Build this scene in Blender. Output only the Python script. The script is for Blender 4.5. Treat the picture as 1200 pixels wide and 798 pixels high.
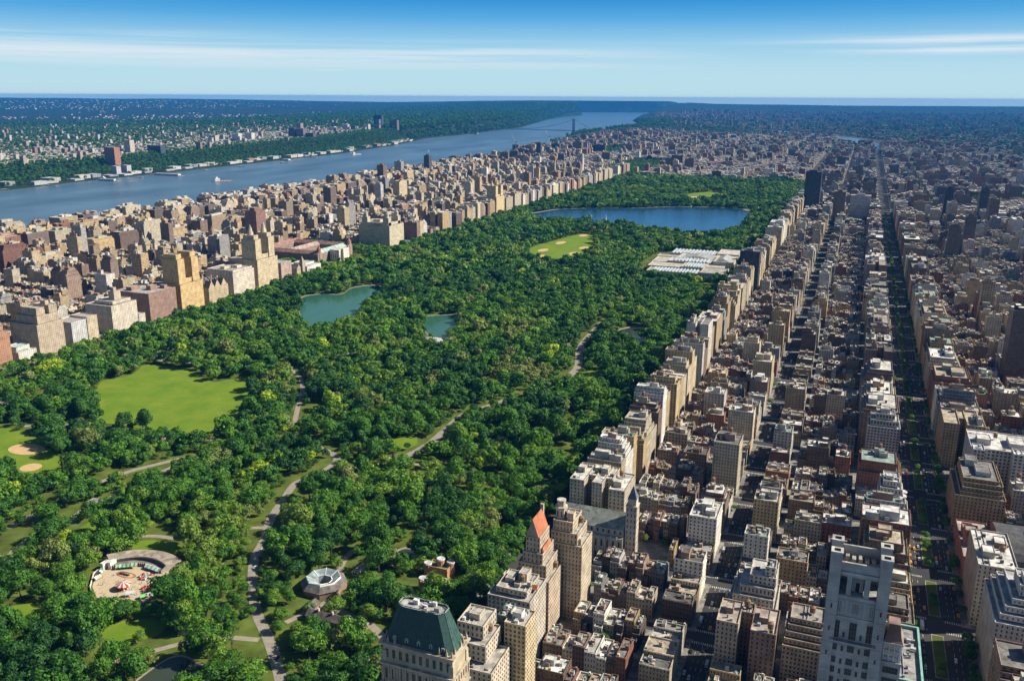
import bpy, math, random
import numpy as np
from mathutils import Matrix, Vector
for _o in list(bpy.data.objects): bpy.data.objects.remove(_o)
SC = bpy.context.scene
COL = SC.collection
rnd = random.Random(7)
RNG = np.random.default_rng(11)
R_ = math.radians

# ------------------------------------------------------------------ camera
CAM = np.array([241.194, -168.562, 373.463])
YAW, PIT, ROL, FPX = 0.37348, 0.27000, 0.00541, 1030.526
fw = np.array([-math.sin(YAW)*math.cos(PIT), math.cos(YAW)*math.cos(PIT), -math.sin(PIT)])
_r = np.array([math.cos(YAW), math.sin(YAW), 0.0]); _u = np.cross(_r, fw)
RV = _r*math.cos(ROL)+_u*math.sin(ROL); UV_ = -_r*math.sin(ROL)+_u*math.cos(ROL)
cd = bpy.data.cameras.new('camera'); cam = bpy.data.objects.new('camera', cd); COL.objects.link(cam)
cd.sensor_width = 36; cd.lens = FPX/1200*36; cd.clip_start = 2; cd.clip_end = 250000
m = Matrix(((RV[0], UV_[0], -fw[0], CAM[0]), (RV[1], UV_[1], -fw[1], CAM[1]), (RV[2], UV_[2], -fw[2], CAM[2]), (0, 0, 0, 1)))
cam.matrix_world = m
SC.camera = cam

def proj(x, y, z=0.0):
    """vectorised: metres -> photograph pixels (1200 wide), used only to decide what is worth building"""
    dx, dy, dz = x-CAM[0], y-CAM[1], z-CAM[2]
    w = dx*fw[0]+dy*fw[1]+dz*fw[2]
    w = np.where(w < 1, 1, w)
    return 600+FPX*(dx*RV[0]+dy*RV[1]+dz*RV[2])/w, 399-FPX*(dx*UV_[0]+dy*UV_[1]+dz*UV_[2])/w, w

# ------------------------------------------------------------------ sky and sun
SUN_AZ, SUN_EL = 66.0, 39.0          # azimuth from +y towards +x
W = bpy.data.worlds.new('World'); SC.world = W; W.use_nodes = True
nt = W.node_tree; nt.nodes.clear()
def N(t, typ, **kw):
    n = t.nodes.new(typ)
    for k, v in kw.items(): setattr(n, k, v)
    return n
out = N(nt, 'ShaderNodeOutputWorld'); bg = N(nt, 'ShaderNodeBackground'); sky = N(nt, 'ShaderNodeTexSky', sky_type='NISHITA')
sky.sun_disc = False; sky.sun_elevation = R_(SUN_EL); sky.sun_rotation = R_(SUN_AZ)
sky.altitude = 400; sky.air_density = 1.0; sky.dust_density = 0.2; sky.ozone_density = 1.5
bg.inputs['Strength'].default_value = 0.05
tc = N(nt, 'ShaderNodeTexCoord'); sep = N(nt, 'ShaderNodeSeparateXYZ')
nt.links.new(tc.outputs['Generated'], sep.inputs[0])
# cirrus streaks: long thin bands, stretched in azimuth
def mth(t, op, a, b=None, c=None):
    n = N(t, 'ShaderNodeMath', operation=op)
    for i, v in enumerate((a, b, c)):
        if v is None: continue
        if isinstance(v, (int, float)): n.inputs[i].default_value = v
        else: t.links.new(v, n.inputs[i])
    return n.outputs[0]
az = mth(nt, 'ARCTAN2', sep.outputs[0], sep.outputs[1])
el = mth(nt, 'ARCSINE', sep.outputs[2])
comb = N(nt, 'ShaderNodeCombineXYZ')
nt.links.new(mth(nt, 'MULTIPLY', az, 1.5), comb.inputs[0]); nt.links.new(mth(nt, 'MULTIPLY', el, 65.0), comb.inputs[1])
no = N(nt, 'ShaderNodeTexNoise'); no.inputs['Scale'].default_value = 1.3; no.inputs['Detail'].default_value = 7; no.inputs['Roughness'].default_value = 0.55
nt.links.new(comb.outputs[0], no.inputs['Vector'])
def band(c, w, a0=None, a1=None):
    d = mth(nt, 'ABSOLUTE', mth(nt, 'SUBTRACT', el, c)); v = mth(nt, 'MAXIMUM', mth(nt, 'SUBTRACT', 1.0, mth(nt, 'DIVIDE', d, w)), 0.0)
    if a0 is not None:
        mr = N(nt, 'ShaderNodeMapRange', interpolation_type='SMOOTHSTEP'); nt.links.new(az, mr.inputs[0]); mr.inputs[1].default_value = a0; mr.inputs[2].default_value = a1
        v = mth(nt, 'MULTIPLY', v, mr.outputs[0])
    return v
b1 = mth(nt, 'MULTIPLY', band(0.042, 0.018, -0.10, -0.42), 0.85)      # main streak, fading towards the avenue side
b2 = mth(nt, 'MULTIPLY', band(0.056, 0.011, -0.20, 0.12), 1.0)
b3 = mth(nt, 'MULTIPLY', band(0.046, 0.006, -0.10, 0.10), 0.9)
b4 = mth(nt, 'MULTIPLY', band(0.058, 0.008, -0.55, -0.85), 0.7)
bs = mth(nt, 'ADD', mth(nt, 'ADD', b1, b2), mth(nt, 'ADD', b3, b4))
nr = N(nt, 'ShaderNodeMapRange', interpolation_type='SMOOTHSTEP'); nt.links.new(no.outputs[0], nr.inputs[0]); nr.inputs[1].default_value = 0.36; nr.inputs[2].default_value = 0.60
cl = mth(nt, 'MULTIPLY', mth(nt, 'MINIMUM', mth(nt, 'MULTIPLY', bs, nr.outputs[0]), 1.0), 0.85)
n2 = N(nt, 'ShaderNodeTexNoise'); n2.inputs['Scale'].default_value = 5; n2.inputs['Detail'].default_value = 6
nt.links.new(comb.outputs[0], n2.inputs['Vector'])
nr2 = N(nt, 'ShaderNodeMapRange', interpolation_type='SMOOTHSTEP'); nt.links.new(n2.outputs[0], nr2.inputs[0]); nr2.inputs[1].default_value = 0.62; nr2.inputs[2].default_value = 0.8
cl = mth(nt, 'ADD', cl, mth(nt, 'MULTIPLY', mth(nt, 'MULTIPLY', band(0.03, 0.03), nr2.outputs[0]), 0.35))
# below the horizon the sky keeps its horizon colour (the far edge of the land stands in front of it)
cz = N(nt, 'ShaderNodeCombineXYZ'); nt.links.new(sep.outputs[0], cz.inputs[0]); nt.links.new(sep.outputs[1], cz.inputs[1]); nt.links.new(mth(nt, 'MAXIMUM', sep.outputs[2], 0.012), cz.inputs[2])
nt.links.new(cz.outputs[0], sky.inputs['Vector'])
tn = N(nt, 'ShaderNodeValToRGB'); nt.links.new(mth(nt, 'MULTIPLY', el, 8.0), tn.inputs[0])       # clear air near the horizon: pale, deepening upwards
el_ = tn.color_ramp.elements; el_[0].position = 0.0; el_[0].color = (0.52, 0.74, 0.82, 1); el_[1].position = 1.0; el_[1].color = (0.004, 0.16, 0.56, 1)
for p_, c_ in ((0.25, (0.47, 0.72, 0.84, 1)), (0.45, (0.31, 0.61, 0.83, 1)), (0.65, (0.10, 0.41, 0.76, 1)), (0.86, (0.012, 0.24, 0.66, 1))): q_ = el_.new(p_); q_.color = c_
SKS = 0.05; EXPO = 0.72
up = N(nt, 'ShaderNodeVectorMath', operation='SCALE'); nt.links.new(tn.outputs[0], up.inputs[0]); up.inputs['Scale'].default_value = 1.0/SKS/2**EXPO
ms_ = N(nt, 'ShaderNodeMapRange', interpolation_type='SMOOTHSTEP'); nt.links.new(el, ms_.inputs[0]); ms_.inputs[1].default_value = 0.10; ms_.inputs[2].default_value = 0.22
hs = N(nt, 'ShaderNodeMix', data_type='RGBA'); nt.links.new(ms_.outputs[0], hs.inputs[0]); nt.links.new(up.outputs[0], hs.inputs[6]); nt.links.new(sky.outputs[0], hs.inputs[7])
mx = N(nt, 'ShaderNodeMix', data_type='RGBA'); nt.links.new(cl, mx.inputs[0]); nt.links.new(hs.outputs[2], mx.inputs[6]); mx.inputs[7].default_value = (9.6, 10.4, 11.0, 1)
nt.links.new(mx.outputs[2], bg.inputs['Color']); nt.links.new(bg.outputs[0], out.inputs['Surface'])

sd = bpy.data.lights.new('sun', 'SUN'); sd.energy = 5.0; sd.angle = R_(0.5); sd.color = (1.0, 0.92, 0.77)
so = bpy.data.objects.new('sun', sd); COL.objects.link(so)
sdir = Vector((math.sin(R_(SUN_AZ))*math.cos(R_(SUN_EL)), math.cos(R_(SUN_AZ))*math.cos(R_(SUN_EL)), math.sin(R_(SUN_EL))))
so.rotation_euler = sdir.to_track_quat('Z', 'Y').to_euler(); so.location = (0, 0, 3000)
vs = SC.view_settings; vs.view_transform = 'Standard'; vs.look = 'None'; vs.exposure = EXPO; vs.gamma = 1.0; vs.use_curve_mapping = False
cy = SC.cycles
cy.max_bounces = 4; cy.diffuse_bounces = 1; cy.glossy_bounces = 2; cy.transmission_bounces = 2; cy.volume_bounces = 0; cy.transparent_max_bounces = 4
cy.caustics_reflective = False; cy.caustics_refractive = False; cy.use_denoising = True; cy.use_adaptive_sampling = True; cy.adaptive_threshold = 0.02
cy.sample_clamp_indirect = 4

# ------------------------------------------------------------------ materials
def mat(name, col, rough=0.8, spec=0.3, metal=0.0, noise=0.0, nscale=0.3, bump=0.0, coord='Object', emit=0.0):
    M = bpy.data.materials.new(name); M.use_nodes = True; t = M.node_tree
    b = t.nodes['Principled BSDF']; b.inputs['Base Color'].default_value = (*col, 1); b.inputs['Roughness'].default_value = rough
    b.inputs['Specular IOR Level'].default_value = spec; b.inputs['Metallic'].default_value = metal
    if noise or bump:
        c = N(t, 'ShaderNodeNewGeometry'); n = N(t, 'ShaderNodeTexNoise'); n.inputs['Scale'].default_value = nscale; n.inputs['Detail'].default_value = 6
        t.links.new(c.outputs['Position'], n.inputs['Vector'])
        if noise:
            r = N(t, 'ShaderNodeMapRange'); t.links.new(n.outputs[0], r.inputs[0]); r.inputs[1].default_value = 0.25; r.inputs[2].default_value = 0.75
            r.inputs[3].default_value = 1-noise; r.inputs[4].default_value = 1+noise
            v = N(t, 'ShaderNodeVectorMath', operation='SCALE'); v.inputs[0].default_value = col; t.links.new(r.outputs[0], v.inputs['Scale'])
            t.links.new(v.outputs[0], b.inputs['Base Color'])
        if bump:
            bp_ = N(t, 'ShaderNodeBump'); bp_.inputs['Strength'].default_value = bump; t.links.new(n.outputs[0], bp_.inputs['Height']); t.links.new(bp_.outputs[0], b.inputs['Normal'])
    return M

def city_mat(name='masonry'):
    """walls and roofs of buildings: face attribute col = own colour, win = (bay width, storey height, glass share)"""
    M = bpy.data.materials.new(name); M.use_nodes = True; t = M.node_tree; b = t.nodes['Principled BSDF']
    L = t.links.new
    ac = N(t, 'ShaderNodeAttribute', attribute_name='col'); aw = N(t, 'ShaderNodeAttribute', attribute_name='win'); uv = N(t, 'ShaderNodeUVMap', uv_map='uv')
    sw = N(t, 'ShaderNodeSeparateXYZ'); L(aw.outputs['Vector'], sw.inputs[0]); su = N(t, 'ShaderNodeSeparateXYZ'); L(uv.outputs[0], su.inputs[0])
    mm = lambda *a: mth(t, *a)
    px, pz, sh = sw.outputs[0], sw.outputs[1], sw.outputs[2]
    gu = mm('DIVIDE', su.outputs[0], mm('MAXIMUM', px, 0.1)); gv = mm('DIVIDE', su.outputs[1], mm('MAXIMUM', pz, 0.1))
    fu = mm('FRACT', gu); fv = mm('FRACT', gv)
    inu = mm('LESS_THAN', mm('ABSOLUTE', mm('SUBTRACT', fu, 0.5)), mm('MULTIPLY', sh, 0.5))
    inv = mm('LESS_THAN', mm('ABSOLUTE', mm('SUBTRACT', fv, 0.55)), 0.24)
    has = mm('GREATER_THAN', sh, 0.01)
    win = mm('MULTIPLY', mm('MULTIPLY', inu, inv), has)
    cb = N(t, 'ShaderNodeCombineXYZ'); L(mm('FLOOR', gu), cb.inputs[0]); L(mm('FLOOR', gv), cb.inputs[1])
    wn = N(t, 'ShaderNodeTexWhiteNoise', noise_dimensions='2D'); L(cb.outputs[0], wn.inputs['Vector'])
    gl = N(t, 'ShaderNodeMapRange'); L(wn.outputs[0], gl.inputs[0]); gl.inputs[1].default_value = 0.3; gl.inputs[2].default_value = 1.0; gl.inputs[3].default_value = 0.05; gl.inputs[4].default_value = 0.13
    gc = N(t, 'ShaderNodeCombineXYZ'); L(gl.outputs[0], gc.inputs[0]); L(mm('MULTIPLY', gl.outputs[0], 1.02), gc.inputs[1]); L(mm('MULTIPLY', gl.outputs[0], 1.05), gc.inputs[2])
    geo = N(t, 'ShaderNodeNewGeometry'); no = N(t, 'ShaderNodeTexNoise'); no.inputs['Scale'].default_value = 0.13; no.inputs['Detail'].default_value = 8; no.inputs['Roughness'].default_value = 0.65
    L(geo.outputs['Position'], no.inputs['Vector'])
    nr = N(t, 'ShaderNodeMapRange'); L(no.outputs[0], nr.inputs[0]); nr.inputs[1].default_value = 0.3; nr.inputs[2].default_value = 0.7; nr.inputs[3].default_value = 0.6; nr.inputs[4].default_value = 1.22
    vo = N(t, 'ShaderNodeTexVoronoi'); vo.inputs['Scale'].default_value = 0.28; L(geo.outputs['Position'], vo.inputs['Vector'])     # patched tar, re-pointed brick
    sv = N(t, 'ShaderNodeSeparateXYZ'); L(vo.outputs['Color'], sv.inputs[0]); pr = N(t, 'ShaderNodeMapRange'); L(sv.outputs[0], pr.inputs[0]); pr.inputs[3].default_value = 0.6; pr.inputs[4].default_value = 1.15
    sc = N(t, 'ShaderNodeVectorMath', operation='SCALE'); L(ac.outputs['Color'], sc.inputs[0]); sn = N(t, 'ShaderNodeSeparateXYZ'); L(geo.outputs['True Normal'], sn.inputs[0]); nw_ = mm('GREATER_THAN', sn.outputs[2], 0.6); wl_ = mm('SUBTRACT', 1.0, nw_); L(mm('MULTIPLY', nr.outputs[0], mm('ADD', mm('MULTIPLY', pr.outputs[0], nw_), wl_)), sc.inputs['Scale'])
    # thin spandrel/sill line under each window row
    mx = N(t, 'ShaderNodeMix', data_type='RGBA'); L(win, mx.inputs[0]); L(sc.outputs[0], mx.inputs[6]); L(gc.outputs[0], mx.inputs[7])
    L(mx.outputs[2], b.inputs['Base Color'])
    rr = N(t, 'ShaderNodeMapRange'); L(win, rr.inputs[0]); rr.inputs[3].default_value = 0.85; rr.inputs[4].default_value = 0.15; L(rr.outputs[0], b.inputs['Roughness'])
    b.inputs['Specular IOR Level'].default_value = 0.35
    return M
M_CITY = city_mat()
M_GLASS = mat('window_glass', (0.045, 0.048, 0.05), 0.08, 0.6, noise=0.6, nscale=0.21)
M_FRAME = mat('window_frame', (0.55, 0.55, 0.52), 0.6)
M_COPPER = mat('green_copper', (0.032, 0.078, 0.068), 0.6, 0.35, noise=0.35, nscale=0.5)
M_COPPERL = mat('pale_copper', (0.22, 0.42, 0.36), 0.6, noise=0.25, nscale=0.5)
M_WOODTANK = mat('tank_wood', (0.20, 0.12, 0.07), 0.9, noise=0.3, nscale=2)
M_STEEL = mat('dark_steel', (0.10, 0.11, 0.13), 0.6, 0.5)
M_ASPH = mat('asphalt', (0.045, 0.046, 0.05), 0.9, noise=0.25, nscale=0.15)
M_CONC = mat('pavement_concrete', (0.24, 0.23, 0.21), 0.9, noise=0.25, nscale=0.3)
M_PAINT = mat('road_paint', (0.6, 0.6, 0.56), 0.7)
M_GRASS = mat('mown_grass', (0.13, 0.215, 0.016), 0.9, 0.15, noise=0.42, nscale=0.03)
M_FLOOR = mat('park_soil_grass', (0.085, 0.115, 0.02), 0.95, 0.1, noise=0.5, nscale=0.06)
def lawn_mat():
    M = bpy.data.materials.new('mown_lawn'); M.use_nodes = True; t = M.node_tree; b = t.nodes['Principled BSDF']; b.inputs['Roughness'].default_value = .9; b.inputs['Specular IOR Level'].default_value = .1
    g = N(t, 'ShaderNodeNewGeometry'); col = None
    for sc_, lo, hi, c0, c1 in ((0.035, .35, .7, (0.10, 0.185, 0.012), (0.175, 0.235, 0.02)), (0.11, .58, .72, None, (0.22, 0.21, 0.06)), (0.6, .45, .8, None, (0.07, 0.13, 0.012))):
        n = N(t, 'ShaderNodeTexNoise'); n.inputs['Scale'].default_value = sc_; n.inputs['Detail'].default_value = 6; n.inputs['Roughness'].default_value = .6; t.links.new(g.outputs['Position'], n.inputs['Vector'])
        r = N(t, 'ShaderNodeMapRange'); t.links.new(n.outputs[0], r.inputs[0]); r.inputs[1].default_value = lo; r.inputs[2].default_value = hi; r.inputs[4].default_value = 1.0 if c0 else .55
        m_ = N(t, 'ShaderNodeMix', data_type='RGBA'); t.links.new(r.outputs[0], m_.inputs[0]); m_.inputs[7].default_value = (*c1, 1)
        if c0: m_.inputs[6].default_value = (*c0, 1)
        else: t.links.new(col, m_.inputs[6])
        col = m_.outputs[2]
    t.links.new(col, b.inputs['Base Color']); return M
M_GRASS = lawn_mat()
M_SAND = mat('infield_sand', (0.50, 0.34, 0.17), 0.95, noise=0.12, nscale=0.2)
M_PATH = mat('park_path', (0.27, 0.235, 0.19), 0.9, noise=0.2, nscale=0.2)
M_PROAD = mat('park_road', (0.25, 0.225, 0.185), 0.9, noise=0.2, nscale=0.2)
def water_mat(name, col, rough, bs, scale):
    M = bpy.data.materials.new(name); M.use_nodes = True; t = M.node_tree; b = t.nodes['Principled BSDF']
    b.inputs['Base Color'].default_value = (*col, 1); b.inputs['Roughness'].default_value = rough; b.inputs['IOR'].default_value = 1.33
    g = N(t, 'ShaderNodeNewGeometry'); n = N(t, 'ShaderNodeTexNoise'); n.inputs['Scale'].default_value = scale; n.inputs['Detail'].default_value = 5
    t.links.new(g.outputs['Position'], n.inputs['Vector'])
    bp_ = N(t, 'ShaderNodeBump'); bp_.inputs['Strength'].default_value = bs; bp_.inputs['Distance'].default_value = 1.0; t.links.new(n.outputs[0], bp_.inputs['Height']); t.links.new(bp_.outputs[0], b.inputs['Normal'])
    n3 = N(t, 'ShaderNodeTexNoise'); n3.inputs['Scale'].default_value = 0.0022; n3.inputs['Detail'].default_value = 8; n3.inputs['Roughness'].default_value = 0.6
    mp = N(t, 'ShaderNodeMapping'); mp.inputs['Scale'].default_value = (2.0, 0.7, 1); t.links.new(g.outputs['Position'], mp.inputs[0]); t.links.new(mp.outputs[0], n3.inputs['Vector'])
    r = N(t, 'ShaderNodeMapRange'); t.links.new(n3.outputs[0], r.inputs[0]); r.inputs[1].default_value = 0.35; r.inputs[2].default_value = 0.65; r.inputs[3].default_value = 0.7; r.inputs[4].default_value = 1.4
    v = N(t, 'ShaderNodeVectorMath', operation='SCALE'); v.inputs[0].default_value = col; t.links.new(r.outputs[0], v.inputs['Scale']); t.links.new(v.outputs[0], b.inputs['Base Color'])
    return M
M_RIVER = water_mat('river_water', (0.075, 0.125, 0.16), 0.28, 0.6, 0.25)
M_RESV = water_mat('reservoir_water', (0.012, 0.065, 0.13), 0.10, 0.25, 0.5)
M_LAKE = water_mat('lake_water', (0.03, 0.10, 0.07), 0.06, 0.12, 0.6)
M_POND = water_mat('pond_water', (0.03, 0.04, 0.03), 0.08, 0.1, 0.6)

# ------------------------------------------------------------------ mesh building
NAMES = {}
def link(name, me, parent=None, loc=None):
    o = bpy.data.objects.new(name, me); COL.objects.link(o)
    if parent is not None: o.parent = parent
    if loc is not None: o.location = loc
    return o
def tag(o, label=None, cat=None, group=None, kind=None):
    for k, v in (('label', label), ('category', cat), ('group', group), ('kind', kind)):
        if v: o[k] = v
    return o
def empty(name, loc=(0, 0, 0), parent=None):
    return link(name, None, parent, loc)

class MB:
    """collects polygons with own colour, window rhythm, material slot; build() makes one mesh"""
    def __init__(s, org=(0, 0, 0)):
        s.v = []; s.f = []; s.c = []; s.w = []; s.mi = []; s.uv = []; s.o = org
    def poly(s, pts, col=(0.5, 0.5, 0.5), mi=0, win=(0, 0, 0), uv=None):
        n = len(s.v); s.v.extend(pts); s.f.append(tuple(range(n, n+len(pts)))); s.c.append(col); s.w.append(win); s.mi.append(mi)
        s.uv.extend(uv if uv else [(0, 0)]*len(pts))
    def wall(s, ax, ay, bx, by, z0, z1, col, win=(0, 0, 0), mi=0, off=0.0):
        l = math.hypot(bx-ax, by-ay)
        if win[2] > 0 and l > 1:
            nb = max(1, round(l/win[0])); win = (l/nb, win[1], win[2])
            off = round(off)*win[0]
        s.poly([(ax, ay, z0), (bx, by, z0), (bx, by, z1), (ax, ay, z1)], col, mi, win, [(off, 0), (off+l, 0), (off+l, z1-z0), (off, z1-z0)])
    def box(s, x0, y0, x1, y1, z0, z1, col, roof=None, win=(0, 0, 0), mi=0, rmi=None, off=0.0, bottom=False):
        for a in ((x0, y0, x1, y0), (x1, y0, x1, y1), (x1, y1, x0, y1), (x0, y1, x0, y0)): s.wall(*a, z0, z1, col, win, mi, off)
        s.poly([(x0, y0, z1), (x1, y0, z1), (x1, y1, z1), (x0, y1, z1)], roof or col, mi if rmi is None else rmi)
        if bottom: s.poly([(x0, y1, z0), (x1, y1, z0), (x1, y0, z0), (x0, y0, z0)], col, mi)
    def rbox(s, x0, y0, x1, y1, z0, z1, col, roof, win=(0, 0, 0), off=0.0, par=1.1, t=0.45, cap=None, roofmb=None):
        """a tier with a parapet standing round a recessed roof"""
        for a in ((x0, y0, x1, y0), (x1, y0, x1, y1), (x1, y1, x0, y1), (x0, y1, x0, y0)): s.wall(*a, z0, z1, col, win, 0, off)
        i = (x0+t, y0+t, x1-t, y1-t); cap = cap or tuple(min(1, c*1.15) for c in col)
        P = [(x0, y0), (x1, y0), (x1, y1), (x0, y1)]; Q = [(i[0], i[1]), (i[2], i[1]), (i[2], i[3]), (i[0], i[3])]
        for k in range(4):
            a, b = P[k], P[(k+1) % 4]; c, d = Q[(k+1) % 4], Q[k]
            s.poly([(*a, z1), (*b, z1), (*c, z1), (*d, z1)], cap)
            s.poly([(*d, z1), (*c, z1), (*c, z1-par), (*d, z1-par)], col)
        (roofmb or s).poly([(*q, z1-par) for q in Q], roof)
    def fwall(s, ax, ay, bx, by, z0, z1, col, win, depth=0.35, gmi=1, base=0.0, top=0.8):
        """wall with real recessed window openings; outward normal is to the right of a->b"""
        l = math.hypot(bx-ax, by-ay); h = z1-z0-base-top
        nc = max(1, round(l/win[0])); nr = max(1, int(h/win[1]))
        if l < 2.2 or h < 2.5 or win[2] <= 0: return s.wall(ax, ay, bx, by, z0, z1, col)
        ux, uy = (bx-ax)/l, (by-ay)/l; nx, ny = uy, -ux
        P = lambda t, z, d=0: (ax+ux*t-nx*d, ay+uy*t-ny*d, z)
        rh = h/nr; bw = l/nc; ww = bw*win[2]; wh = rh*0.56; zz = z0
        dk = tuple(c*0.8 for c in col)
        for r in range(nr):
            b = z0+base+r*rh+rh*0.26; t = b+wh
            s.poly([P(0, zz), P(l, zz), P(l, b), P(0, b)], col); zz = t
            e = 0.0
            for c in range(nc):
                w0 = c*bw+(bw-ww)/2; w1 = w0+ww
                s.poly([P(e, b), P(w0, b), P(w0, t), P(e, t)], col); e = w1
                s.poly([P(w0, b, depth), P(w1, b, depth), P(w1, t, depth), P(w0, t, depth)], col, gmi)
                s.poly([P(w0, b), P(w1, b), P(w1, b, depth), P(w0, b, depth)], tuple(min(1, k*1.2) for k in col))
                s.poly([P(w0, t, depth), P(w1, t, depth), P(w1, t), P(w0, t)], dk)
                s.poly([P(w0, b), P(w0, b, depth), P(w0, t, depth), P(w0, t)], col)
                s.poly([P(w1, b, depth), P(w1, b), P(w1, t), P(w1, t, depth)], col)
            s.poly([P(e, b), P(l, b), P(l, t), P(e, t)], col)
        s.poly([P(0, zz), P(l, zz), P(l, z1), P(0, z1)], col)
    def frbox(s, x0, y0, x1, y1, z0, z1, col, roof, win, par=1.1, t=0.45, cap=None, roofmb=None, off=0):
        """tier with recessed windows on the three sides that can be seen"""
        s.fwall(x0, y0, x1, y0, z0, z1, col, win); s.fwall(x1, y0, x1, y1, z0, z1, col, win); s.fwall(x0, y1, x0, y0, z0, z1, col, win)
        s.wall(x1, y1, x0, y1, z0, z1, col, win)
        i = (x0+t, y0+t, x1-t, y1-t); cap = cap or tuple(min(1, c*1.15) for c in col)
        P = [(x0, y0), (x1, y0), (x1, y1), (x0, y1)]; Q = [(i[0], i[1]), (i[2], i[1]), (i[2], i[3]), (i[0], i[3])]
        for k in range(4):
            a, b = P[k], P[(k+1) % 4]; c, d = Q[(k+1) % 4], Q[k]
            s.poly([(*a, z1), (*b, z1), (*c, z1), (*d, z1)], cap); s.poly([(*d, z1), (*c, z1), (*c, z1-par), (*d, z1-par)], col)
        (roofmb or s).poly([(*q, z1-par) for q in Q], roof)
    def prism(s, pts, z0, z1, col, roof=None, mi=0, rmi=None, top=1.0, cap=True, win=(0, 0, 0), ctr=None):
        """vertical prism over a counter-clockwise outline; top<1 tapers it"""
        n = len(pts); cx = sum(p[0] for p in pts)/n; cy_ = sum(p[1] for p in pts)/n
        if ctr: cx, cy_ = ctr
        q = [(cx+(p[0]-cx)*top, cy_+(p[1]-cy_)*top) for p in pts]
        for k in range(n):
            a, b, c, d = pts[k], pts[(k+1) % n], q[(k+1) % n], q[k]
            l = math.hypot(b[0]-a[0], b[1]-a[1])
            if top > 0.01: s.poly([(*a, z0), (*b, z0), (*c, z1), (*d, z1)], col, mi, win, [(0, 0), (l, 0), (l, z1-z0), (0, z1-z0)])
            else: s.poly([(*a, z0), (*b, z0), (cx, cy_, z1)], col, mi)
        if cap and top > 0.01: s.poly([(*p, z1) for p in q], roof or col, mi if rmi is None else rmi)
    def cyl(s, cx, cy_, r, z0, z1, col, n=10, top=1.0, mi=0, cap=True, roof=None, rmi=None):
        s.prism([(cx+r*math.cos(2*math.pi*k/n), cy_+r*math.sin(2*math.pi*k/n)) for k in range(n)], z0, z1, col, roof, mi, rmi, top, cap)
    def gable(s, x0, y0, x1, y1, z0, zr, col, roof, axis='x', mi=0, rmi=None, hip=0.0, over=0.0):
        rmi = mi if rmi is None else rmi
        if axis == 'x':
            ym = (y0+y1)/2; a, b = x0+hip, x1-hip
            s.poly([(x0, y0, z0), (x1, y0, z0), (b, ym, zr), (a, ym, zr)], roof, rmi); s.poly([(x1, y1, z0), (x0, y1, z0), (a, ym, zr), (b, ym, zr)], roof, rmi)
            s.poly([(x1, y0, z0), (x1, y1, z0), (b, ym, zr)], roof if hip else col, rmi if hip else mi); s.poly([(x0, y1, z0), (x0, y0, z0), (a, ym, zr)], roof if hip else col, rmi if hip else mi)
        else:
            xm = (x0+x1)/2; a, b = y0+hip, y1-hip
            s.poly([(x1, y0, z0), (x1, y1, z0), (xm, b, zr), (xm, a, zr)], roof, rmi); s.poly([(x0, y1, z0), (x0, y0, z0), (xm, a, zr), (xm, b, zr)], roof, rmi)
            s.poly([(x0, y0, z0), (x1, y0, z0), (xm, a, zr)], roof if hip else col, rmi if hip else mi); s.poly([(x1, y1, z0), (x0, y1, z0), (xm, b, zr)], roof if hip else col, rmi if hip else mi)
    def tube(s, p, q, r, col, n=6, mi=0, r2=None):
        p, q = Vector(p), Vector(q); d = (q-p).normalized(); a = d.orthogonal().normalized(); b = d.cross(a); r2 = r if r2 is None else r2
        A = [tuple(p+(a*math.cos(2*math.pi*k/n)+b*math.sin(2*math.pi*k/n))*r) for k in range(n)]; B = [tuple(q+(a*math.cos(2*math.pi*k/n)+b*math.sin(2*math.pi*k/n))*r2) for k in range(n)]
        for k in range(n): s.poly([A[k], A[(k+1) % n], B[(k+1) % n], B[k]], col, mi)
        s.poly(B, col, mi); s.poly(A[::-1], col, mi)
    def build(s, name, mats=None, parent=None, weld=False):
        return link(name, s.mesh(name, mats), parent, s.o if parent is None else None)
    def mesh(s, name, mats=None):
        me = bpy.data.meshes.new(name)
        o = s.o
        v = np.array(s.v, dtype=np.float32).reshape(-1, 3)-np.array(o, dtype=np.float32)
        fill_mesh(me, v, s.f, s.c, s.w, s.mi, s.uv)
        for M in (mats or [M_CITY, M_GLASS]): me.materials.append(M)
        return me

def fill_mesh(me, v, f, c, w, mi, uv):
    nf = len(f); tot = np.array([len(x) for x in f], dtype=np.int32)
    me.vertices.add(len(v)); me.vertices.foreach_set('co', np.ascontiguousarray(v, dtype=np.float32).ravel())
    idx = np.fromiter((i for x in f for i in x), dtype=np.int32, count=int(tot.sum()))
    me.loops.add(len(idx)); me.loops.foreach_set('vertex_index', idx)
    me.polygons.add(nf); me.polygons.foreach_set('loop_start', np.concatenate(([0], np.cumsum(tot)[:-1])).astype(np.int32))
    if mi is not None: me.polygons.foreach_set('material_index', np.array(mi, dtype=np.int32))
    me.update(calc_edges=True)
    if c is not None:
        a = me.attributes.new('col', 'FLOAT_COLOR', 'FACE'); ca = np.ones((nf, 4), dtype=np.float32); ca[:, :3] = np.array(c, dtype=np.float32).reshape(nf, -1)[:, :3]; a.data.foreach_set('color', ca.ravel())
    if w is not None:
        a = me.attributes.new('win', 'FLOAT_VECTOR', 'FACE'); a.data.foreach_set('vector', np.array(w, dtype=np.float32).ravel())
    if uv is not None:
        l = me.uv_layers.new(name='uv'); l.data.foreach_set('uv', np.array(uv, dtype=np.float32).ravel())

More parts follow.
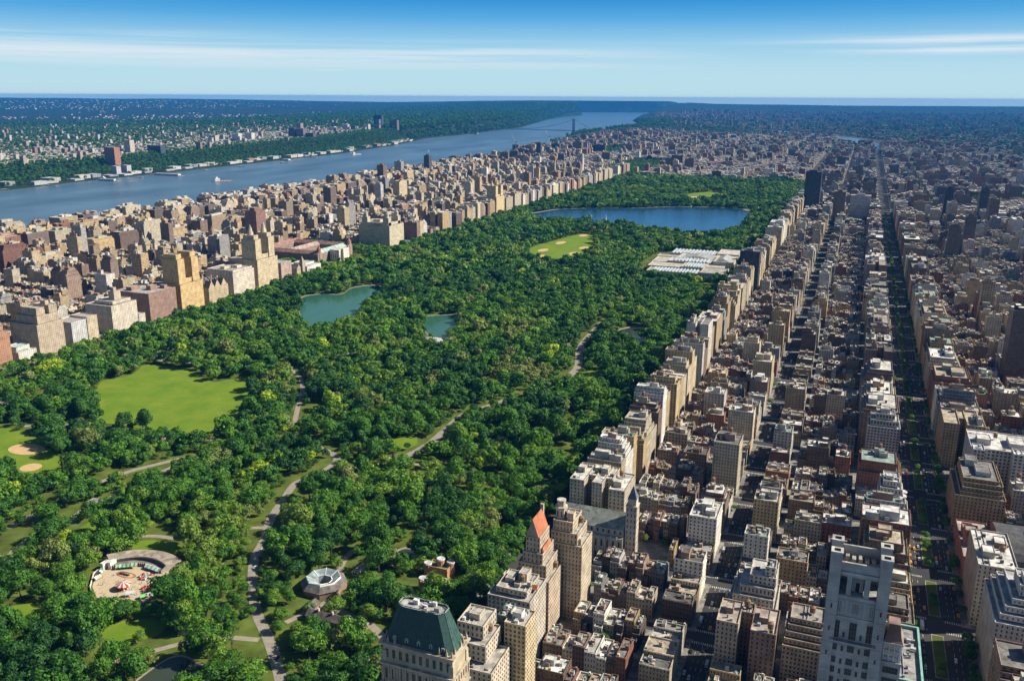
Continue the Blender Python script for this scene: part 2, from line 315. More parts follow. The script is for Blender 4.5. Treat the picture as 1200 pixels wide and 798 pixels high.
def sheet(name, pts, z, material, kind='structure'):
    """flat outline laid on the ground; triangulated by bmesh-free fan-safe tessellation"""
    from mathutils.geometry import tessellate_polygon
    tri = tessellate_polygon([[Vector((x, y, 0)) for x, y in pts]])
    me = bpy.data.meshes.new(name); me.from_pydata([(x, y, z) for x, y in pts], [], [tuple(t) for t in tri]); me.update()
    # normals up
    if me.polygons and me.polygons[0].normal.z < 0: me.flip_normals()
    me.materials.append(material); o = link(name, me); tag(o, kind=kind); return o
def ribbon(name, pts, w, z, material, kind='structure'):
    L = []; Rr = []
    for i, p in enumerate(pts):
        a = pts[max(0, i-1)]; b = pts[min(len(pts)-1, i+1)]; d = math.hypot(b[0]-a[0], b[1]-a[1]) or 1
        nx, ny = -(b[1]-a[1])/d, (b[0]-a[0])/d; L.append((p[0]+nx*w/2, p[1]+ny*w/2, z)); Rr.append((p[0]-nx*w/2, p[1]-ny*w/2, z))
    n = len(pts); me = bpy.data.meshes.new(name); me.from_pydata(L+Rr, [], [(n+i, n+i+1, i+1, i) for i in range(n-1)]); me.update()
    me.materials.append(material); o = link(name, me); tag(o, kind=kind); return o
def smooth(pts, n=6):
    P = [np.array(p, float) for p in pts]; P = [2*P[0]-P[1]]+P+[2*P[-1]-P[-2]]; o = []
    for i in range(1, len(P)-2):
        for k in range(n):
            t = k/n; a, b, c, d = P[i-1:i+3]
            o.append(tuple(0.5*((2*b)+(-a+c)*t+(2*a-5*b+4*c-d)*t*t+(-a+3*b-3*c+d)*t**3)))
    o.append(tuple(P[-2])); return o
def smooth_closed(pts, n=5):
    P = [np.array(p, float) for p in pts]; m_ = len(P); o = []
    for i in range(m_):
        a, b, c, d = P[i-1], P[i], P[(i+1) % m_], P[(i+2) % m_]
        for k in range(n):
            t = k/n; o.append(tuple(0.5*((2*b)+(-a+c)*t+(2*a-5*b+4*c-d)*t*t+(-a+3*b-3*c+d)*t**3)))
    return o
def inpoly(x, y, pts):
    c = np.zeros(len(x), bool); n = len(pts); j = n-1
    for i in range(n):
        xi, yi = pts[i]; xj, yj = pts[j]
        if yi != yj: c ^= ((yi > y) != (yj > y)) & (x < (xj-xi)*(y-yi)/(yj-yi)+xi)
        j = i
    return c
def near_line(x, y, pts, w):
    r = np.zeros(len(x), bool)
    for (ax, ay), (bx, by) in zip(pts[:-1], pts[1:]):
        dx, dy = bx-ax, by-ay; t = np.clip(((x-ax)*dx+(y-ay)*dy)/(dx*dx+dy*dy+1e-9), 0, 1)
        r |= (x-ax-t*dx)**2+(y-ay-t*dy)**2 < w*w
    return r
def ST(s):
    """centre line of cross street s"""
    y = (s-59)*79.25
    for k in (72, 79, 86, 96, 106, 110, 116, 125, 135, 145, 155):
        y += 12.2 if s > k else 6.1 if s == k else 0
    return y-12.2 if s < 57.01 else y
ORD = 'zeroth first second third fourth fifth sixth seventh eighth ninth tenth eleventh twelfth thirteenth fourteenth fifteenth sixteenth seventeenth eighteenth nineteenth twentieth'.split()
def ordw(n):
    if n <= 20: return ORD[n]
    T = {2: 'twenty', 3: 'thirty', 4: 'forty', 5: 'fifty', 6: 'sixty', 7: 'seventy', 8: 'eighty', 9: 'ninety'}; H = ''
    if n >= 100: H = 'hundred-and-'; n -= 100
    if n == 0: return 'hundredth'
    if n <= 20: return H+ORD[n]
    return H+(T[n//10]+'-'+ORD[n % 10] if n % 10 else T[n//10][:-1]+'ieth')
CARD = 'zero one two three four five six seven eight nine ten eleven twelve thirteen fourteen fifteen sixteen seventeen eighteen nineteen twenty'.split()
def card(n): return CARD[n] if n <= 20 else 'over-twenty'

# ------------------------------------------------------------------ terrain, water, haze
RE = 6.371e6
def drop(x, y):
    d = np.hypot(x-CAM[0], y-CAM[1]); return np.where(d > 5000, (d-5000)**2/(2*RE), 0.0)
# near (island) and far (cliff side) shore of the wide river, x as function of y
SM = [(-4000, -1980), (0, -1985), (1700, -2000), (2500, -2040), (3500, -2060), (4300, -2130), (5400, -2160), (6500, -2220), (8000, -2480), (9300, -2760), (10400, -2740), (11400, -2660), (13000, -2860), (16100, -3790), (19400, -4330), (24000, -4900), (27500, -5290), (32000, -5800)]
SN = [(-4000, -3150), (0, -3140), (2551, -3175), (3050, -3215), (3600, -3205), (4356, -3225), (5368, -3255), (6500, -3450), (7800, -3800), (9200, -3880), (11500, -4200), (15570, -5280), (19000, -6000), (20800, -6180), (21400, -6700), (24000, -9200), (26300, -8200), (27500, -5300), (32000, -5801)]
def ip(tab, y): return np.interp(y, [t[0] for t in tab], [t[1] for t in tab])
_pn = [(RNG.normal(size=2)*s, RNG.uniform(0, 6.28), a) for s, a in ((1/9000, 1), (1/5000, .7), (1/2500, .4), (1/1200, .25), (1/700, .12)) for _ in range(4)]
def lumps(x, y): return sum(a*np.sin(k[0]*x+k[1]*y+p) for k, p, a in _pn)/2.5
def height(x, y):
    x = np.asarray(x, float); y = np.asarray(y, float)
    u = ip(SN, y)-x                                   # metres inland, far bank
    R = ip([(0, 22), (4000, 38), (7000, 60), (9500, 85), (14000, 120), (20800, 150), (23000, 60), (70000, 60)], y)
    w0 = ip([(0, 330), (5200, 260), (6800, 120), (9000, 40), (70000, 40)], y)
    t = np.clip((u-w0)/ip([(0, 260), (6000, 220), (9000, 150), (70000, 200)], y), 0, 1); t = t*t*(3-2*t)
    plate = R*(1-0.75*np.clip((u-1200)/4500, 0, 1))
    az_ = np.degrees(np.arctan2(x-CAM[0], y-CAM[1])); D_ = np.hypot(x-CAM[0], y-CAM[1])
    far = np.clip((D_-17000)/11000, 0, 1)**1.3*(np.interp(az_, [-52, -35, -20, -12, 10], [285, 275, 250, 235, 215])+34*lumps(x, y))
    hn = -21+t*(plate+21)+far+np.clip((u-1500)/6000, 0, 1)*8*lumps(x*3, y*3)
    v = x-ip(SM, y)                                   # island / mainland side
    hm = np.where(y < 6200, 0.0, np.clip((y-6200)/1500, 0, 1)*np.clip(1-(np.abs(v-450))/700, 0, 1)*32)
    hm = hm+np.clip((y-11500)/6000, 0, 1)*(25+22*lumps(x*1.6, y*1.6))+far
    edge = np.clip(v/90, 0, 1); hm = -24+edge*(hm+24)
    h = np.where(u > 0, hn, np.where(v > 0, hm, -40.0))
    return h-drop(x, y)
ys = np.concatenate([np.arange(-3000, 12000, 120), np.arange(12000, 30001, 300)])
west = np.concatenate([np.arange(22500, 8000, -500), np.arange(8000, 3000, -250), np.arange(3000, 0, -60), [0.5]])
mid = np.array([-0.5, -60]); mid2 = np.array([-60, -0.5])
east = np.concatenate([[0.5, 30, 60, 90.0], np.arange(150, 1800, 120), np.arange(1900, 12000, 500), np.arange(12000, 16001, 1000)])
rows = []
for y in ys:
    sn, sm = float(ip(SN, y)), float(ip(SM, y))
    rows.append(np.concatenate([sn-west, sn-mid, sm+mid2, sm+east]))
X = np.array(rows); Y = np.repeat(ys[:, None], X.shape[1], 1); Z = height(X, Y)
# flatten the middle of the built island so sheets can lie on it
nyy, nxx = X.shape
me = bpy.data.meshes.new('ground'); V = np.stack([X, Y, Z], -1).reshape(-1, 3)
ii = np.arange(nyy*nxx).reshape(nyy, nxx); F = np.stack([ii[:-1, :-1], ii[:-1, 1:], ii[1:, 1:], ii[1:, :-1]], -1).reshape(-1, 4)
me.from_pydata(V.tolist(), [], F.tolist()); me.update()
for p in me.polygons: p.use_smooth = True
GM = bpy.data.materials.new('ground_cover'); GM.use_nodes = True; t = GM.node_tree; b = t.nodes['Principled BSDF']; b.inputs['Roughness'].default_value = 0.95; b.inputs['Specular IOR Level'].default_value = 0.1
g = N(t, 'ShaderNodeNewGeometry'); sp = N(t, 'ShaderNodeSeparateXYZ'); t.links.new(g.outputs['Position'], sp.inputs[0])
def noi(scale, det=5, ro=0.6):
    n = N(t, 'ShaderNodeTexNoise'); n.inputs['Scale'].default_value = scale; n.inputs['Detail'].default_value = det; n.inputs['Roughness'].default_value = ro; t.links.new(g.outputs['Position'], n.inputs['Vector']); return n.outputs[0]
def rng_(v, a, b_, c=0.0, d=1.0):
    r = N(t, 'ShaderNodeMapRange'); t.links.new(v, r.inputs[0]); r.inputs[1].default_value = a; r.inputs[2].default_value = b_; r.inputs[3].default_value = c; r.inputs[4].default_value = d; return r.outputs[0]
def mixc(f, a, b_):
    n = N(t, 'ShaderNodeMix', data_type='RGBA')
    for i, v in ((0, f), (6, a), (7, b_)):
        if isinstance(v, tuple): n.inputs[i].default_value = (*v, 1)
        elif isinstance(v, float): n.inputs[i].default_value = v
        else: t.links.new(v, n.inputs[i])
    return n.outputs[2]
green = mixc(rng_(noi(0.004), .35, .65), (0.008, 0.020, 0.008), (0.022, 0.036, 0.012))
# asphalt where the streets run, greenery and yards beyond
vs_ = mth(t, 'SUBTRACT', sp.outputs[1], 4600.0)
asph = mixc(rng_(noi(0.02), .3, .7), (0.04, 0.04, 0.042), (0.075, 0.07, 0.065))
isl = mth(t, 'MULTIPLY', rng_(sp.outputs[0], -3000.0, -2900.0), rng_(sp.outputs[1], 10500.0, 9500.0))
spk = mth(t, 'MULTIPLY', rng_(noi(0.011, 9, .8), .57, .63), rng_(noi(0.0007, 3), .42, .58))
far_ = mixc(spk, green, (0.2, 0.18, 0.16))
t.links.new(mixc(isl, far_, asph), b.inputs['Base Color'])
me.materials.append(GM); go = link('ground', me); tag(go, kind='structure')

# river
ysw = np.concatenate([np.arange(-3000, 12000, 600), np.arange(12000, 28501, 1500)])
xs = np.concatenate([np.linspace(-26000, -7000, 8), np.linspace(-6500, -2000, 14), [-1500]])
XX, YY = np.meshgrid(xs, ysw); ZZ = -25-drop(XX, YY)
me = bpy.data.meshes.new('river'); n1, n2 = XX.shape; ii = np.arange(n1*n2).reshape(n1, n2)
me.from_pydata(np.stack([XX, YY, ZZ], -1).reshape(-1, 3).tolist(), [], np.stack([ii[:-1, :-1], ii[:-1, 1:], ii[1:, 1:], ii[1:, :-1]], -1).reshape(-1, 4).tolist())
me.materials.append(M_RIVER); tag(link('river', me), kind='structure')
sheet('side_river', [(1560, 2500), (1800, 2500), (1650, 4700), (1150, 6000), (420, 7500), (250, 9000), (-250, 10300), (-900, 11300), (-1100, 11150), (-480, 10200), (60, 8900), (260, 7400), (950, 5950), (1480, 4600)], 0.4, M_RIVER)

# haze: one even volume round the whole scene, sky outside
HZ = (-27500, -3500, 15500, 30600)
mb = MB(); mb.box(HZ[0], HZ[1], HZ[2], HZ[3], -420, 385, (1, 1, 1), bottom=True)
HM = bpy.data.materials.new('haze'); HM.use_nodes = True; t = HM.node_tree; t.nodes.clear()
ho = N(t, 'ShaderNodeOutputMaterial'); pv = N(t, 'ShaderNodeVolumePrincipled'); pv.inputs['Color'].default_value = (0.02, 0.30, 0.88, 1); pv.inputs['Density'].default_value = 2.6e-5; pv.inputs['Anisotropy'].default_value = 0.0
t.links.new(pv.outputs[0], ho.inputs['Volume'])
hz = mb.build('haze', [HM]); tag(hz, kind='stuff')

# ------------------------------------------------------------------ park ground
PX0, PX1, PY0, PY1 = -829.0, 0.0, ST(59)+12, ST(110)-12
sheet('park_ground', [(PX0, PY0), (PX1, PY0), (PX1, PY1), (PX0, PY1)], 0.10, M_FLOOR)
meadow = [(-617, 607), (-677, 665), (-687, 693), (-674, 707), (-678, 735), (-691, 765), (-648, 769), (-604, 765), (-551, 737), (-535, 752), (-508, 783), (-478, 728), (-440, 672), (-407, 594), (-435, 580), (-450, 560), (-489, 566), (-542, 566), (-575, 566)]
field = [(-680, 440), (-670, 500), (-634, 508), (-596, 497), (-547, 476), (-512, 455), (-510, 432), (-529, 413), (-560, 400), (-640, 380)]
lawns = {'a': [(-370, 334), (-378, 355), (-380, 388), (-365, 378), (-352, 349), (-350, 334)], 'b': [(-312, 356), (-279, 365), (-262, 352), (-287, 345), (-303, 340)],
 'c': [(-241, 251), (-206, 268), (-196, 251), (-224, 234)], 'd': [(-372, 290), (-342, 286), (-344, 304), (-345, 323), (-371, 324)], 'e': [(-98, 940), (-82, 992), (-62, 950), (-64, 880)], 'f': [(-98, 648), (-77, 656), (-75, 624), (-96, 624)],
 'g': [(-409, 3322), (-386, 3472), (-304, 3546), (-260, 3346), (-286, 3206), (-365, 3180)], 'h': [(-455, 850), (-430, 905), (-400, 880), (-420, 830)], 'i': [(-225, 640), (-205, 665), (-190, 640), (-205, 620)], 'j': [(-330, 235), (-300, 255), (-285, 235), (-310, 215)]}
great = [(-483, 1790), (-525, 1900), (-532, 1971), (-514, 2070), (-501, 2141), (-480, 2225), (-440, 2215), (-402, 2072), (-365, 1927), (-379, 1768), (-426, 1740)]
reserv = [(-765, 2540), (-750, 2640), (-711, 2740), (-600, 2815), (-500, 2861), (-380, 2950), (-250, 3000), (-168, 3008), (-110, 2940), (-92, 2837), (-84, 2640), (-88, 2462), (-126, 2355), (-194, 2291), (-248, 2310), (-375, 2380), (-467, 2405), (-555, 2425), (-690, 2434)]
lake = [(-732, 1211), (-720, 1257), (-682, 1273), (-693, 1328), (-677, 1362), (-648, 1365), (-597, 1276), (-581, 1198), (-565, 1138), (-543, 1064), (-560, 1035), (-600, 1025), (-651, 1090)]
arm = [(-450, 1170), (-401, 1206), (-380, 1161), (-345, 1074), (-375, 1056), (-420, 1110)]
cons = [(-119, 1181), (-105, 1223), (-85, 1249), (-66, 1213), (-58, 1166), (-67, 1142), (-94, 1160)]
pond = [(-170, 196), (-170, 226), (-164, 238), (-150, 237), (-134, 231), (-128, 214), (-140, 196), (-162, 186)]
drive = smooth([(-330, 610), (-290, 596), (-250, 575), (-246, 528), (-255, 508), (-244, 471), (-230, 431), (-212, 398), (-201, 371), (-183, 344), (-150, 305), (-120, 279), (-88, 248), (-70, 225), (-50, 190)])
driveN = smooth([(-226, 552), (-195, 584), (-178, 644), (-181, 739), (-172, 772), (-150, 823), (-123, 886), (-110, 980), (-140, 1100), (-150, 1260)])
pathA = smooth([(-436, 330), (-440, 382), (-439, 419), (-434, 449), (-427, 473), (-400, 520)]); pathB = smooth([(-388, 290), (-398, 310), (-403, 334), (-396, 355), (-403, 387), (-399, 414), (-397, 473), (-390, 519), (-360, 560)])
pathC = smooth([(-356, 308), (-358, 323), (-350, 338), (-328, 346), (-310, 366), (-276, 373), (-262, 387), (-245, 406), (-225, 418)]); pathD = smooth([(-215, 205), (-202, 215), (-184, 238), (-168, 256), (-150, 268), (-125, 275)])
pathE = smooth([(-190, 588), (-135, 598), (-89, 583), (-50, 577)]); pathF = smooth([(-640, 520), (-600, 540), (-560, 548), (-500, 540), (-440, 560), (-400, 570)]); pathG = smooth([(-560, 835), (-520, 828), (-470, 815), (-420, 760), (-380, 690), (-350, 640)])
pathH = smooth([(-470, 895), (-440, 940), (-400, 1000), (-380, 1060)]); pathI = smooth([(-30, 300), (-60, 320), (-95, 330), (-110, 350), (-130, 400), (-120, 450)]); pathJ = smooth([(-690, 560), (-720, 640), (-730, 760), (-700, 860), (-640, 960)])
pathK = smooth([(-120, 300), (-105, 340), (-90, 365), (-60, 372), (-40, 365)])
sheet('museum_lawn', [(-1096, 1480), (-866, 1480), (-866, 1778), (-1096, 1778)], .17, M_FLOOR)
L_ = sheet('meadow_lawn', smooth_closed(meadow, 4), 0.16, M_GRASS); sheet('ballfield_lawn', smooth_closed(field, 4), 0.16, M_GRASS); sheet('great_lawn', smooth_closed(great, 4), 0.16, M_GRASS)
for k in lawns: sheet('lawn', smooth_closed(lawns[k], 4), 0.16, M_GRASS)
for P_, nm, MM in ((reserv, 'reservoir', M_RESV), (lake, 'lake', M_LAKE), (arm, 'lake_inlet', M_LAKE), (cons, 'model_boat_pond', M_POND), (pond, 'pond', M_POND)):
    S_ = smooth_closed(P_, 5); sheet(nm, S_, 0.30, MM)
    cx = sum(p[0] for p in S_)/len(S_); cy_ = sum(p[1] for p in S_)/len(S_)
    k = {'reservoir': 1.03, 'lake': 1.05, 'lake_inlet': 1.06, 'model_boat_pond': 1.16, 'pond': 1.1}[nm]
    sheet(nm+'_bank_path', [(cx+(p[0]-cx)*k, cy_+(p[1]-cy_)*k) for p in S_], 0.20, M_PATH)
ribbon('park_road', drive, 8.0, 0.24, M_PROAD); ribbon('park_road', driveN, 11, 0.25, M_PROAD)
PATHS = [(pathA, 7), (pathB, 9), (pathC, 5), (pathD, 5), (pathE, 5), (pathF, 6), (pathG, 6), (pathH, 6), (pathI, 6), (pathJ, 8), (pathK, 5)]
for p, w in PATHS: ribbon('path', p, w, 0.22, M_PATH)
def disc(name, cx, cy_, rx, ry, rot, z, MM, n=24):
    return sheet(name, [(cx+rx*math.cos(a)*math.cos(rot)-ry*math.sin(a)*math.sin(rot), cy_+rx*math.cos(a)*math.sin(rot)+ry*math.sin(a)*math.cos(rot)) for a in [2*math.pi*i/n for i in range(n)]], z, MM)
INF = [(-578, 470, 22, 14), (-532, 436, 11, 10), (-470, 1825, 12, 26), (-492, 1915, 12, 24), (-488, 2045, 12, 26), (-405, 1900, 12, 24), (-408, 1990, 11, 22), (-470, 2190, 11, 20), (-350, 3300, 30, 40)]
for cx, cy_, rx, ry in INF: disc('infield', cx, cy_, rx, ry, 0, 0.20, M_SAND)
disc('playground', -660, 800, 45, 16, 0.3, 0.18, M_PATH); disc('playground', -735, 560, 40, 25, 0.5, 0.18, M_PATH); disc('plaza', -330, 1010, 26, 14, 0.2, 0.18, M_PATH); disc('plaza', -330, 880, 70, 9, 1.2, 0.18, M_PATH)
disc('plaza', -150, 560, 16, 12, .4, .18, M_PATH); disc('plaza', -205, 470, 16, 30, .4, .18, M_PATH); disc('playground', -60, 1090, 22, 14, .4, .18, M_PATH); disc('plaza', -140, 820, 14, 12, 0, .18, M_PATH)

# ------------------------------------------------------------------ avenues, blocks
COLS = [(30, 158), (182, 304), (347, 470), (493, 621), (651, 837), (867, 1065), (1095, 1290), (1310, 1470)]
WCOLS = [(-1104, -860), (-1378, -1134), (-1652, -1408), (-1830, -1682)]
def inview(x, y, z, mx_=60, my=40):
    a, b_, w = proj(x, y, z); return (w > 20) & (a > -mx_) & (a < 1200+mx_) & (b_ > 60) & (b_ < 798+my)
BLOCKS = []
for ci, (x0, x1) in enumerate(COLS+WCOLS):
    side = 'E' if ci < len(COLS) else 'W'
    for s in range(57, 112 if side == 'W' else 158):
        if side == 'W' and s < 60: continue
        if side == 'W' and x0 == -1104 and 77 <= s < 81: continue
        if side == 'E' and s > 128 and x1 > 1100: continue
        y0, y1 = ST(s)+9.1+(6.1 if s in (57, 72, 79, 86, 96, 106, 110, 116, 125) else 0), ST(s+1)-9.1-(6.1 if s+1 in (57, 72, 79, 86, 96, 106, 110, 116, 125) else 0)
        c = [(x0, y0), (x1, y0), (x0, y1), (x1, y1)]
        if any(inview(*p, 0, 150, 500) or inview(*p, 60, 150, 500) for p in c): BLOCKS.append((side, ci, s, x0, x1, y0, y1))
# extra blocks of the northern half of the island west of the park line
NCOLS = [(-260, -20), (-530, -290), (-800, -560), (-1080, -850), (-1350, -1110), (-1620, -1390), (-1900, -1660), (-2060, -1920)]
for ci, (x0, x1) in enumerate(NCOLS):
    for s in range(110, 178):
        if (ci in (3,) and 110 <= s < 124) or (ci == 5 and 141 > s > 128): continue            # the long strip parks on the slope
        if s < 111 and x1 < -830: continue
        y0, y1 = ST(s)+9.1, ST(s+1)-9.1
        if x0 < ip(SM, y0)+110: continue
        BLOCKS.append(('N', 20+ci, s, x0, x1, y0, y1))
pv_ = MB()
for side, ci, s, x0, x1, y0, y1 in BLOCKS:
    e = 4.5 if side == 'E' and ci in (0,) else 4.0
    pv_.box(x0-4, y0-4, x1+4, y1+4, -.3, .15, (0.24, 0.23, 0.21))
pv_.box(-8, PY0, -0.5, PY1, -.3, .25, (0.24, 0.23, 0.21)); pv_.box(PX0-4, PY0, PX0+.5, PY1, -.3, .25, (0.24, 0.23, 0.21))
tag(pv_.build('pavement'), kind='structure')
# planted median of the wide avenue, markings, crosswalks
md = MB(); mk = MB()
for s in range(58, 97):
    y0, y1 = ST(s)+11, ST(s+1)-11
    cc = 325.5
    sheet('median_lawn', [(cc-3.6, y0+3), (cc+3.6, y0+3), (cc+3.6, y1-3), (cc-3.6, y1-3)], 0.28, M_FLOOR)
    md.box(cc-4.2, y0+2, cc+4.2, y1-2, -.3, .22, (0.3, 0.29, 0.27))
    if s < 84:
        for lx in (cc-13.5, cc-9.6, cc+9.6, cc+13.5):
            yy = y0+4
            while yy < y1-4: mk.poly([(lx-.12, yy, .02), (lx+.12, yy, .02), (lx+.12, yy+4, .02), (lx-.12, yy+4, .02)], (.6, .6, .56)); yy += 9
for s in range(58, 90):
    for ax0, ax1 in ((308, 343), (162, 178), (4, 26), (474, 489)):
        for sg in (-1, 1):
            yc = ST(s)+sg*7.6; xx = ax0
            while xx < ax1:
                if not (319 < xx < 331.5): mk.poly([(xx, yc-1.4, .02), (xx+.7, yc-1.4, .02), (xx+.7, yc+1.4, .02), (xx, yc+1.4, .02)], (.55, .55, .52))
                xx += 1.5
    for lx in (166.5, 170, 173.5, 11, 15, 19):
        yy = ST(s)+12
        while yy < ST(s+1)-12: mk.poly([(lx-.1, yy, .02), (lx+.1, yy, .02), (lx+.1, yy+3.5, .02), (lx-.1, yy+3.5, .02)], (.55, .55, .52)); yy += 9
tag(md.build('median_kerb'), kind='structure'); tag(mk.build('road_markings'), kind='structure')

# ------------------------------------------------------------------ buildings: composing
TAN = [(0.44, 0.32, 0.18), (0.48, 0.37, 0.22), (0.38, 0.28, 0.18), (0.50, 0.40, 0.25), (0.46, 0.33, 0.17)]
BEIGE = [(0.50, 0.43, 0.31), (0.54, 0.47, 0.35), (0.45, 0.39, 0.29)]
BROWN = [(0.19, 0.13, 0.095), (0.23, 0.165, 0.125), (0.15, 0.11, 0.09), (0.27, 0.19, 0.14)]
RED = [(0.27, 0.12, 0.08), (0.32, 0.15, 0.095)]
WHITE = [(0.56, 0.54, 0.50), (0.60, 0.57, 0.51)]
GREY = [(0.33, 0.32, 0.31), (0.26, 0.26, 0.27)]
DARK = [(0.07, 0.07, 0.08), (0.11, 0.085, 0.075), (0.05, 0.06, 0.075)]
PAL = {'tan': TAN, 'beige': BEIGE, 'brown': BROWN, 'red': RED, 'white': WHITE, 'grey': GREY, 'dark': DARK}
ROOFS = [(0.46, 0.44, 0.40), (0.56, 0.54, 0.50), (0.34, 0.30, 0.26), (0.12, 0.115, 0.11), (0.40, 0.34, 0.26), (0.66, 0.64, 0.60), (0.70, 0.68, 0.65), (0.20, 0.19, 0.18), (0.5, 0.46, 0.38), (0.26, 0.34, 0.30)]
def pick(weights):
    k = rnd.choices(list(weights), list(weights.values()))[0]; return k, rnd.choice(PAL[k])
RES = [(32, 165, 86, 205), (36, 232, 84, 290), (34, 300, 72, 348), (30, 349, 72, 382), (50, 383, 80, 412), (28, 468, 104, 502), (28, 505, 84, 548), (242, 160, 282, 190), (264, 322, 306, 392), (180, 348, 224, 382),
 (183, 392, 217, 440), (224, 356, 250, 392), (347, 553, 471, 630), (347, 404, 396, 470), (347, 484, 376, 548), (360, 716, 430, 788), (270, 758, 306, 792), (280, 588, 306, 628), (26, 1590, 74, 1630), (56, 3040, 116, 3100), (1040, 0, 1041, 1),
 (-1060, 1470, -1020, 1512), (-1104, 1388, -860, 1740), (-935, 690, -858, 790), (-940, 792, -858, 1372), (-955, 1785, -858, 1862), (-940, 2490, -858, 2570)]
def free(x0, y0, x1, y1):
    for a, b_, c, d in RES:
        if x0 < c-1 and x1 > a+1 and y0 < d-1 and y1 > b_+1: return False
    return True

def compose(L):
    """fills L['tiers'] (boxes with parapets), L['bulk'] (roof houses), L['tanks']"""
    x0, y0, x1, y1, h = L['x0'], L['y0'], L['x1'], L['y1'], L['h']; w, d = x1-x0, y1-y0
    T = []; Bk = []; Tk = []
    rf = rnd.choice(ROOFS); L['roof'] = rf
    kind = L['type']
    if kind == 'row_house':
        T.append((x0, y0, x1, y1, 0, h))
        if d > 12 and rnd.random() < .35 and h > 10: T[0] = (x0, y0, x1, y1, 0, h-3.2); T.append((x0+.3, y0+2.5, x1-.3, y1-2, h-3.2, h))
        t = T[-1]; a = rnd.uniform(.15, .6)
        Bk.append((t[0]+w*a, (t[1]+t[3])/2-rnd.uniform(0, 3), min(t[2]-.6, t[0]+w*a+2.6), (t[1]+t[3])/2+rnd.uniform(1, 3), t[5]-1, t[5]+2.2))
        if rnd.random() < .6: Bk.append((t[0]+.6, t[1]+1.2, t[0]+2.2, t[1]+2.6, t[5]-1, t[5]+.9))
        if y0 < 2600:
            for _k in range(rnd.randint(3, 7) if y0 < 760 else rnd.randint(1, 3)):
                sx, sy = rnd.uniform(.5, 1.8), rnd.uniform(.5, 2.2); bx, by = rnd.uniform(t[0]+.5, max(t[0]+.6, t[2]-.5-sx)), rnd.uniform(t[1]+.5, max(t[1]+.6, t[3]-.5-sy)); Bk.append((bx, by, bx+sx, by+sy, t[5]-1.05, t[5]+rnd.uniform(-.6, 1.1)))
        if rnd.random() < .5: yy = t[3]-rnd.uniform(2, 5); Bk.append((t[2]-1.9, yy, t[2]-.7, yy+1.2, t[5]-1, t[5]+1.8))
        if d > 13 and rnd.random() < .7 and L['where'][2] in ('s', 'n'):     # lower rear extension
            e_ = rnd.uniform(3, 5.5); xa, xb = (x0+.1, x0+w*rnd.uniform(.45, .8)) if rnd.random() < .5 else (x0+w*rnd.uniform(.2, .5), x1-.1); hz_ = h*rnd.uniform(.3, .75)
            T.append((xa, y1, xb, y1+e_, 0, hz_) if L['where'][2] == 's' else (xa, y0-e_, xb, y0, 0, hz_))
    else:
        top = h
        if h > 34 and min(w, d) > 17 and rnd.random() < L.get('setb', .5):
            n = rnd.randint(2, 4); z = h-n*3.4; cur = [x0, y0, x1, y1]; T.append((*cur, 0, z))
            for k in range(n):
                if rnd.random() < .75: cur[1] += rnd.uniform(1.5, 4)
                if rnd.random() < .6: cur[0] += rnd.uniform(1.5, 4)
                if rnd.random() < .5: cur[2] -= rnd.uniform(1.5, 4)
                if rnd.random() < .5: cur[3] -= rnd.uniform(1.5, 3.5)
                if cur[2]-cur[0] < 9 or cur[3]-cur[1] < 9: break
                T.append((*cur, z, z+3.4)); z += 3.4
        elif w > 30 and d > 26 and rnd.random() < .45:
            # light court notched in from the south
            nx = x0+w*rnd.uniform(.38, .5); nw = rnd.uniform(6, 9); nd = d*rnd.uniform(.35, .6)
            T += [(x0, y0, nx, y1, 0, h), (nx+nw, y0, x1, y1, 0, h), (nx, y0+nd, nx+nw, y1, 0, h)]
        else: T.append((x0, y0, x1, y1, 0, h))
        t = max(T, key=lambda q: (q[5], (q[2]-q[0])*(q[3]-q[1])))
        tw, td, tz = t[2]-t[0], t[3]-t[1], t[5]
        if min(tw, td) > 7:
            n = 1 if tw*td < 350 else 2
            for k in range(n):
                bw, bd = rnd.uniform(.22, .42)*tw, rnd.uniform(.22, .45)*td; bx = t[0]+1.5+rnd.random()*(tw-bw-3); by = t[1]+1.5+rnd.random()*(td-bd-3)
                Bk.append((bx, by, bx+bw, by+bd, tz-1, tz+rnd.uniform(3, 6.5 if h > 30 else 3.5)))
            for k in range(rnd.randint(6, 14) if y0 < 900 else rnd.randint(3, 8) if y0 < 2600 else rnd.randint(1, 3)):
                q = rnd.choice(T); s_ = rnd.uniform(1.2, 3.2)
                if q[2]-q[0] > 8 and q[3]-q[1] > 8:
                    bx = q[0]+1+rnd.random()*(q[2]-q[0]-s_-2); by = q[1]+1+rnd.random()*(q[3]-q[1]-s_-2)
                    Bk.append((bx, by, bx+s_, by+s_*rnd.uniform(.6, 1.6), q[5]-1, q[5]+rnd.uniform(.6, 2.4)))
            if rnd.random() < (.6 if h > 24 else .25):
                b0 = Bk[0]; Tk.append(((b0[0]+b0[2])/2, (b0[1]+b0[3])/2, b0[5], 1.9))
    L['tiers'], L['bulk'], L['tanks'] = T, Bk, Tk
    if 'win' not in L:
        if kind == 'row_house': L['win'] = (2.2, 3.3, .36)
        elif kind == 'high_rise': L['win'] = (rnd.choice((2.4, 3.2, 3.8)), 3.05, rnd.choice((.38, .46, .66)))
        else: L['win'] = (rnd.choice((2.8, 3.2, 3.7)), 3.15, rnd.choice((.30, .34, .40)))
    L['bcol'] = rnd.choice([L['colv'], (0.42, 0.38, 0.32), (0.33, 0.22, 0.16), (0.5, 0.48, 0.45)])
    return L

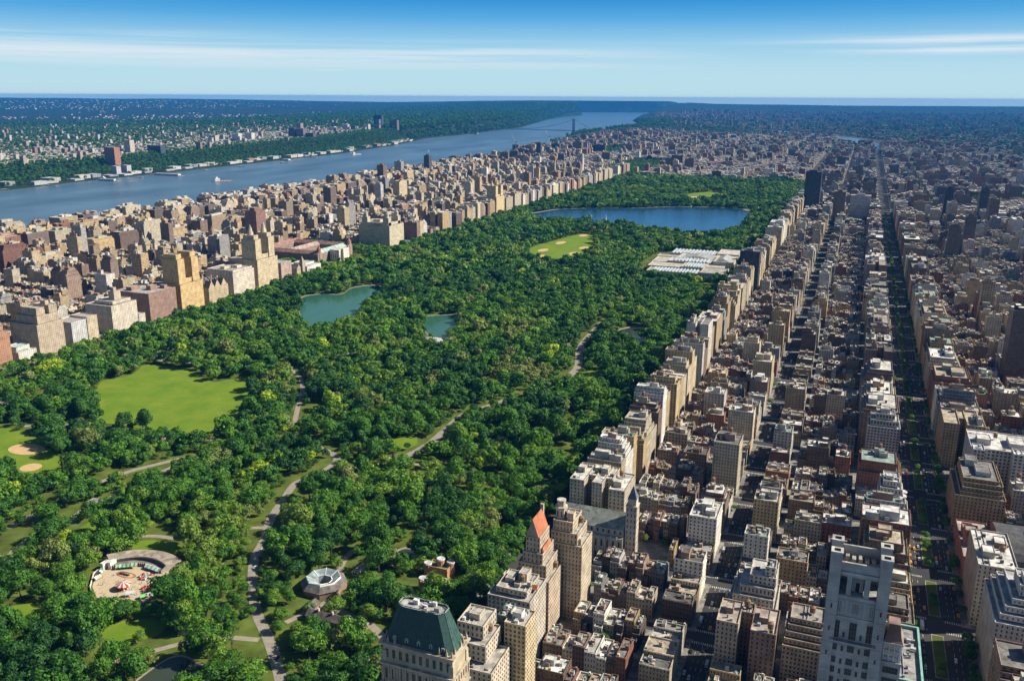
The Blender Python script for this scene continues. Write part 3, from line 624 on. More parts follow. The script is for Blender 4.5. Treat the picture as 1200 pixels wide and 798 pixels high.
LOTS = []
def lot(x0, y0, x1, y1, h, typ, w, where, **k):
    if not (inview(x0, y0, 0, 60, 90) or inview(x1, y1, h, 60, 40) or inview(x0, y0, h, 60, 40)): return
    if x1-x0 < 4 or y1-y0 < 6 or not free(x0, y0, x1, y1): return
    cn, cv = pick(w); j = rnd.uniform(.72, 1.16)
    L = dict(x0=x0, y0=y0, x1=x1, y1=y1, h=h, type=typ, col=cn, colv=tuple(c*j for c in cv), where=where, zb=float(height((x0+x1)/2, (y0+y1)/2)) if y0 > 5000 else 0.0, **k)
    LOTS.append(L)
YARDS = []
def split(a, b_, lo, hi):
    o = [a]
    while o[-1] < b_-.1:
        n = o[-1]+rnd.uniform(lo, hi)
        if b_-n < lo*.8: n = b_
        o.append(n)
    return list(zip(o[:-1], o[1:]))
E_PAL = {'tan': 2.4, 'beige': 3, 'brown': 2.2, 'white': 2.6, 'grey': 1.5, 'red': .8, 'dark': .4}
P_PAL = {'tan': 2, 'beige': 2.2, 'brown': 3.6, 'red': 1.5, 'white': 2.2, 'grey': 1.8, 'dark': .5}
R_PAL = {'brown': 4, 'red': 1.6, 'beige': 2, 'tan': 2, 'white': 1.7, 'grey': 2, 'dark': .8}
H_PAL = {'brown': 4, 'red': 2.6, 'tan': 2.4, 'beige': 1, 'grey': 1.6, 'white': .6}
T_PAL = {'white': 1.6, 'beige': 1.2, 'grey': 2, 'brown': 2, 'dark': 2, 'tan': 1.0, 'red': 1}
W_PAL = {'tan': 6, 'beige': 3.2, 'brown': 2.2, 'red': .5, 'white': .9, 'grey': .5}
WT_PAL = {'tan': 5, 'beige': 3, 'white': 1.2, 'grey': .8, 'red': .8, 'brown': 1.4, 'dark': .3}
WR_PAL = {'brown': 3, 'red': .8, 'beige': 2.2, 'tan': 3, 'white': 1.3, 'grey': 1}
F_PAL = {'tan': 4, 'beige': 4.5, 'white': 2.6, 'brown': .4, 'grey': .5}
def front(side, x0, x1, y0, y1, hl, hh, pal, where, plow=0.0, s=0, setb=.5, lots=(1, 3), ptower=0.0):
    n = rnd.randint(*lots); e = [y0]+sorted(rnd.uniform(y0+13, y1-13) for _ in range(n-1))+[y1]
    if n > 1 and min(b_-a for a, b_ in zip(e[:-1], e[1:])) < 12: e = [y0+(y1-y0)*k/n for k in range(n+1)]
    for a, b_ in zip(e[:-1], e[1:]):
        if rnd.random() < plow:
            for c, d in split(a, b_, 7, 14): lot(x0, c, x1, d-.15, rnd.uniform(13, 22), 'row_house', R_PAL, where)
        elif rnd.random() < ptower: lot(x0+1, a, x1, b_-.3, rnd.uniform(68, 105) if pal is not W_PAL else rnd.uniform(58, 82), 'high_rise', T_PAL if pal is not W_PAL else WT_PAL, where, setb=.5)
        else: lot(x0, a, x1, b_-.3, rnd.uniform(hl, hh), 'apartment_building', pal, where, setb=setb)
for side, ci, s, x0, x1, y0, y1 in BLOCKS:
    mid_ = (y0+y1)/2
    if side == 'E':
        harlem = s >= 97 if ci > 0 else s >= 99
        wf, ef, dep = None, None, 34
        far = s > 86
        if not harlem:
            if ci == 0:
                lo_ = s in (61, 62, 63, 64)
                front('W', x0, x0+rnd.uniform(30, 40), y0, y1, 20 if lo_ else 46, 30 if lo_ else 68, F_PAL, (ci, s, 'w'), .04, s, .85, (1, 3)); front('E', x1-rnd.uniform(20, 28), x1, y0, y1, 30, 56, E_PAL, (ci, s, 'e'), .85 if s < 66 else .45, s, .5, (2, 3))
                a, b_ = x0+41, x1-29
            elif ci == 1:
                front('W', x0, x0+rnd.uniform(18, 26), y0, y1, 24, 52, E_PAL, (ci, s, 'w'), .6, s, .5, (2, 3)); front('E', x1-rnd.uniform(32, 40), x1, y0, y1, 44, 58, P_PAL, (ci, s, 'e'), .04, s, .6, (1, 2))
                a, b_ = x0+27, x1-41
            elif ci == 2:
                front('W', x0, x0+rnd.uniform(34, 42), y0, y1, 44, 60, P_PAL, (ci, s, 'w'), .04, s, .6, (1, 2)); front('E', x1-rnd.uniform(20, 30), x1, y0, y1, 25, 55, P_PAL, (ci, s, 'e'), .5, s, .4, (2, 3), .12)
                a, b_ = x0+43, x1-31
            else:
                front('W', x0, x0+26, y0, y1, 18, 50, P_PAL, (ci, s, 'w'), .5, s, .4, (1, 3), .16); front('E', x1-26, x1, y0, y1, 18, 50, P_PAL, (ci, s, 'e'), .45, s, .4, (1, 3), .22)
                a, b_ = x0+27, x1-27
            rd = (19, 22)
            for row in (0, 1):
                xx = a
                while xx < b_-4:
                    if rnd.random() < (.03 if ci == 0 and s < 66 else .12 if ci < 3 else .33):
                        w = rnd.uniform(13, 26); typ = 'apartment_building'; h = rnd.uniform(22, 44) if rnd.random() < .45 else rnd.uniform(18, 26); pal = P_PAL
                    else: w = rnd.uniform(5.6, 8.6); typ = 'row_house'; h = rnd.uniform(13.5, 20.5); pal = R_PAL
                    if far and typ == 'row_house': w *= 1.6
                    if xx+w > b_-3: w = b_-xx
                    d = rnd.uniform(16, 23)
                    if row == 0: lot(xx, y0, xx+w-.12, y0+d, h, typ, pal, (ci, s, 's'))
                    else: lot(xx, y1-d, xx+w-.12, y1, h, typ, pal, (ci, s, 'n'))
                    xx += w
            YARDS.append((a, b_, mid_-6, mid_+6, .45))
        else:
            if rnd.random() < (.30 if s < 116 else .16):            # slab towers standing in green courts
                for k in range(2):
                    cx = x0+(x1-x0)*(.28+.44*k); hh = rnd.choice((22, 42, 44, 58)); lot(cx-24, mid_-7, cx+24, mid_+7, hh, 'high_rise', {'brown': 4, 'red': 3, 'tan': .6, 'grey': 1}, (ci, s, 'm'), setb=0)
                YARDS.append((x0, x1, y0, y0+16, .9)); YARDS.append((x0, x1, y1-16, y1, .9))
            else:
                for row in (0, 1):
                    for c, d in split(x0, x1, 12, 34):
                        dd = rnd.uniform(20, 26); hh = rnd.uniform(15, 24) if rnd.random() < .92 else rnd.uniform(30, 60)
                        lot(c, y0 if row == 0 else y1-dd, d-.2, y0+dd if row == 0 else y1, hh, 'apartment_building', H_PAL, (ci, s, 'm'))
                YARDS.append((x0, x1, mid_-5, mid_+5, .35))
    elif side == 'W':
        k = ci-len(COLS)
        if k == 0:
            front('E', x1-40, x1, y0, y1, 44, 56, W_PAL, (ci, s, 'e'), .05, s, .6, (1, 3)); front('W', x0, x0+26, y0, y1, 20, 34, W_PAL, (ci, s, 'w'), .4, s, .2, (2, 3), .10)
        elif k == 1: front('E', x1-26, x1, y0, y1, 18, 40, W_PAL, (ci, s, 'e'), .45, s, .2, (2, 3), .16); front('W', x0, x0+28, y0, y1, 18, 46, W_PAL, (ci, s, 'w'), .35, s, .3, (1, 3), .2)
        elif k == 2: front('E', x1-30, x1, y0, y1, 25, 55, W_PAL, (ci, s, 'e'), .2, s, .5, (1, 3), .15); front('W', x0, x0+34, y0, y1, 44, 56, W_PAL, (ci, s, 'w'), .05, s, .6, (1, 2))
        else: front('E', x1-34, x1, y0, y1, 44, 56, W_PAL, (ci, s, 'e'), .05, s, .6, (1, 2)); front('W', x0, x0+40, y0, y1, 38, 56, W_PAL, (ci, s, 'w'), .2, s, .5, (1, 2))
        a, b_ = {0: (x0+27, x1-41), 1: (x0+29, x1-27), 2: (x0+35, x1-31), 3: (x0+41, x1-35)}[k]
        for row in (0, 1):
            xx = a
            while xx < b_-4:
                if rnd.random() < .14: w = rnd.uniform(15, 30); typ = 'apartment_building'; h = rnd.uniform(28, 52)
                else: w = rnd.uniform(7, 13); typ = 'row_house'; h = rnd.uniform(13, 19)
                if xx+w > b_-4: w = b_-xx
                d = rnd.uniform(16, 22)
                if row == 0: lot(xx, y0, xx+w-.12, y0+d, h, typ, WR_PAL if typ == 'row_house' else W_PAL, (ci, s, 's'))
                else: lot(xx, y1-d, xx+w-.12, y1, h, typ, WR_PAL if typ == 'row_house' else W_PAL, (ci, s, 'n'))
                xx += w
        YARDS.append((a, b_, mid_-6, mid_+6, .3))
    else:
        r = rnd.random(); k = ci-20; tall = .10 if k < 5 else .22
        if r < .10:
            for q in range(2): cx = x0+(x1-x0)*(.28+.44*q); lot(cx-24, mid_-8, cx+24, mid_+8, rnd.choice((22, 42, 60)), 'high_rise', {'brown': 4, 'red': 3, 'tan': .6, 'grey': 1}, (ci, s, 'm'), setb=0)
            YARDS.append((x0, x1, y0, y0+16, .9)); YARDS.append((x0, x1, y1-16, y1, .9))
        else:
            for row in (0, 1):
                for c, d in split(x0, x1, 14, 46):
                    h = rnd.uniform(16, 24) if rnd.random() > tall else rnd.uniform(28, 56)
                    if row == 0: lot(c, y0, d-.3, y0+rnd.uniform(20, 26), h, 'apartment_building', H_PAL, (ci, s, 'm'))
                    else: lot(c, y1-rnd.uniform(20, 26), d-.3, y1, h, 'apartment_building', H_PAL, (ci, s, 'm'))
            YARDS.append((x0, x1, mid_-5, mid_+5, .4))
# mainland beyond the side river: looser grain
for _ in range(24000):
    y = 6200+rnd.random()**1.15*15500; x = rnd.uniform(-3600, 5000)
    if y < 11500 and x < np.interp(y, [4700, 6000, 7500, 9000, 10300, 11300], [1700, 1200, 480, 300, -200, -850])+60: continue
    if x < ip(SM, y)+300: continue
    a, b_, w_ = proj(x, y, 0)
    if a < -20 or a > 1230: continue
    big = rnd.random() < .05
    w, d = (rnd.uniform(20, 60), rnd.uniform(14, 22)) if rnd.random() < .6 else (rnd.uniform(12, 26), rnd.uniform(16, 30))
    lot(x, y, x+w, y+d, rnd.uniform(40, 66) if big else rnd.uniform(8, 22), 'high_rise' if big else 'apartment_building', H_PAL, (40, 0, 'm'), setb=0)

# ------------------------------------------------------------------ emit generic buildings
PLACE = {0: 'the first row of blocks east of the park', 1: 'the second row of blocks east of the park', 2: 'the third row of blocks, past the planted median', 3: 'the fourth row of blocks', 4: 'the fifth row of blocks'}
for L in LOTS: compose(L)
LA = np.array([(L['x0'], L['y0'], L['x1'], L['y1'], L['h'], L['zb']) for L in LOTS])
ax, ay, aw = proj((LA[:, 0]+LA[:, 2])/2, (LA[:, 1]+LA[:, 3])/2, LA[:, 5]+LA[:, 4])
gx, gy, gw = proj((LA[:, 0]+LA[:, 2])/2, (LA[:, 1]+LA[:, 3])/2, LA[:, 5])
size = (np.hypot(LA[:, 2]-LA[:, 0], LA[:, 3]-LA[:, 1])*LA[:, 4])/gw**2
vis = (ax > -25) & (ax < 1225) & (ay < 815) & (ay > 60)
for i, L in enumerate(LOTS): L['size'] = float(size[i]) if vis[i] else 0.0; L['w'] = float(gw[i]); L['px'] = (float(ax[i]), float(ay[i]))
LIM = {'apartment_building': 290, 'row_house': 295, 'high_rise': 150}
for typ, n in LIM.items():
    for L in sorted((q for q in LOTS if q['type'] == typ), key=lambda q: -q['size'])[:n]:
        if L['size'] > 0: L['own'] = True

TANKME = {}
def tank_mesh(k):
    if k not in TANKME:
        mb = MB(); r = 1.9
        for a in range(4): x, y = 1.3*math.cos(a*math.pi/2+.78), 1.3*math.sin(a*math.pi/2+.78); mb.box(x-.12, y-.12, x+.12, y+.12, 0, 1.6, (0.1, 0.1, 0.1), mi=1)
        mb.cyl(0, 0, r, 1.6, 5.2, (0.2, 0.12, 0.07), 10); mb.cyl(0, 0, r*1.08, 5.2, 6.6, (0.16, 0.12, 0.09), 10, top=0.0)
        me = mb.mesh('water_tank', [M_WOODTANK, M_STEEL]); TANKME[k] = me
    return TANKME[k]
def shade(c, f): return tuple(min(1, x*f) for x in c)
def build_own(L, name, label, cat, group=None):
    T = L['tiers']; near = L['w'] < 1050; ox, oy = (L['x0']+L['x1'])/2, (L['y0']+L['y1'])/2; zb = L['zb']
    mb = MB((ox, oy, zb)); rfs = []; off = rnd.uniform(0, 200)
    for k, (a, b_, c, d, z0, z1) in enumerate(T):
        args = (a, b_, c, d, zb+z0, zb+z1, L['colv'], shade(L['roof'], rnd.uniform(.85, 1.1)), L['win'])
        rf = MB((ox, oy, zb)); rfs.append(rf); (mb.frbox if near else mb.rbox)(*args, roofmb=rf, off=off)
    if near and L['type'] != 'row_house':      # a light string course under the top storeys
        a, b_, c, d, z0, z1 = T[0]; q = .35; zz = zb+max(6, z1-7.5)
        if z1-z0 > 15:
            for z_ in (zz, zb+7): mb.box(a-q, b_-q, c+q, d+q, z_, z_+.6, shade(L['colv'], 1.25))
    if near and L['type'] == 'row_house':
        a, b_, c, d, z0, z1 = T[0]; cc_ = shade(L['colv'], rnd.choice((.55, 1.3, 1.2, .7)))
        if L['where'][2] in ('s', 'w', 'e'): mb.box(a+.05, b_-.55, c-.05, b_, zb+z1-1.0, zb+z1-.35, cc_)
        mb.box(a+.4, b_-.25, c-.4, b_, zb+3.9, zb+4.2, cc_)
    root = mb.build(name); tag(root, label, cat, group)
    for rf in rfs: link('roof', rf.mesh('roof'), root)
    for k, (a, b_, c, d, z0, z1) in enumerate(L['bulk']):
        if c-a > 3.4 or k == 0: nm = 'stair_bulkhead'
        else: nm = 'roof_vent'
        if L['w'] > 1500 and k > 1: continue
        if k > 7 and L['w'] > 800: continue
        cx, cy_ = (a+c)/2, (b_+d)/2; q = MB((cx, cy_, zb+z0)); cc = L['bcol'] if nm == 'stair_bulkhead' else rnd.choice(((0.5, 0.5, 0.48), (0.6, 0.6, 0.58), (0.14, 0.13, 0.13), (0.33, 0.22, 0.15), (0.4, 0.36, 0.3), (0.08, 0.14, 0.04)))
        if nm == 'stair_bulkhead': q.rbox(a, b_, c, d, zb+z0, zb+z1, cc, L['roof'], par=.4, t=.25)
        else: q.box(a, b_, c, d, zb+z0, zb+z1, cc)
        o = link(nm, q.mesh(nm), root, (cx-ox, cy_-oy, z0))
    for (x, y, z, r_) in L['tanks']: link('water_tank', tank_mesh(0), root, (x-ox, y-oy, z-.1))
    if L['type'] == 'apartment_building' and near and rnd.random() < .35:      # planted roof terrace
        t_ = T[-1]; a, b_, c, d, z0, z1 = T[0] if len(T) > 1 and T[1][4] > 5 else t_
        for k in range(rnd.randint(2, 6)):
            g_ = MB((ox, oy, zb)); s_ = rnd.uniform(.8, 2.0); px_, py_ = (rnd.uniform(a+1, c-2.2), b_+.7) if rnd.random() < .6 else (c-2.6, rnd.uniform(b_+1, d-3)); q_ = s_/2; tz = zb+z1
            g_.prism([(px_+q_+q_*math.cos(v_)*rnd.uniform(.7, 1.1), py_+q_+q_*math.sin(v_)*rnd.uniform(.7, 1.1)) for v_ in (0, 1.05, 2.1, 3.14, 4.2, 5.2)], tz-1.1, tz+rnd.uniform(-.1, 1.0), (0.07, 0.14, 0.02), top=.7)
            link('roof_shrub', g_.mesh('roof_shrub'), root)
    return root

SIDEW = {'w': 'west-side', 'e': 'east-side', 's': 'south-row', 'n': 'north-row', 'm': 'mid-block'}
def rowname(ci, s):
    if ci in (0, 1, 2, 3, 4, 5, 6, 7): return ordw(ci+1)+' strip east of the park'
    if 8 <= ci <= 11: return ordw(ci-7)+' strip west of the park'
    return 'streets beyond the park'
cnt = {}; used = {}; FL = ('very low', 'low', 'mid-height', 'tall', 'very tall', 'towering', 'towering')
own = sorted((L for L in LOTS if L.get('own')), key=lambda L: (L['y0'], L['x0']))
for L in own:
    ci, s, sd_ = L['where']; fl = round(L['h']/3.2)
    kn = {'apartment_building': 'apartment block', 'row_house': 'row house', 'high_rise': 'high-rise'}[L['type']]
    m_ = 'stone' if L['col'] in ('beige', 'white', 'tan') and L['type'] != 'row_house' else 'brick' if L['col'] != 'dark' else 'glass'
    ex = ' with a water tank' if L['tanks'] else ''
    if ci < 12:
        b_ = ordw(s-60 if ci < 8 else s-66) if (s > 60 if ci < 8 else s > 66) else 'lowest'
        key = (L['type'], ci, s, sd_, L['col']); cnt[key] = cnt.get(key, 0)+1
        lab = f"{L['col']} {kn}, {ordw(cnt[key])} in {SIDEW[sd_]} of {b_} block, {rowname(ci, s)}"
    else:
        key = (L['type'], 'far', L['col'], fl//6); cnt[key] = cnt.get(key, 0)+1
        lab = f"{L['col']} {kn} beyond the park, {ordw(cnt[key])} nearest of {FL[min(6, fl//6)]} {L['col']} ones"
    grp = {'apartment_building': 'apartment buildings along the avenues', 'row_house': 'row houses in the side streets', 'high_rise': 'high-rises above the rooftops'}[L['type']]
    build_own(L, L['type'], lab, kn.replace('block', 'building'), grp)

# everything smaller: one mesh per kind
for typ, nm, lab in (('row_house', 'row_house_mass', 'smaller and farther row houses filling the side streets'), ('apartment_building', 'apartment_building_mass', 'smaller and farther apartment buildings filling the city'), ('high_rise', 'high_rise_mass', 'smallest distant high-rises standing among the far streets')):
    mb = MB()
    for L in LOTS:
        if L['type'] != typ or L.get('own'): continue
        zb = L['zb']; off = rnd.uniform(0, 300); near = L['w'] < 2600
        if L['w'] > 7000: L['tiers'] = L['tiers'][:1]
        for (a, b_, c, d, z0, z1) in L['tiers']:
            if near: mb.rbox(a, b_, c, d, zb+z0, zb+z1, L['colv'], L['roof'], L['win'], off)
            else: mb.box(a, b_, c, d, zb+z0-(8 if zb else 0), zb+z1, L['colv'], L['roof'], L['win'], off=off)
        if L['w'] < 7000:
            for k, (a, b_, c, d, z0, z1) in enumerate(L['bulk'][:(9 if near else 2)]): mb.box(a, b_, c, d, zb+z0, zb+z1, L['bcol'], L['roof'])
        if near:
            for (x, y, z, r_) in L['tanks']: mb.cyl(x, y, r_, zb+z+1.2, zb+z+5, (0.2, 0.12, 0.07), 7); mb.cyl(x, y, r_*1.05, zb+z+5, zb+z+6.2, (0.15, 0.12, 0.1), 7, top=0)
    if mb.f: tag(mb.build(nm), lab, None, None, 'stuff')
print('lots', len(LOTS), 'own', len(own))

# ------------------------------------------------------------------ hand-built landmarks
def glass(mb, ax, ay, bx, by, z, w, h, n, c, depth=.25): pass
WIN_ME = {}
def window_mesh(w, h, mull=1, trans=1, arch=False):
    """frame standing round a pane, facing -y, origin at its sill centre"""
    k = (round(w, 2), round(h, 2), mull, trans, arch)
    if k in WIN_ME: return WIN_ME[k]
    mb = MB(); t = .12
    mb.box(-w/2, -.03, w/2, .05, 0, h, (0.03, 0.03, 0.035), mi=1, bottom=True)
    mb.box(-w/2-t, -.14, -w/2, .05, -t, h+t, (0.5, 0.47, 0.4)); mb.box(w/2, -.14, w/2+t, .05, -t, h+t, (0.5, 0.47, 0.4)); mb.box(-w/2, -.14, w/2, .05, h, h+t, (0.5, 0.47, 0.4)); mb.box(-w/2-.05, -.22, w/2+.05, .05, -t-.05, -.01, (0.5, 0.47, 0.4))
    for i in range(1, mull+1): x = -w/2+w*i/(mull+1); mb.box(x-.05, -.08, x+.05, .0, .01, h-.01, (0.2, 0.2, 0.2))
    for i in range(1, trans+1): z = h*i/(trans+1); mb.box(-w/2+.01, -.075, w/2-.01, .0, z-.04, z+.04, (0.2, 0.2, 0.2))
    if arch: mb.cyl(0, 0, .01, h, h+.01, (0.5, 0.5, 0.5), 4)
    WIN_ME[k] = mb.mesh('window'); return WIN_ME[k]
def put_windows(root, org, spots, w, h, face, mull=1, trans=1, cap=100):
    me = window_mesh(w, h, mull, trans); rz = {'S': 0, 'E': math.pi/2, 'W': -math.pi/2, 'N': math.pi}[face]
    for (x, y, z) in spots[:cap]:
        o = link('window', me, root, (x-org[0], y-org[1], z-org[2])); o.rotation_euler = (0, 0, rz)

def landmark(name, label, cat, org, group=None):
    e = empty(name, org); tag(e, label, cat, group); return e
def part(name, mb, root, org, mats=None, label=None):
    mb.o = org; o = link(name, mb.mesh(name, mats), root); 
    if label: o['label'] = label
    return o
def rim(mb, x0, y0, x1, y1, z, h, t, col):
    mb.box(x0, y0, x1, y0+t, z, z+h, col); mb.box(x0, y1-t, x1, y1, z, z+h, col); mb.box(x0, y0+t, x0+t, y1-t, z, z+h-.003, col); mb.box(x1-t, y0+t, x1, y1-t, z, z+h-.003, col)

# -- hotel tower with the green copper mansard
org = (58, 188, 0); C_ = (0.47, 0.39, 0.28); x0, y0, x1, y1 = 36, 172, 77, 192
r = landmark('hotel_tower', 'tall limestone hotel tower with steep green copper mansard roof', 'hotel', org)
m_ = MB(); E_ = 105
m_.box(x0, y0+1, x1, y1, 0, E_-12, C_); m_.box(x0-2, y0+4, x0, y1-4, 0, E_-17, C_); m_.box(x1, y0+5, x1+2, y1-4, 0, E_-17, C_)
m_.box(x0+.8, y0+1.8, x1-.8, y1-.8, E_-12, E_, C_)
for k in range(13):       # pilasters between the window bays
    xx = x0+.6+k*(x1-x0-2)/12; m_.box(xx, y0+.4, xx+.9, y0+1.0, 0, E_-13, C_)
for k in range(7): yy = y0+1.4+k*(y1-y0-3)/6; m_.box(x1, yy, x1+.5, yy+.8, 0, E_-13, C_)
for z in (E_-34, E_-24, E_-12.4, E_-.8): m_.box(x0-.7, y0-.2, x1+.7, y1+.6, z, z+.9, (0.5, 0.43, 0.32))
for xx in (x0, x1-3.2):
    for yy in (y0+1, y1-3.2): m_.prism([(xx+.2, yy+.2), (xx+3, yy+.2), (xx+3, yy+3), (xx+.2, yy+3)], E_-12, E_-5, C_, top=.9)
wl_ = part('wall', m_, r, org)
m_ = MB(); ins = 5.4
oct_ = [(x0+4, y0+1.8), (x1-4, y0+1.8), (x1-.8, y0+5), (x1-.8, y1-4), (x1-4, y1-.8), (x0+4, y1-.8), (x0+.8, y1-4), (x0+.8, y0+5)]
top_ = [(46, 178.6), (66, 178.6), (69, 180.6), (69, 185.5), (66, 187.5), (46, 187.5), (43, 185.5), (43, 180.6)]
for k in range(8):
    a, b_ = oct_[k], oct_[(k+1) % 8]; c, d = top_[(k+1) % 8], top_[k]; m_.poly([(*a, E_), (*b_, E_), (*c, E_+19), (*d, E_+19)], (1, 1, 1))
    n_ = max(1, int(math.hypot(b_[0]-a[0], b_[1]-a[1])/2.4))
    for j in range(n_+1):
        t_ = j/n_; p = Vector((a[0]+(b_[0]-a[0])*t_, a[1]+(b_[1]-a[1])*t_, E_)); q = Vector((d[0]+(c[0]-d[0])*t_, d[1]+(c[1]-d[1])*t_, E_+19)); m_.tube(p, q, .13, (1, 1, 1), 4)
mr_ = part('mansard_roof', m_, r, org, [M_COPPER])
m_ = MB(); m_.poly([(*p, E_+18.4) for p in top_], (0.45, 0.44, 0.42))
for k in range(8):
    a, b_ = top_[k], top_[(k+1) % 8]; m_.tube((*a, E_+19.6), (*b_, E_+19.6), .3, (0.3, 0.36, 0.33), 5)
    for t_ in np.linspace(0, 1, 5): m_.tube((a[0]+(b_[0]-a[0])*t_, a[1]+(b_[1]-a[1])*t_, E_+18.4), (a[0]+(b_[0]-a[0])*t_, a[1]+(b_[1]-a[1])*t_, E_+20.4), .14, (0.3, 0.36, 0.33), 4)
dk_ = part('roof_deck', m_, r, org)
for k in range(9):
    m_ = MB(); s_ = rnd.uniform(1.2, 3); xx = x0+12+rnd.random()*(x1-x0-25); yy = y0+8+rnd.random()*6; m_.box(xx, yy, xx+s_, yy+s_*.7, E_+18.4, E_+18.4+rnd.uniform(.8, 2.6), rnd.choice(((0.65, 0.65, 0.65), (0.3, 0.3, 0.3), (0.5, 0.42, 0.35)))); part('cooling_unit', m_, dk_, org)
for k in range(5):       # dormers with small round pediments
    m_ = MB(); xx = x0+7.5+k*6.8; yy = y0+2.2; m_.box(xx-.9, yy, xx+.9, yy+3, E_+1, E_+3.6, (0.5, 0.52, 0.45)); m_.prism([(xx+1.1*math.cos(a), yy+3) for a in (0, 1)]+[(xx, yy)], E_+3.6, E_+3.7, (0.5, 0.5, 0.45)); m_.cyl(xx, yy+1.4, 1.15, E_+3.6, E_+4.8, (0.45, 0.5, 0.43), 8, top=.4); m_.box(xx-.45, yy-.1, xx+.45, yy, E_+1.5, E_+3.2, (0.03, 0.03, 0.03), mi=1); part('dormer', m_, mr_, org)
for yy in (y0+9, y0+16):
    m_ = MB(); xx = x1-2.6; m_.box(xx-3, yy-.9, xx+.4, yy+.9, E_+1, E_+3.6, (0.5, 0.52, 0.45)); m_.cyl(xx-1, yy, 1.15, E_+3.6, E_+4.8, (0.45, 0.5, 0.43), 8, top=.4); m_.box(xx+.4, yy-.45, xx+.5, yy+.45, E_+1.5, E_+3.2, (0.03, 0.03, 0.03), mi=1); part('dormer', m_, mr_, org)
for xx, yy in ((x0+1, y0+1.6), (x0+4, y0+1.6), (x1-4, y0+1.6), (x1-1, y0+1.6), (x1-1, y0+5), (x1-1, y0+12), (x1-1, y1-5), (x1-1, y1-1), (x0+1, y0+6), (x1-8, y0+1.6), (x0+8, y0+1.6)):
    m_ = MB(); m_.box(xx-.5, yy-.5, xx+.5, yy+.5, E_, E_+2, C_); m_.cyl(xx, yy, .45, E_+2, E_+4.6, C_, 6, top=0); part('finial', m_, wl_, org)
sp_ = [(x0+3.1+k*(x1-x0-6.4)/9.0, y0+1.0, z) for k in range(10) for z in (E_-31, E_-21)]; put_windows(wl_, org, sp_, 1.9, 6.2, 'S', 1, 2)
sp_ = [(x0+3.1+k*(x1-x0-6.4)/9.0, y0+1.8, E_-9) for k in range(10)]; put_windows(wl_, org, sp_, 1.7, 5, 'S', 1, 1)
sp_ = [(x0+3.1+k*(x1-x0-6.4)/9.0, y0+1.0, z) for z in range(int(E_-39), 42, -4) for k in (0, 1, 4, 5, 8, 9)]; put_windows(wl_, org, sp_, 1.3, 2.1, 'S', 1, 1, 52)
sp_ = [(x1+2.0, y0+8+k*4, z) for z in (E_-31, E_-24, E_-38, E_-45, E_-52) for k in range(3)]; put_windows(wl_, org, sp_, 1.3, 3, 'E')

# -- slim pale limestone tower with four corner turrets and an open belvedere
org = (256, 175, 0); C_ = (0.45, 0.44, 0.42); x0, y0, x1, y1 = 245, 161.5, 267.2, 176
r = landmark('limestone_tower', 'slim pale grey limestone tower with open corner-turret crown and belvedere openings', 'skyscraper', org)
m_ = MB(); H_ = 205
m_.box(x0, y0+1.2, x1, y1, 0, 187, C_)
x_ = [x0, x0+3.8, x0+6.8, x0+8.6, x0+13.2, x0+15.2, x0+17.9, x1]
for i in (0, 2, 4, 6): m_.box(x_[i], y0+1.2, x_[i+1], y0+2.4, 187, 195, C_)
m_.box(x0, y0+1.2, x1, y0+2.4, 195, 197.5, C_); m_.box(x0, y1-1.2, x1, y1, 187, 197.5, C_)
for xx in (x0, x1-1.2):
    m_.box(xx, y0+2.4, xx+1.2, y0+5, 187, 197.5, C_); m_.box(xx, y1-4, xx+1.2, y1-1.2, 187, 197.5, C_); m_.box(xx, y0+5, xx+1.2, y1-4, 187, 189.5, C_); m_.box(xx, y0+5, xx+1.2, y1-4, 195, 197.5, C_)
m_.box(x0+8.9, y0+5, x0+12.9, y0+8, 187, 193.5, (0.5, 0.5, 0.5)); m_.box(x0+10.2, y0+4.9, x0+11.6, y0+5, 187, 191, (0.04, 0.04, 0.04))
for sx in (x0, x1-4.2):
    for sy, zb_ in ((y0, 0), (y1-4.2, 197.5)):
        m_.box(sx, sy, sx+.9, sy+4.2, zb_, H_, C_); m_.box(sx+3.3, sy, sx+4.2, sy+4.2, zb_, H_, C_)
        m_.box(sx+.9, sy, sx+3.3, sy+.9, zb_, H_-.002, C_); m_.box(sx+.9, sy+3.3, sx+3.3, sy+4.2, 197.6, H_-.002, C_); m_.box(sx+.9, sy+.9, sx+3.3, sy+3.3, 197.6, H_-2.5, (0.3, 0.3, 0.3))
        m_.box(sx-.15, sy-.15, sx+.9, sy+4.35, H_-.4, H_+.25, shade(C_, 1.15)); m_.box(sx+3.3, sy-.15, sx+4.35, sy+4.35, H_-.4, H_+.25, shade(C_, 1.15)); m_.box(sx+.9, sy-.15, sx+3.3, sy+.9, H_-.4, H_+.24, shade(C_, 1.15)); m_.box(sx+.9, sy+3.3, sx+3.3, sy+4.35, H_-.4, H_+.24, shade(C_, 1.15))
m_.box(x0+4.2, y0+1.0, x1-4.2, y0+1.9, 197.5, 201, C_); m_.box(x0+4.2, y1-1.5, x1-4.2, y1-.6, 197.5, 202.5, C_); m_.box(x1-1.6, y0+4.2, x1-.7, y1-4.2, 197.5, 201.5, C_); m_.box(x0+.7, y0+4.2, x0+1.6, y1-4.2, 197.5, 201.5, C_)
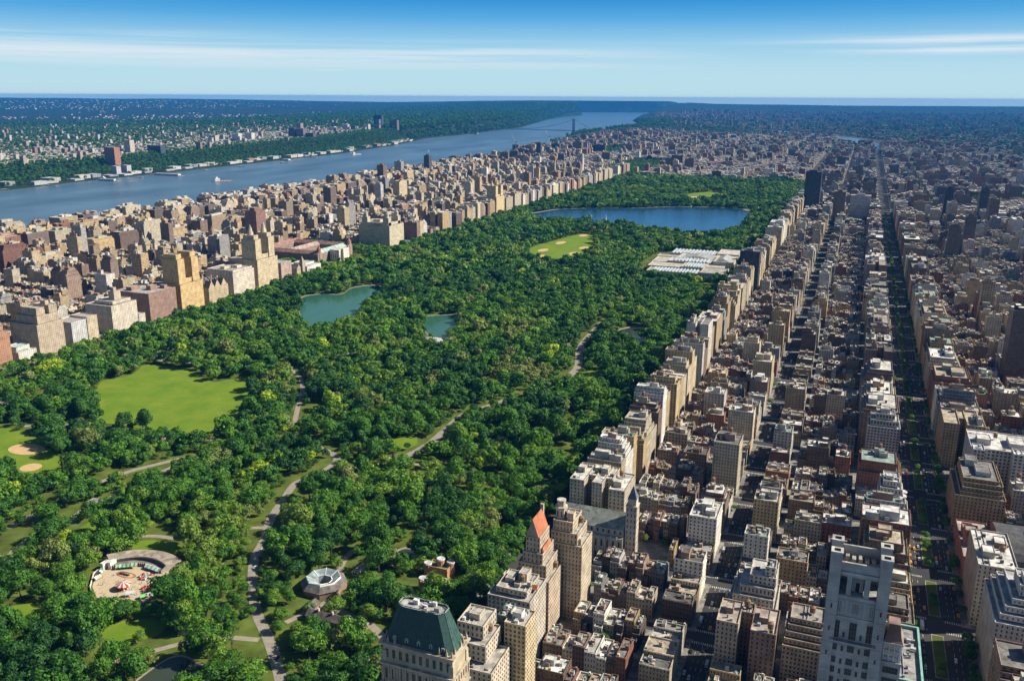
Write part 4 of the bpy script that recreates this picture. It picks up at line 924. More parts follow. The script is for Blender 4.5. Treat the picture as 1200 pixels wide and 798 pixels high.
# proud frame round the belvedere bay, cornices
m_.box(x0+4.2, y0+.5, x1-4.2, y0+1.2, 196, 197.2, shade(C_, 1.12)); m_.box(x0+4.2, y0+.8, x1-4.2, y0+1.2, 185.6, 186.8, shade(C_, 1.08)); m_.box(x0+4.2, y0+.75, x1-4.2, y0+1.2, 177, 177.8, shade(C_, 1.08))
for z in range(100, 186, 6): m_.box(x0+.1, y0-.06, x0+4.1, y0, z, z+.18, shade(C_, .7)); m_.box(x1-4.1, y0-.06, x1-.1, y0, z, z+.18, shade(C_, .7))
for zz_ in (181, 171, 160): m_.box(x0+1.8, y0-.05, x0+2.4, y0, zz_, zz_+2, (0.05, 0.05, 0.05)); m_.box(x1-2.4, y0-.05, x1-1.8, y0, zz_, zz_+2, (0.05, 0.05, 0.05))
for z in (121, 166): m_.box(x1, y0+4.3, x1+.3, y1-.5, z, z+.6, C_)
for k in (x0+7.7, x0+14.2): m_.box(k-.5, y0+.85, k+.5, y0+1.2, 178, 185.5, C_)
wl_ = part('wall', m_, r, org)
m_ = MB(); m_.poly([(x0+1.4, y0+2.5, 197.6), (x1-1.4, y0+2.5, 197.6), (x1-1.4, y1-1.7, 197.6), (x0+1.4, y1-1.7, 197.6)], (0.42, 0.38, 0.3)); part('roof', m_, r, org)
for k in range(5): q = MB(); xx = x0+5.5+k*2.4; q.box(xx, y1-5-rnd.random()*2, xx+1.4, y1-3, 197.6, 199+rnd.random(), (0.35, 0.33, 0.3)); part('roof_vent', q, r, org)
XS = (x0+4.6+.0, x0+10.9, x0+17.2)
for k, xx in enumerate(XS):
    m_ = MB()
    m_.box(xx-1.75, y0+.95, xx-1.4, y0+1.2, 178.9, 184.6, shade(C_, 1.15)); m_.box(xx+1.4, y0+.95, xx+1.75, y0+1.2, 178.9, 184.6, shade(C_, 1.15)); m_.box(xx-1.4, y0+.95, xx+1.4, y0+1.2, 184.1, 184.6, shade(C_, 1.15)); m_.box(xx-1.4, y0+1.1, xx+1.4, y0+1.2, 179.3, 184.1, shade(C_, .55))
    for j in range(4): m_.box(xx-1.2+j*.7, y0+1.0, xx-.95+j*.7, y0+1.1, 179.3, 184.1, shade(C_, 1.1))
    part('blind_panel', m_, wl_, org)
put_windows(wl_, org, [(xx, y0+1.2, 168) for xx in XS], 2.7, 7.5, 'S', 2, 3)
m_ = MB(); m_.box(x0+2.5, y0-.3, x1-2.5, y0+1.2, 166.6, 167.1, shade(C_, 1.1))
for k in range(28): xx = x0+2.7+k*.62; m_.box(xx, y0-.25, xx+.12, y0-.13, 167.1, 168.1, (0.1, 0.1, 0.1))
m_.box(x0+2.5, y0-.27, x1-2.5, y0-.1, 168.1, 168.2, (0.1, 0.1, 0.1)); part('balcony', m_, r, org)
ZR = [162.3, 156.5, 152]+[147.2-4.7*k for k in range(10)]
put_windows(wl_, org, [(xx, y0+1.2, z) for z in ZR for xx in XS], 2.5, 2.8, 'S', 3, 1)
put_windows(wl_, org, [(xx, y0+1.2, z) for z in [168.5]+ZR for xx in (x0+7.75, x0+14.05)], .9, 2.2, 'S', 0, 1)
for sx in (x0, x1-4.2):
    m_ = MB(); m_.box(sx+.2, y0-.1, sx+4, y0, 176, 176.6, shade(C_, 1.1)); m_.box(sx+.2, y0-.1, sx+4, y0, 190, 190.6, shade(C_, 1.1)); part('string_course', m_, wl_, org)
m_ = MB(); wy0, wy1 = y0+2.5, y1-1; m_.box(x1, wy0, x1+7.5, wy1, 0, 160.5, C_); m_.box(x1, wy0-.25, x1+7.8, wy0, 160, 161, C_); sw_ = part('side_wing', m_, r, org)
m_ = MB(); m_.box(x1+.3, wy0+.9, x1+7, wy1-.8, 160.5, 168.5, (0.66, 0.62, 0.55))
for k in range(4): m_.box(x1+.5+k*1.95, wy0+.5, x1+1.0+k*1.95, wy0+.9, 160.5, 168.5, (0.7, 0.66, 0.6)); m_.box(x1+7, wy0+1.2+k*2.2, x1+7.4, wy0+1.7+k*2.2, 160.5, 168.5, (0.7, 0.66, 0.6))
for z in (162.5, 165.5): m_.box(x1+.3, wy0+.6, x1+7.1, wy0+.9, z, z+.5, (0.45, 0.4, 0.35))
m_.box(x1, wy0+.3, x1+7.6, wy1-.4, 168.5, 169.2, (0.66, 0.62, 0.55)); rp_ = part('rooftop_pavilion', m_, r, org)
m_ = MB(); a_ = [(x1+.1, wy0+.4), (x1+7.5, wy0+.4), (x1+7.5, wy1-.5), (x1+.1, wy1-.5)]; cc = (x1+3.8, (wy0+wy1)/2)
z_, s0 = 169.2, 1.0
for dz, s1 in ((1.0, .86), (1.4, .74), (2.0, .64), (2.6, .56)): m_.prism([(cc[0]+(p[0]-cc[0])*s0, cc[1]+(p[1]-cc[1])*s0) for p in a_], z_, z_+dz, (0.23, 0.15, 0.13), top=s1/s0, ctr=cc); z_ += dz; s0 = s1
part('hipped_roof', m_, rp_, org)
put_windows(sw_, org, [(x1+3.9, wy0, z) for z in (156, 151, 146, 141, 136, 131, 126)], 5.4, 2.8, 'S', 4, 1)

def stack(name, label, cat, tiers, col, win, roof=(0.42, 0.4, 0.36), bulk=(), tanks=(), near=True, group=None, mats=None, extra=None):
    """a landmark of parapeted tiers: wall (all tiers), roof, then its roof houses and tanks as parts"""
    ox, oy = (tiers[0][0]+tiers[0][2])/2, (tiers[0][1]+tiers[0][3])/2; org = (ox, oy, tiers[0][4])
    e = landmark(name, label, cat, org, group); w = MB(); rf = MB()
    for t_ in tiers:
        f = w.frbox if near else w.rbox
        f(*t_[:6], t_[6] if len(t_) > 6 else col, roof, win, roofmb=rf, off=rnd.uniform(0, 90))
    part('wall', w, e, org, mats); part('roof', rf, e, org)
    for b_ in bulk:
        q = MB(); q.rbox(*b_[:6], b_[6] if len(b_) > 6 else shade(col, .95), roof, par=.5, t=.3); part('penthouse' if b_[2]-b_[0] > 4 else 'chimney', q, e, org)
    for (x, y, z) in tanks: link('water_tank', tank_mesh(0), e, (x-ox, y-oy, z-org[2]))
    if near:
        for k in range(16):
            t_ = rnd.choice(tiers); s1, s2 = rnd.uniform(.7, 3.2), rnd.uniform(.7, 2.4)
            if t_[2]-t_[0] < 6 or t_[3]-t_[1] < 6: continue
            x, y = rnd.uniform(t_[0]+.8, t_[2]-.8-s1), rnd.uniform(t_[1]+.8, t_[3]-.8-s2)
            if any(q_[4] > t_[4]+.5 and x+s1 > q_[0]-.2 and x < q_[2]+.2 and y+s2 > q_[1]-.2 and y < q_[3]+.2 for q_ in tiers): continue
            q = MB(); q.box(x, y, x+s1, y+s2, t_[5]-1.1, t_[5]+rnd.uniform(-.4, 1.6), rnd.choice(((0.6, 0.6, 0.58), (0.12, 0.12, 0.12), (0.35, 0.3, 0.25), (0.45, 0.46, 0.45), (0.07, 0.12, 0.03)))); part('roof_unit', q, e, org)
        t_ = tiers[-1]
        for k in range(2): xx = rnd.uniform(t_[0]+2, t_[2]-2); q = MB(); q.tube((xx, t_[1]+1, t_[5]-.6), (xx, t_[3]-1, t_[5]-.6), .3, (0.4, 0.4, 0.4), 6); part('roof_duct', q, e, org)
    return e, org
# cluster north of the hotel
stack('terraced_apartment_building', 'cream apartment building with planted terrace deck and white penthouse tower, just behind the mansard hotel', 'apartment building',
      [(40, 236, 71, 264, 0, 52), (42, 244, 64, 268, 52, 63), (43, 250, 60, 270, 63, 72)], (0.52, 0.45, 0.35), (3.0, 3.2, .4), bulk=[(48, 256, 55, 264, 71, 75)], tanks=[(60, 260, 62)])
stack('slim_apartment_tower', 'narrow yellowish tower with a dark green glass strip and white dish-like roof shelter', 'apartment building',
      [(66, 268, 80, 286, 0, 66), (60, 272, 66, 288, 0, 67, (0.07, 0.12, 0.11))], (0.56, 0.45, 0.28), (2.6, 3.1, .5), bulk=[(69, 274, 75, 280, 65, 70, (0.7, 0.7, 0.7))])
e, org = stack('wide_hotel', 'broad beige stone block with roof garden, chimneys and small orange-tiled penthouse', 'apartment building',
      [(38, 308, 68, 340, 0, 56), (42, 313, 64, 337, 56, 60)], (0.50, 0.44, 0.36), (3.0, 3.2, .38), bulk=[(45, 322, 51, 333, 59, 62), (53, 326, 59, 335, 59, 65), (61.5, 320, 64, 324, 59, 63), (53, 318, 57, 322, 59, 61.5)], tanks=[(57, 323, 60)])
q = MB(); q.gable(64.3, 322, 67.6, 327, 57, 59.5, (.5, .4, .3), (0.55, 0.16, 0.07)); part('tiled_lean_to', q, e, org)
# orange steep roof tower
e, org = stack('gabled_apartment_tower', 'tan stepped tower with a steep orange tiled gable roof and tall chimney', 'apartment building',
      [(38, 352, 66, 380, 0, 46), (42, 354, 63, 380, 46, 57), (45, 355, 60, 379, 57, 65), (47, 356, 57.5, 376, 65, 77)], (0.48, 0.38, 0.28), (2.8, 3.2, .36), tanks=[(64, 372, 46)])
q = MB(); q.gable(47, 356, 56.5, 376, 76.5, 90, (0.44, 0.34, 0.24), (0.42, 0.15, 0.075), axis='y'); part('tiled_roof', q, e, org, label='orange tiled steep roof')
q = MB(); q.box(50.6, 375, 53, 377, 77, 93, (0.5, 0.42, 0.33)); part('chimney', q, e, org)
q = MB(); q.gable(57.6, 358, 60, 374, 65, 68.5, (.5, .4, .3), (0.42, 0.15, 0.075), axis='y'); part('lower_tiled_roof', q, e, org)
# octagon-topped neighbour
e, org = stack('octagon_topped_tower', 'tan stone tower crowned by an octagonal water-tower house beside the orange roof', 'apartment building',
      [(54, 384, 80, 410, 0, 60), (56, 385, 76, 409, 60, 69), (57, 386, 72, 408, 69, 77)], (0.52, 0.43, 0.31), (2.7, 3.2, .36), bulk=[(66, 390, 71, 396, 76, 82), (74, 388, 78, 394, 59, 64)], tanks=[(73.5, 402, 69)])
q = MB(); q.cyl(60.5, 394, 4.2, 76, 84, (0.56, 0.48, 0.36), 8); q.cyl(60.5, 394, 4.8, 84, 85, (0.6, 0.52, 0.4), 8); q.cyl(60.5, 394, 3.2, 85, 89, (0.56, 0.48, 0.36), 8); q.cyl(60.5, 394, 3.5, 89, 90, (0.6, 0.55, 0.45), 8)
for k in range(8): a = k*math.pi/4+.39; q.box(60.5+4.0*math.cos(a)-.4, 394+4*math.sin(a)-.4, 60.5+4*math.cos(a)+.4, 394+4*math.sin(a)+.4, 78, 82, (0.06, 0.06, 0.06))
part('octagonal_crown', q, e, org)
# synagogue hall with long grey roof and square tower
org = (65, 488, 0); e = landmark('synagogue', 'limestone hall with long plain grey pitched roof and slender pointed tower', 'temple', org)
q = MB(); q.fwall(34, 472, 88, 472, 0, 24, (0.52, 0.46, 0.37), (5, 10, .3)); q.fwall(88, 472, 88, 500, 0, 24, (0.52, 0.46, 0.37), (5, 10, .3)); q.wall(88, 500, 34, 500, 0, 24, (0.52, 0.46, 0.37)); q.wall(34, 500, 34, 472, 0, 24, (0.52, 0.46, 0.37))
q.fwall(34, 476, 88, 476, 24, 30, (0.52, 0.46, 0.37), (5, 5, .35), base=.3, top=.3); q.poly([(34, 472, 24), (88, 472, 24), (88, 476, 24), (34, 476, 24)], (0.4, 0.38, 0.35)); q.wall(34, 500, 34, 476, 24, 30, (0.52, 0.46, 0.37)); q.wall(88, 476, 88, 500, 24, 30, (0.52, 0.46, 0.37)); q.wall(88, 500, 34, 500, 24, 30, (0.52, 0.46, 0.37))
for k in range(12): q.box(35+k*4.8, 471.2, 36+k*4.8, 472, 0, 25.5, (0.55, 0.49, 0.4))
part('wall', q, e, org)
q = MB(); q.gable(33.4, 475.4, 88.4, 500.6, 30, 41, (0.5, 0.45, 0.36), (0.27, 0.29, 0.25)); part('slate_roof', q, e, org)
q = MB(); q.fwall(89, 478, 98, 478, 0, 52, (0.54, 0.47, 0.38), (2.6, 5, .3)); q.fwall(98, 478, 98, 487, 0, 52, (0.54, 0.47, 0.38), (2.6, 5, .3)); q.wall(98, 487, 89, 487, 0, 52, (0.54, 0.47, 0.38)); q.wall(89, 487, 89, 478, 0, 52, (0.54, 0.47, 0.38))
q.box(90, 479, 97, 486, 52, 58, (0.54, 0.47, 0.38)); q.box(88.6, 477.6, 98.4, 487.4, 51.5, 52.3, (0.58, 0.5, 0.4)); part('tower', q, e, org)
q = MB(); q.prism([(89.6, 478.6), (97.4, 478.6), (97.4, 486.4), (89.6, 486.4)], 58, 69, (0.15, 0.17, 0.2), top=0); part('tower_roof', q, e, org)
# broad pale block behind it, deep south courts
stack('broad_stone_block', 'broad pale limestone block with deep dark light courts, directly behind the grey-roofed hall', 'apartment building',
      [(31, 508, 44, 546, 0, 54), (51, 508, 60, 546, 0, 54), (66, 508, 80, 546, 0, 50), (44, 522, 51, 546, 0, 54), (60, 520, 66, 546, 0, 54)], (0.47, 0.40, 0.31), (3.2, 3.3, .36), (0.6, 0.58, 0.55),
      bulk=[(33, 526, 39, 534, 53, 58), (53, 530, 59, 540, 53, 58), (68, 516, 75, 524, 49, 54, (0.6, 0.52, 0.38)), (46, 534, 50, 542, 53, 56)], tanks=[(70, 536, 50)])
# terraced block with a copper rim beside the wide avenue
e, org = stack('copper_rimmed_block', 'low block with pale green copper rim round its gravel roof, beside the limestone tower', 'office building', [(272, 328, 304, 388, 0, 46)], (0.42, 0.38, 0.33), (3.2, 3.4, .4), (0.34, 0.33, 0.31), bulk=[(276, 366, 284, 380, 45, 50)])
q = MB(); rim(q, 271.4, 327.4, 304.6, 388.6, 46.05, .9, 1.3, (1, 1, 1)); part('copper_rim', q, e, org, [M_COPPERL])
for k in range(10): q = MB(); xx = 288+rnd.random()*10; yy = 332+k*5; q.box(xx, yy, xx+rnd.uniform(1, 2), yy+1.5, 44.9, 46+rnd.random(), (0.3, 0.3, 0.3)); part('roof_vent', q, e, org)
# U-shaped brown apartment house with a deep court
stack('courtyard_apartment_building', 'brown brick U-shaped apartment house with a deep dark court open to the south', 'apartment building',
      [(182, 352, 196, 380, 0, 45, (0.46, 0.37, 0.27)), (204, 350, 220, 380, 0, 44), (196, 368, 204, 380, 0, 45)], (0.27, 0.18, 0.14), (3.0, 3.2, .36), (0.42, 0.36, 0.31), bulk=[(186, 364, 191, 372, 44, 48), (208, 362, 214, 374, 43, 47)], tanks=[(199, 374, 45), (216, 354, 44)])
stack('stepped_white_building', 'stepped cream-white apartment building with planted terraces behind the U-shaped brown house', 'apartment building',
      [(183, 394, 216, 438, 0, 30), (186, 402, 214, 438, 30, 37), (190, 406, 214, 436, 37, 43), (196, 410, 214, 434, 43, 50), (206, 412, 213, 424, 50, 57)], (0.54, 0.50, 0.43), (2.8, 3.1, .4), (0.5, 0.48, 0.45), bulk=[(188, 396, 194, 400, 29, 32, (0.62, 0.2, 0.1))])
stack('terraced_brown_block', 'tan brick block stepping back in many balcony terraces left of the limestone tower', 'apartment building',
      [(224, 358, 249, 390, 0, 33), (224.5, 361, 249, 390, 33, 36.5), (225, 364, 249, 390, 36.5, 40), (226, 367, 249, 390, 40, 43.5), (227, 370, 248, 389, 43.5, 47)], (0.42, 0.32, 0.22), (2.6, 3.2, .45), (0.3, 0.27, 0.24), tanks=[(240, 380, 46)])
# armoury
org = (400, 590, 0); e = landmark('armory', 'red brick armoury with square tower and huge dark barrel-roofed drill hall', 'armoury', org)
q = MB(); q.frbox(348, 556, 372, 626, 0, 20, (0.30, 0.12, 0.09), (0.4, 0.36, 0.33), (3.6, 4.5, .36)); q.frbox(350, 578, 360, 590, 20, 33, (0.32, 0.13, 0.09), (0.3, 0.28, 0.26), (3, 4.5, .36)); q.frbox(350, 596, 358, 606, 20, 27, (0.32, 0.13, 0.09), (0.3, 0.28, 0.26), (3, 4.5, .36)); part('front_building', q, e, org)
q = MB(); q.box(374, 558, 466, 624, 0, 15, (0.26, 0.12, 0.09), win=(5, 6, .3)); part('hall_wall', q, e, org)
q = MB(); n_ = 10
for k in range(n_):
    a0, a1 = math.pi*k/n_, math.pi*(k+1)/n_; f = lambda a: (591-33.4*math.cos(a), 15+17*math.sin(a)**.8)
    p0, p1 = f(a0), f(a1); q.poly([(373.5, p0[0], p0[1]), (466.5, p0[0], p0[1]), (466.5, p1[0], p1[1]), (373.5, p1[0], p1[1])], (0.085, 0.085, 0.09)); q.poly([(374, p0[0], p0[1]), (374, p1[0], p1[1]), (374, 591, 15)], (0.26, 0.12, 0.09)); q.poly([(466, p1[0], p1[1]), (466, p0[0], p0[1]), (466, 591, 15)], (0.26, 0.12, 0.09))
part('barrel_roof', q, e, org)
q = MB(); q.box(395, 588, 440, 594, 31.5, 33.2, (0.14, 0.14, 0.15)); part('ridge_skylight', q, e, org)
stack('corner_stone_block', 'beige stone corner block with bright white roof beside the armoury', 'apartment building', [(348, 486, 374, 546, 0, 50)], (0.45, 0.40, 0.33), (3.1, 3.3, .36), (0.62, 0.60, 0.56), bulk=[(352, 500, 360, 512, 49, 54), (362, 520, 370, 532, 49, 53, (0.3, 0.18, 0.12))], tanks=[(366, 510, 50)])
stack('stepped_white_tower', 'white apartment tower stepping up in terraces across the median avenue from the limestone tower', 'apartment building',
      [(350, 408, 394, 466, 0, 50), (353, 413, 392, 466, 50, 54), (356, 417, 390, 464, 54, 58), (360, 421, 388, 462, 58, 62), (364, 426, 380, 450, 62, 70)], (0.50, 0.48, 0.46), (2.9, 3.1, .34), (0.45, 0.44, 0.44), bulk=[(366, 430, 373, 440, 69, 74)])
stack('ribbed_white_slab', 'long pale slab with vertical concrete ribs between dark window strips', 'institution',
      [(366, 732, 426, 784, 0, 50), (366, 716, 376, 732, 0, 54), (400, 716, 412, 732, 0, 54)], (0.52, 0.50, 0.47), (3.6, 3.3, .58), (0.6, 0.58, 0.55), bulk=[(372, 745, 384, 760, 49, 55), (400, 744, 414, 766, 49, 54)], tanks=[(390, 764, 50)])
stack('balconied_white_tower', 'white balconied apartment tower on the near side of the planted avenue', 'apartment building',
      [(273, 762, 304, 790, 0, 48), (275, 766, 302, 790, 48, 54), (280, 770, 298, 788, 54, 60)], (0.50, 0.47, 0.43), (3.0, 3.1, .62), (0.45, 0.43, 0.4), bulk=[(284, 774, 293, 784, 59, 64)])
e, org = stack('curved_balcony_building', 'white building with scalloped corner balconies overlooking the planted median', 'apartment building',
      [(282, 592, 302, 626, 0, 46), (283, 596, 300, 626, 46, 52), (285, 600, 298, 622, 52, 57)], (0.54, 0.51, 0.47), (2.8, 3.1, .4), (0.5, 0.5, 0.5), bulk=[(287, 604, 293, 612, 56, 60)])
for z in range(8, 46, 4):
    q = MB(); q.cyl(302.2, 610, 3.4, z, z+1.1, (0.7, 0.68, 0.64), 10); part('balcony', q, e, org)
stack('dark_glass_slab', 'tall near-black glass slab facing the museum across the avenue', 'apartment building', [(32, 1596, 70, 1628, 0, 84)], (0.045, 0.045, 0.055), (2.6, 3.1, .7), (0.15, 0.15, 0.15), bulk=[(44, 1604, 56, 1620, 83, 88, (0.3, 0.28, 0.26))], near=False)
stack('black_hospital_tower', 'huge black square hospital tower at the park\'s far east edge', 'hospital', [(60, 3046, 112, 3092, 0, 133)], (0.04, 0.04, 0.05), (3, 3.6, .7), (0.1, 0.1, 0.1), bulk=[(70, 3056, 96, 3080, 132, 138, (0.1, 0.1, 0.1))], near=False)

# ------------------------------------------------------------------ the long west front of the park
W = (3.3, 3.3, .29)
def wst(name, label, tiers, col, bulk=(), tanks=(), win=W, roof=(0.40, 0.37, 0.33)): return stack(name, label, 'apartment building', tiers, col, win, roof, bulk, tanks, False, 'apartment houses along the park west side')
wst('brick_corner_block', 'orange-brown brick block at the lower end of the park west front', [(-900, 648, -860, 690, 0, 52), (-896, 652, -868, 688, 52, 58)], (0.40, 0.21, 0.13), [(-890, 660, -880, 672, 57, 63)], [(-874, 676, 58)])
wst('low_white_mansion', 'low white stone building with pale green roof between brick and tan blocks', [(-900, 700, -860, 730, 0, 16), (-890, 704, -868, 726, 16, 22)], (0.62, 0.58, 0.5), roof=(0.45, 0.6, 0.58))
wst('twin_shouldered_tower', 'tall tan stone building with two stepped shoulders near the lower park west front', [(-915, 736, -860, 782, 0, 48), (-905, 740, -862, 778, 48, 60), (-895, 742, -864, 756, 60, 72), (-895, 764, -864, 778, 60, 72), (-888, 756, -870, 764, 60, 66)], (0.47, 0.38, 0.28), [(-885, 768, -875, 774, 71, 77)])
wst('pale_grey_slab', 'plain pale grey-blue slab with bright park-side face', [(-895, 796, -860, 824, 0, 38)], (0.5, 0.5, 0.5)); wst('narrow_tan_block', 'narrow tan block with vertical window strips next to the grey slab', [(-895, 826, -860, 846, 0, 40)], (0.52, 0.43, 0.3))
wst('cream_block_with_turret', 'cream stone block with a roof turret before the low white house', [(-915, 876, -860, 930, 0, 46), (-905, 886, -866, 924, 46, 51)], (0.58, 0.51, 0.41), [(-888, 900, -876, 914, 50, 64, (0.45, 0.36, 0.28)), (-884, 903, -879, 909, 64, 70, (0.45, 0.36, 0.28))])
wst('low_stone_house', 'low pale stone house beside the broad dark brick block', [(-900, 934, -862, 948, 0, 20)], (0.56, 0.5, 0.42))
wst('broad_brown_block', 'broad dark brown brick block with striped park-side face', [(-935, 958, -860, 1022, 0, 50)], (0.30, 0.19, 0.15), [(-920, 970, -908, 990, 49, 55), (-890, 985, -880, 1000, 49, 57), (-880, 1006, -870, 1014, 49, 55)], [(-900, 1010, 50)])
t_ = [(-930, 1034, -860, 1092, 0, 50), (-900, 1037, -864, 1054, 50, 94), (-900, 1072, -864, 1089, 50, 94), (-896, 1054, -866, 1072, 50, 58), (-896, 1039, -868, 1052, 94, 103), (-896, 1074, -868, 1087, 94, 103)]
wst('golden_twin_tower_block', 'golden brick twin-towered apartment block with flat-topped towers', t_, (0.60, 0.42, 0.20))
org = (-890, 1130, 0); e = landmark('gabled_chateau_block', 'tan château-like block with many steep dark gables and dormers beside the golden twin towers', 'apartment building', org, 'apartment houses along the park west side')
q = MB(); q.rbox(-925, 1106, -860, 1160, 0, 30, (0.48, 0.38, 0.25), (0.1, 0.1, 0.1), (2.8, 3.4, .36), 5); part('wall', q, e, org)
q = MB()
for yy in (1108, 1124, 1142): q.gable(-874, yy, -860.5, yy+15, 30, 42, (0.48, 0.38, 0.25), (0.1, 0.1, 0.105), axis='x')
for xx in (-922, -905, -890): q.gable(xx, 1107, xx+14, 1122, 30, 42, (0.48, 0.38, 0.25), (0.1, 0.1, 0.105), axis='y'); q.gable(xx, 1140, xx+14, 1158, 30, 41, (0.48, 0.38, 0.25), (0.1, 0.1, 0.105), axis='y')
part('gabled_roof', q, e, org)
for k in range(9): q = MB(); xx, yy = -920+k*7, rnd.choice((1116, 1134, 1150)); q.box(xx, yy, xx+1.6, yy+2.4, 30, 45, (0.4, 0.25, 0.17)); part('chimney', q, e, org)
wst('bright_cornice_block', 'bright cream block with heavy cornice between gabled block and twin-turreted towers', [(-925, 1176, -860, 1240, 0, 46), (-924, 1179, -862, 1237, 46, 50)], (0.62, 0.55, 0.45), [(-900, 1190, -890, 1204, 49, 54), (-886, 1210, -876, 1224, 49, 54)], [(-880, 1200, 50)])
e, org = wst('twin_turreted_towers', 'tan building with two tall towers each ending in a small round temple turret', [(-930, 1252, -860, 1318, 0, 58), (-898, 1255, -864, 1273, 58, 98), (-898, 1297, -864, 1315, 58, 98), (-892, 1273, -866, 1297, 58, 66), (-894, 1257, -868, 1271, 98, 106), (-894, 1299, -868, 1313, 98, 106)], (0.56, 0.46, 0.30))
for yy in (1264, 1306): q = MB(); q.cyl(-881, yy, 6, 106, 113, (0.56, 0.46, 0.3), 10, top=.85); q.cyl(-881, yy, 4, 113, 120, (0.5, 0.42, 0.3), 10, top=.8); q.cyl(-881, yy, 3.2, 120, 128, (0.3, 0.35, 0.28), 8, top=0); part('turret', q, e, org)
wst('pink_front_block', 'mid-height block with green cornice and pinkish park-side face', [(-905, 1328, -860, 1364, 0, 40)], (0.45, 0.33, 0.28), roof=(0.3, 0.4, 0.33)); 
org = (-880, 1400, 0); e = landmark('stone_chapel', 'small tan stone church with pointed tower among park west apartment houses', 'church', org)
q = MB(); q.box(-900, 1388, -864, 1404, 0, 16, (0.42, 0.35, 0.26), win=(3, 9, .3)); q.gable(-900, 1388, -864, 1404, 16, 25, (0.42, 0.35, 0.26), (0.2, 0.16, 0.14)); part('nave', q, e, org); q = MB(); q.box(-868, 1404, -860, 1412, 0, 30, (0.42, 0.35, 0.26)); q.prism([(-868, 1404), (-860, 1404), (-860, 1412), (-868, 1412)], 30, 42, (0.3, 0.25, 0.2), top=0); part('tower', q, e, org)
wst('white_society_building', 'low bright white stone hall with flat pale roof at the park west edge', [(-915, 1418, -858, 1470, 0, 17), (-900, 1428, -870, 1462, 17, 22)], (0.64, 0.61, 0.55), win=(5, 12, .3), roof=(0.5, 0.5, 0.48))
stack('brown_point_tower', 'isolated tall brown-red brick point tower rising behind the park west front', 'apartment building', [(-1056, 1474, -1026, 1508, 0, 122)], (0.28, 0.15, 0.12), (2.6, 3.1, .5), (0.3, 0.28, 0.26), near=False, bulk=[(-1048, 1480, -1034, 1500, 121, 128, (0.2, 0.12, 0.1))])
# museum set in its lawn
org = (-950, 1610, 0); e = landmark('natural_history_museum', 'sprawling brownstone and granite museum with red and green roofs set among trees', 'museum', org)
q = MB()
for a in ((-1080, 1520, -1060, 1690), (-1060, 1530, -905, 1550), (-1000, 1550, -985, 1680), (-1060, 1660, -905, 1680), (-930, 1550, -908, 1660)): q.box(a[0], a[1], a[2], a[3], 0, 22, (0.31, 0.23, 0.18), win=(4, 5, .4)); 
part('wing', q, e, org)
q = MB(); q.box(-905, 1580, -880, 1625, 0, 26, (0.62, 0.56, 0.48), win=(7, 20, .3)); q.box(-880, 1590, -874, 1615, 0, 28, (0.64, 0.58, 0.5)); part('entrance_hall', q, e, org)
q = MB()
for a, ax_, c in (((-1080, 1520, -1060, 1690), 'y', (0.30, 0.17, 0.14)), ((-1060, 1530, -905, 1550), 'x', (0.30, 0.17, 0.14)), ((-1000, 1550.1, -985, 1659.9), 'y', (0.4, 0.3, 0.25)), ((-1060, 1660, -905, 1680), 'x', (0.30, 0.17, 0.14)), ((-930, 1550.1, -908, 1659.9), 'y', (0.36, 0.5, 0.44))): q.gable(*a, 22, 29, (0.36, 0.22, 0.17), c, axis=ax_)
part('tiled_roof', q, e, org)
for xx, yy in ((-908, 1540), (-908, 1670), (-1070, 1540)): q = MB(); q.cyl(xx, yy, 5, 0, 32, (0.38, 0.24, 0.18), 10); q.cyl(xx, yy, 5.6, 32, 42, (0.3, 0.13, 0.1), 10, top=0); part('corner_tower', q, e, org)
e, org = wst('three_turreted_block', 'massive stone block with three domed corner turrets and dark south face', [(-950, 1786, -860, 1862, 0, 56), (-945, 1792, -866, 1856, 56, 63)], (0.54, 0.47, 0.33), [(-920, 1810, -900, 1830, 62, 68)])
for xx, yy in ((-874, 1800), (-874, 1850), (-935, 1800)): q = MB(); q.box(xx-8, yy-7, xx+8, yy+7, 56, 76, (0.54, 0.47, 0.33), win=(3, 3.4, .3)); q.cyl(xx, yy, 5.8, 76, 84, (0.5, 0.44, 0.32), 8); q.cyl(xx, yy, 6, 84, 92, (0.3, 0.3, 0.24), 8, top=.2); part('turret', q, e, org)
e, org = wst('far_twin_tower_block', 'yellowish twin-towered building far along the park west front', [(-930, 2496, -860, 2566, 0, 58), (-896, 2500, -864, 2518, 58, 94), (-896, 2544, -864, 2562, 58, 94), (-890, 2520, -866, 2542, 58, 64)], (0.60, 0.47, 0.26))
for yy in (2510, 2552): q = MB(); q.cyl(-882, yy, 6, 92, 100, (0.6, 0.47, 0.26), 8, top=.7); q.cyl(-882, yy, 4, 100, 112, (0.5, 0.4, 0.25), 8, top=.0); part('turret', q, e, org)
def hr(x, y, w, d, h, cname, label, zb=None, cat='high-rise'):
    zb = float(height(x, y)) if zb is None else zb
    stack('high_rise', label, cat, [(x, y, x+w, y+d, zb, zb+h)], PAL[cname][0], (2.8, 3.2, .5), (0.35, 0.34, 0.33), bulk=[(x+w*.3, y+d*.3, x+w*.7, y+d*.7, zb+h-1, zb+h+5)], near=False)
hr(-1650, 3530, 26, 26, 112, 'dark', 'slim black tower standing alone near the river above the west side roofs'); hr(-1725, 3385, 34, 26, 92, 'grey', 'grey-green slab tower just before the slim black riverside one'); hr(-1690, 3170, 30, 30, 92, 'brown', 'brown-red tower with bulky crown near the west riverside')
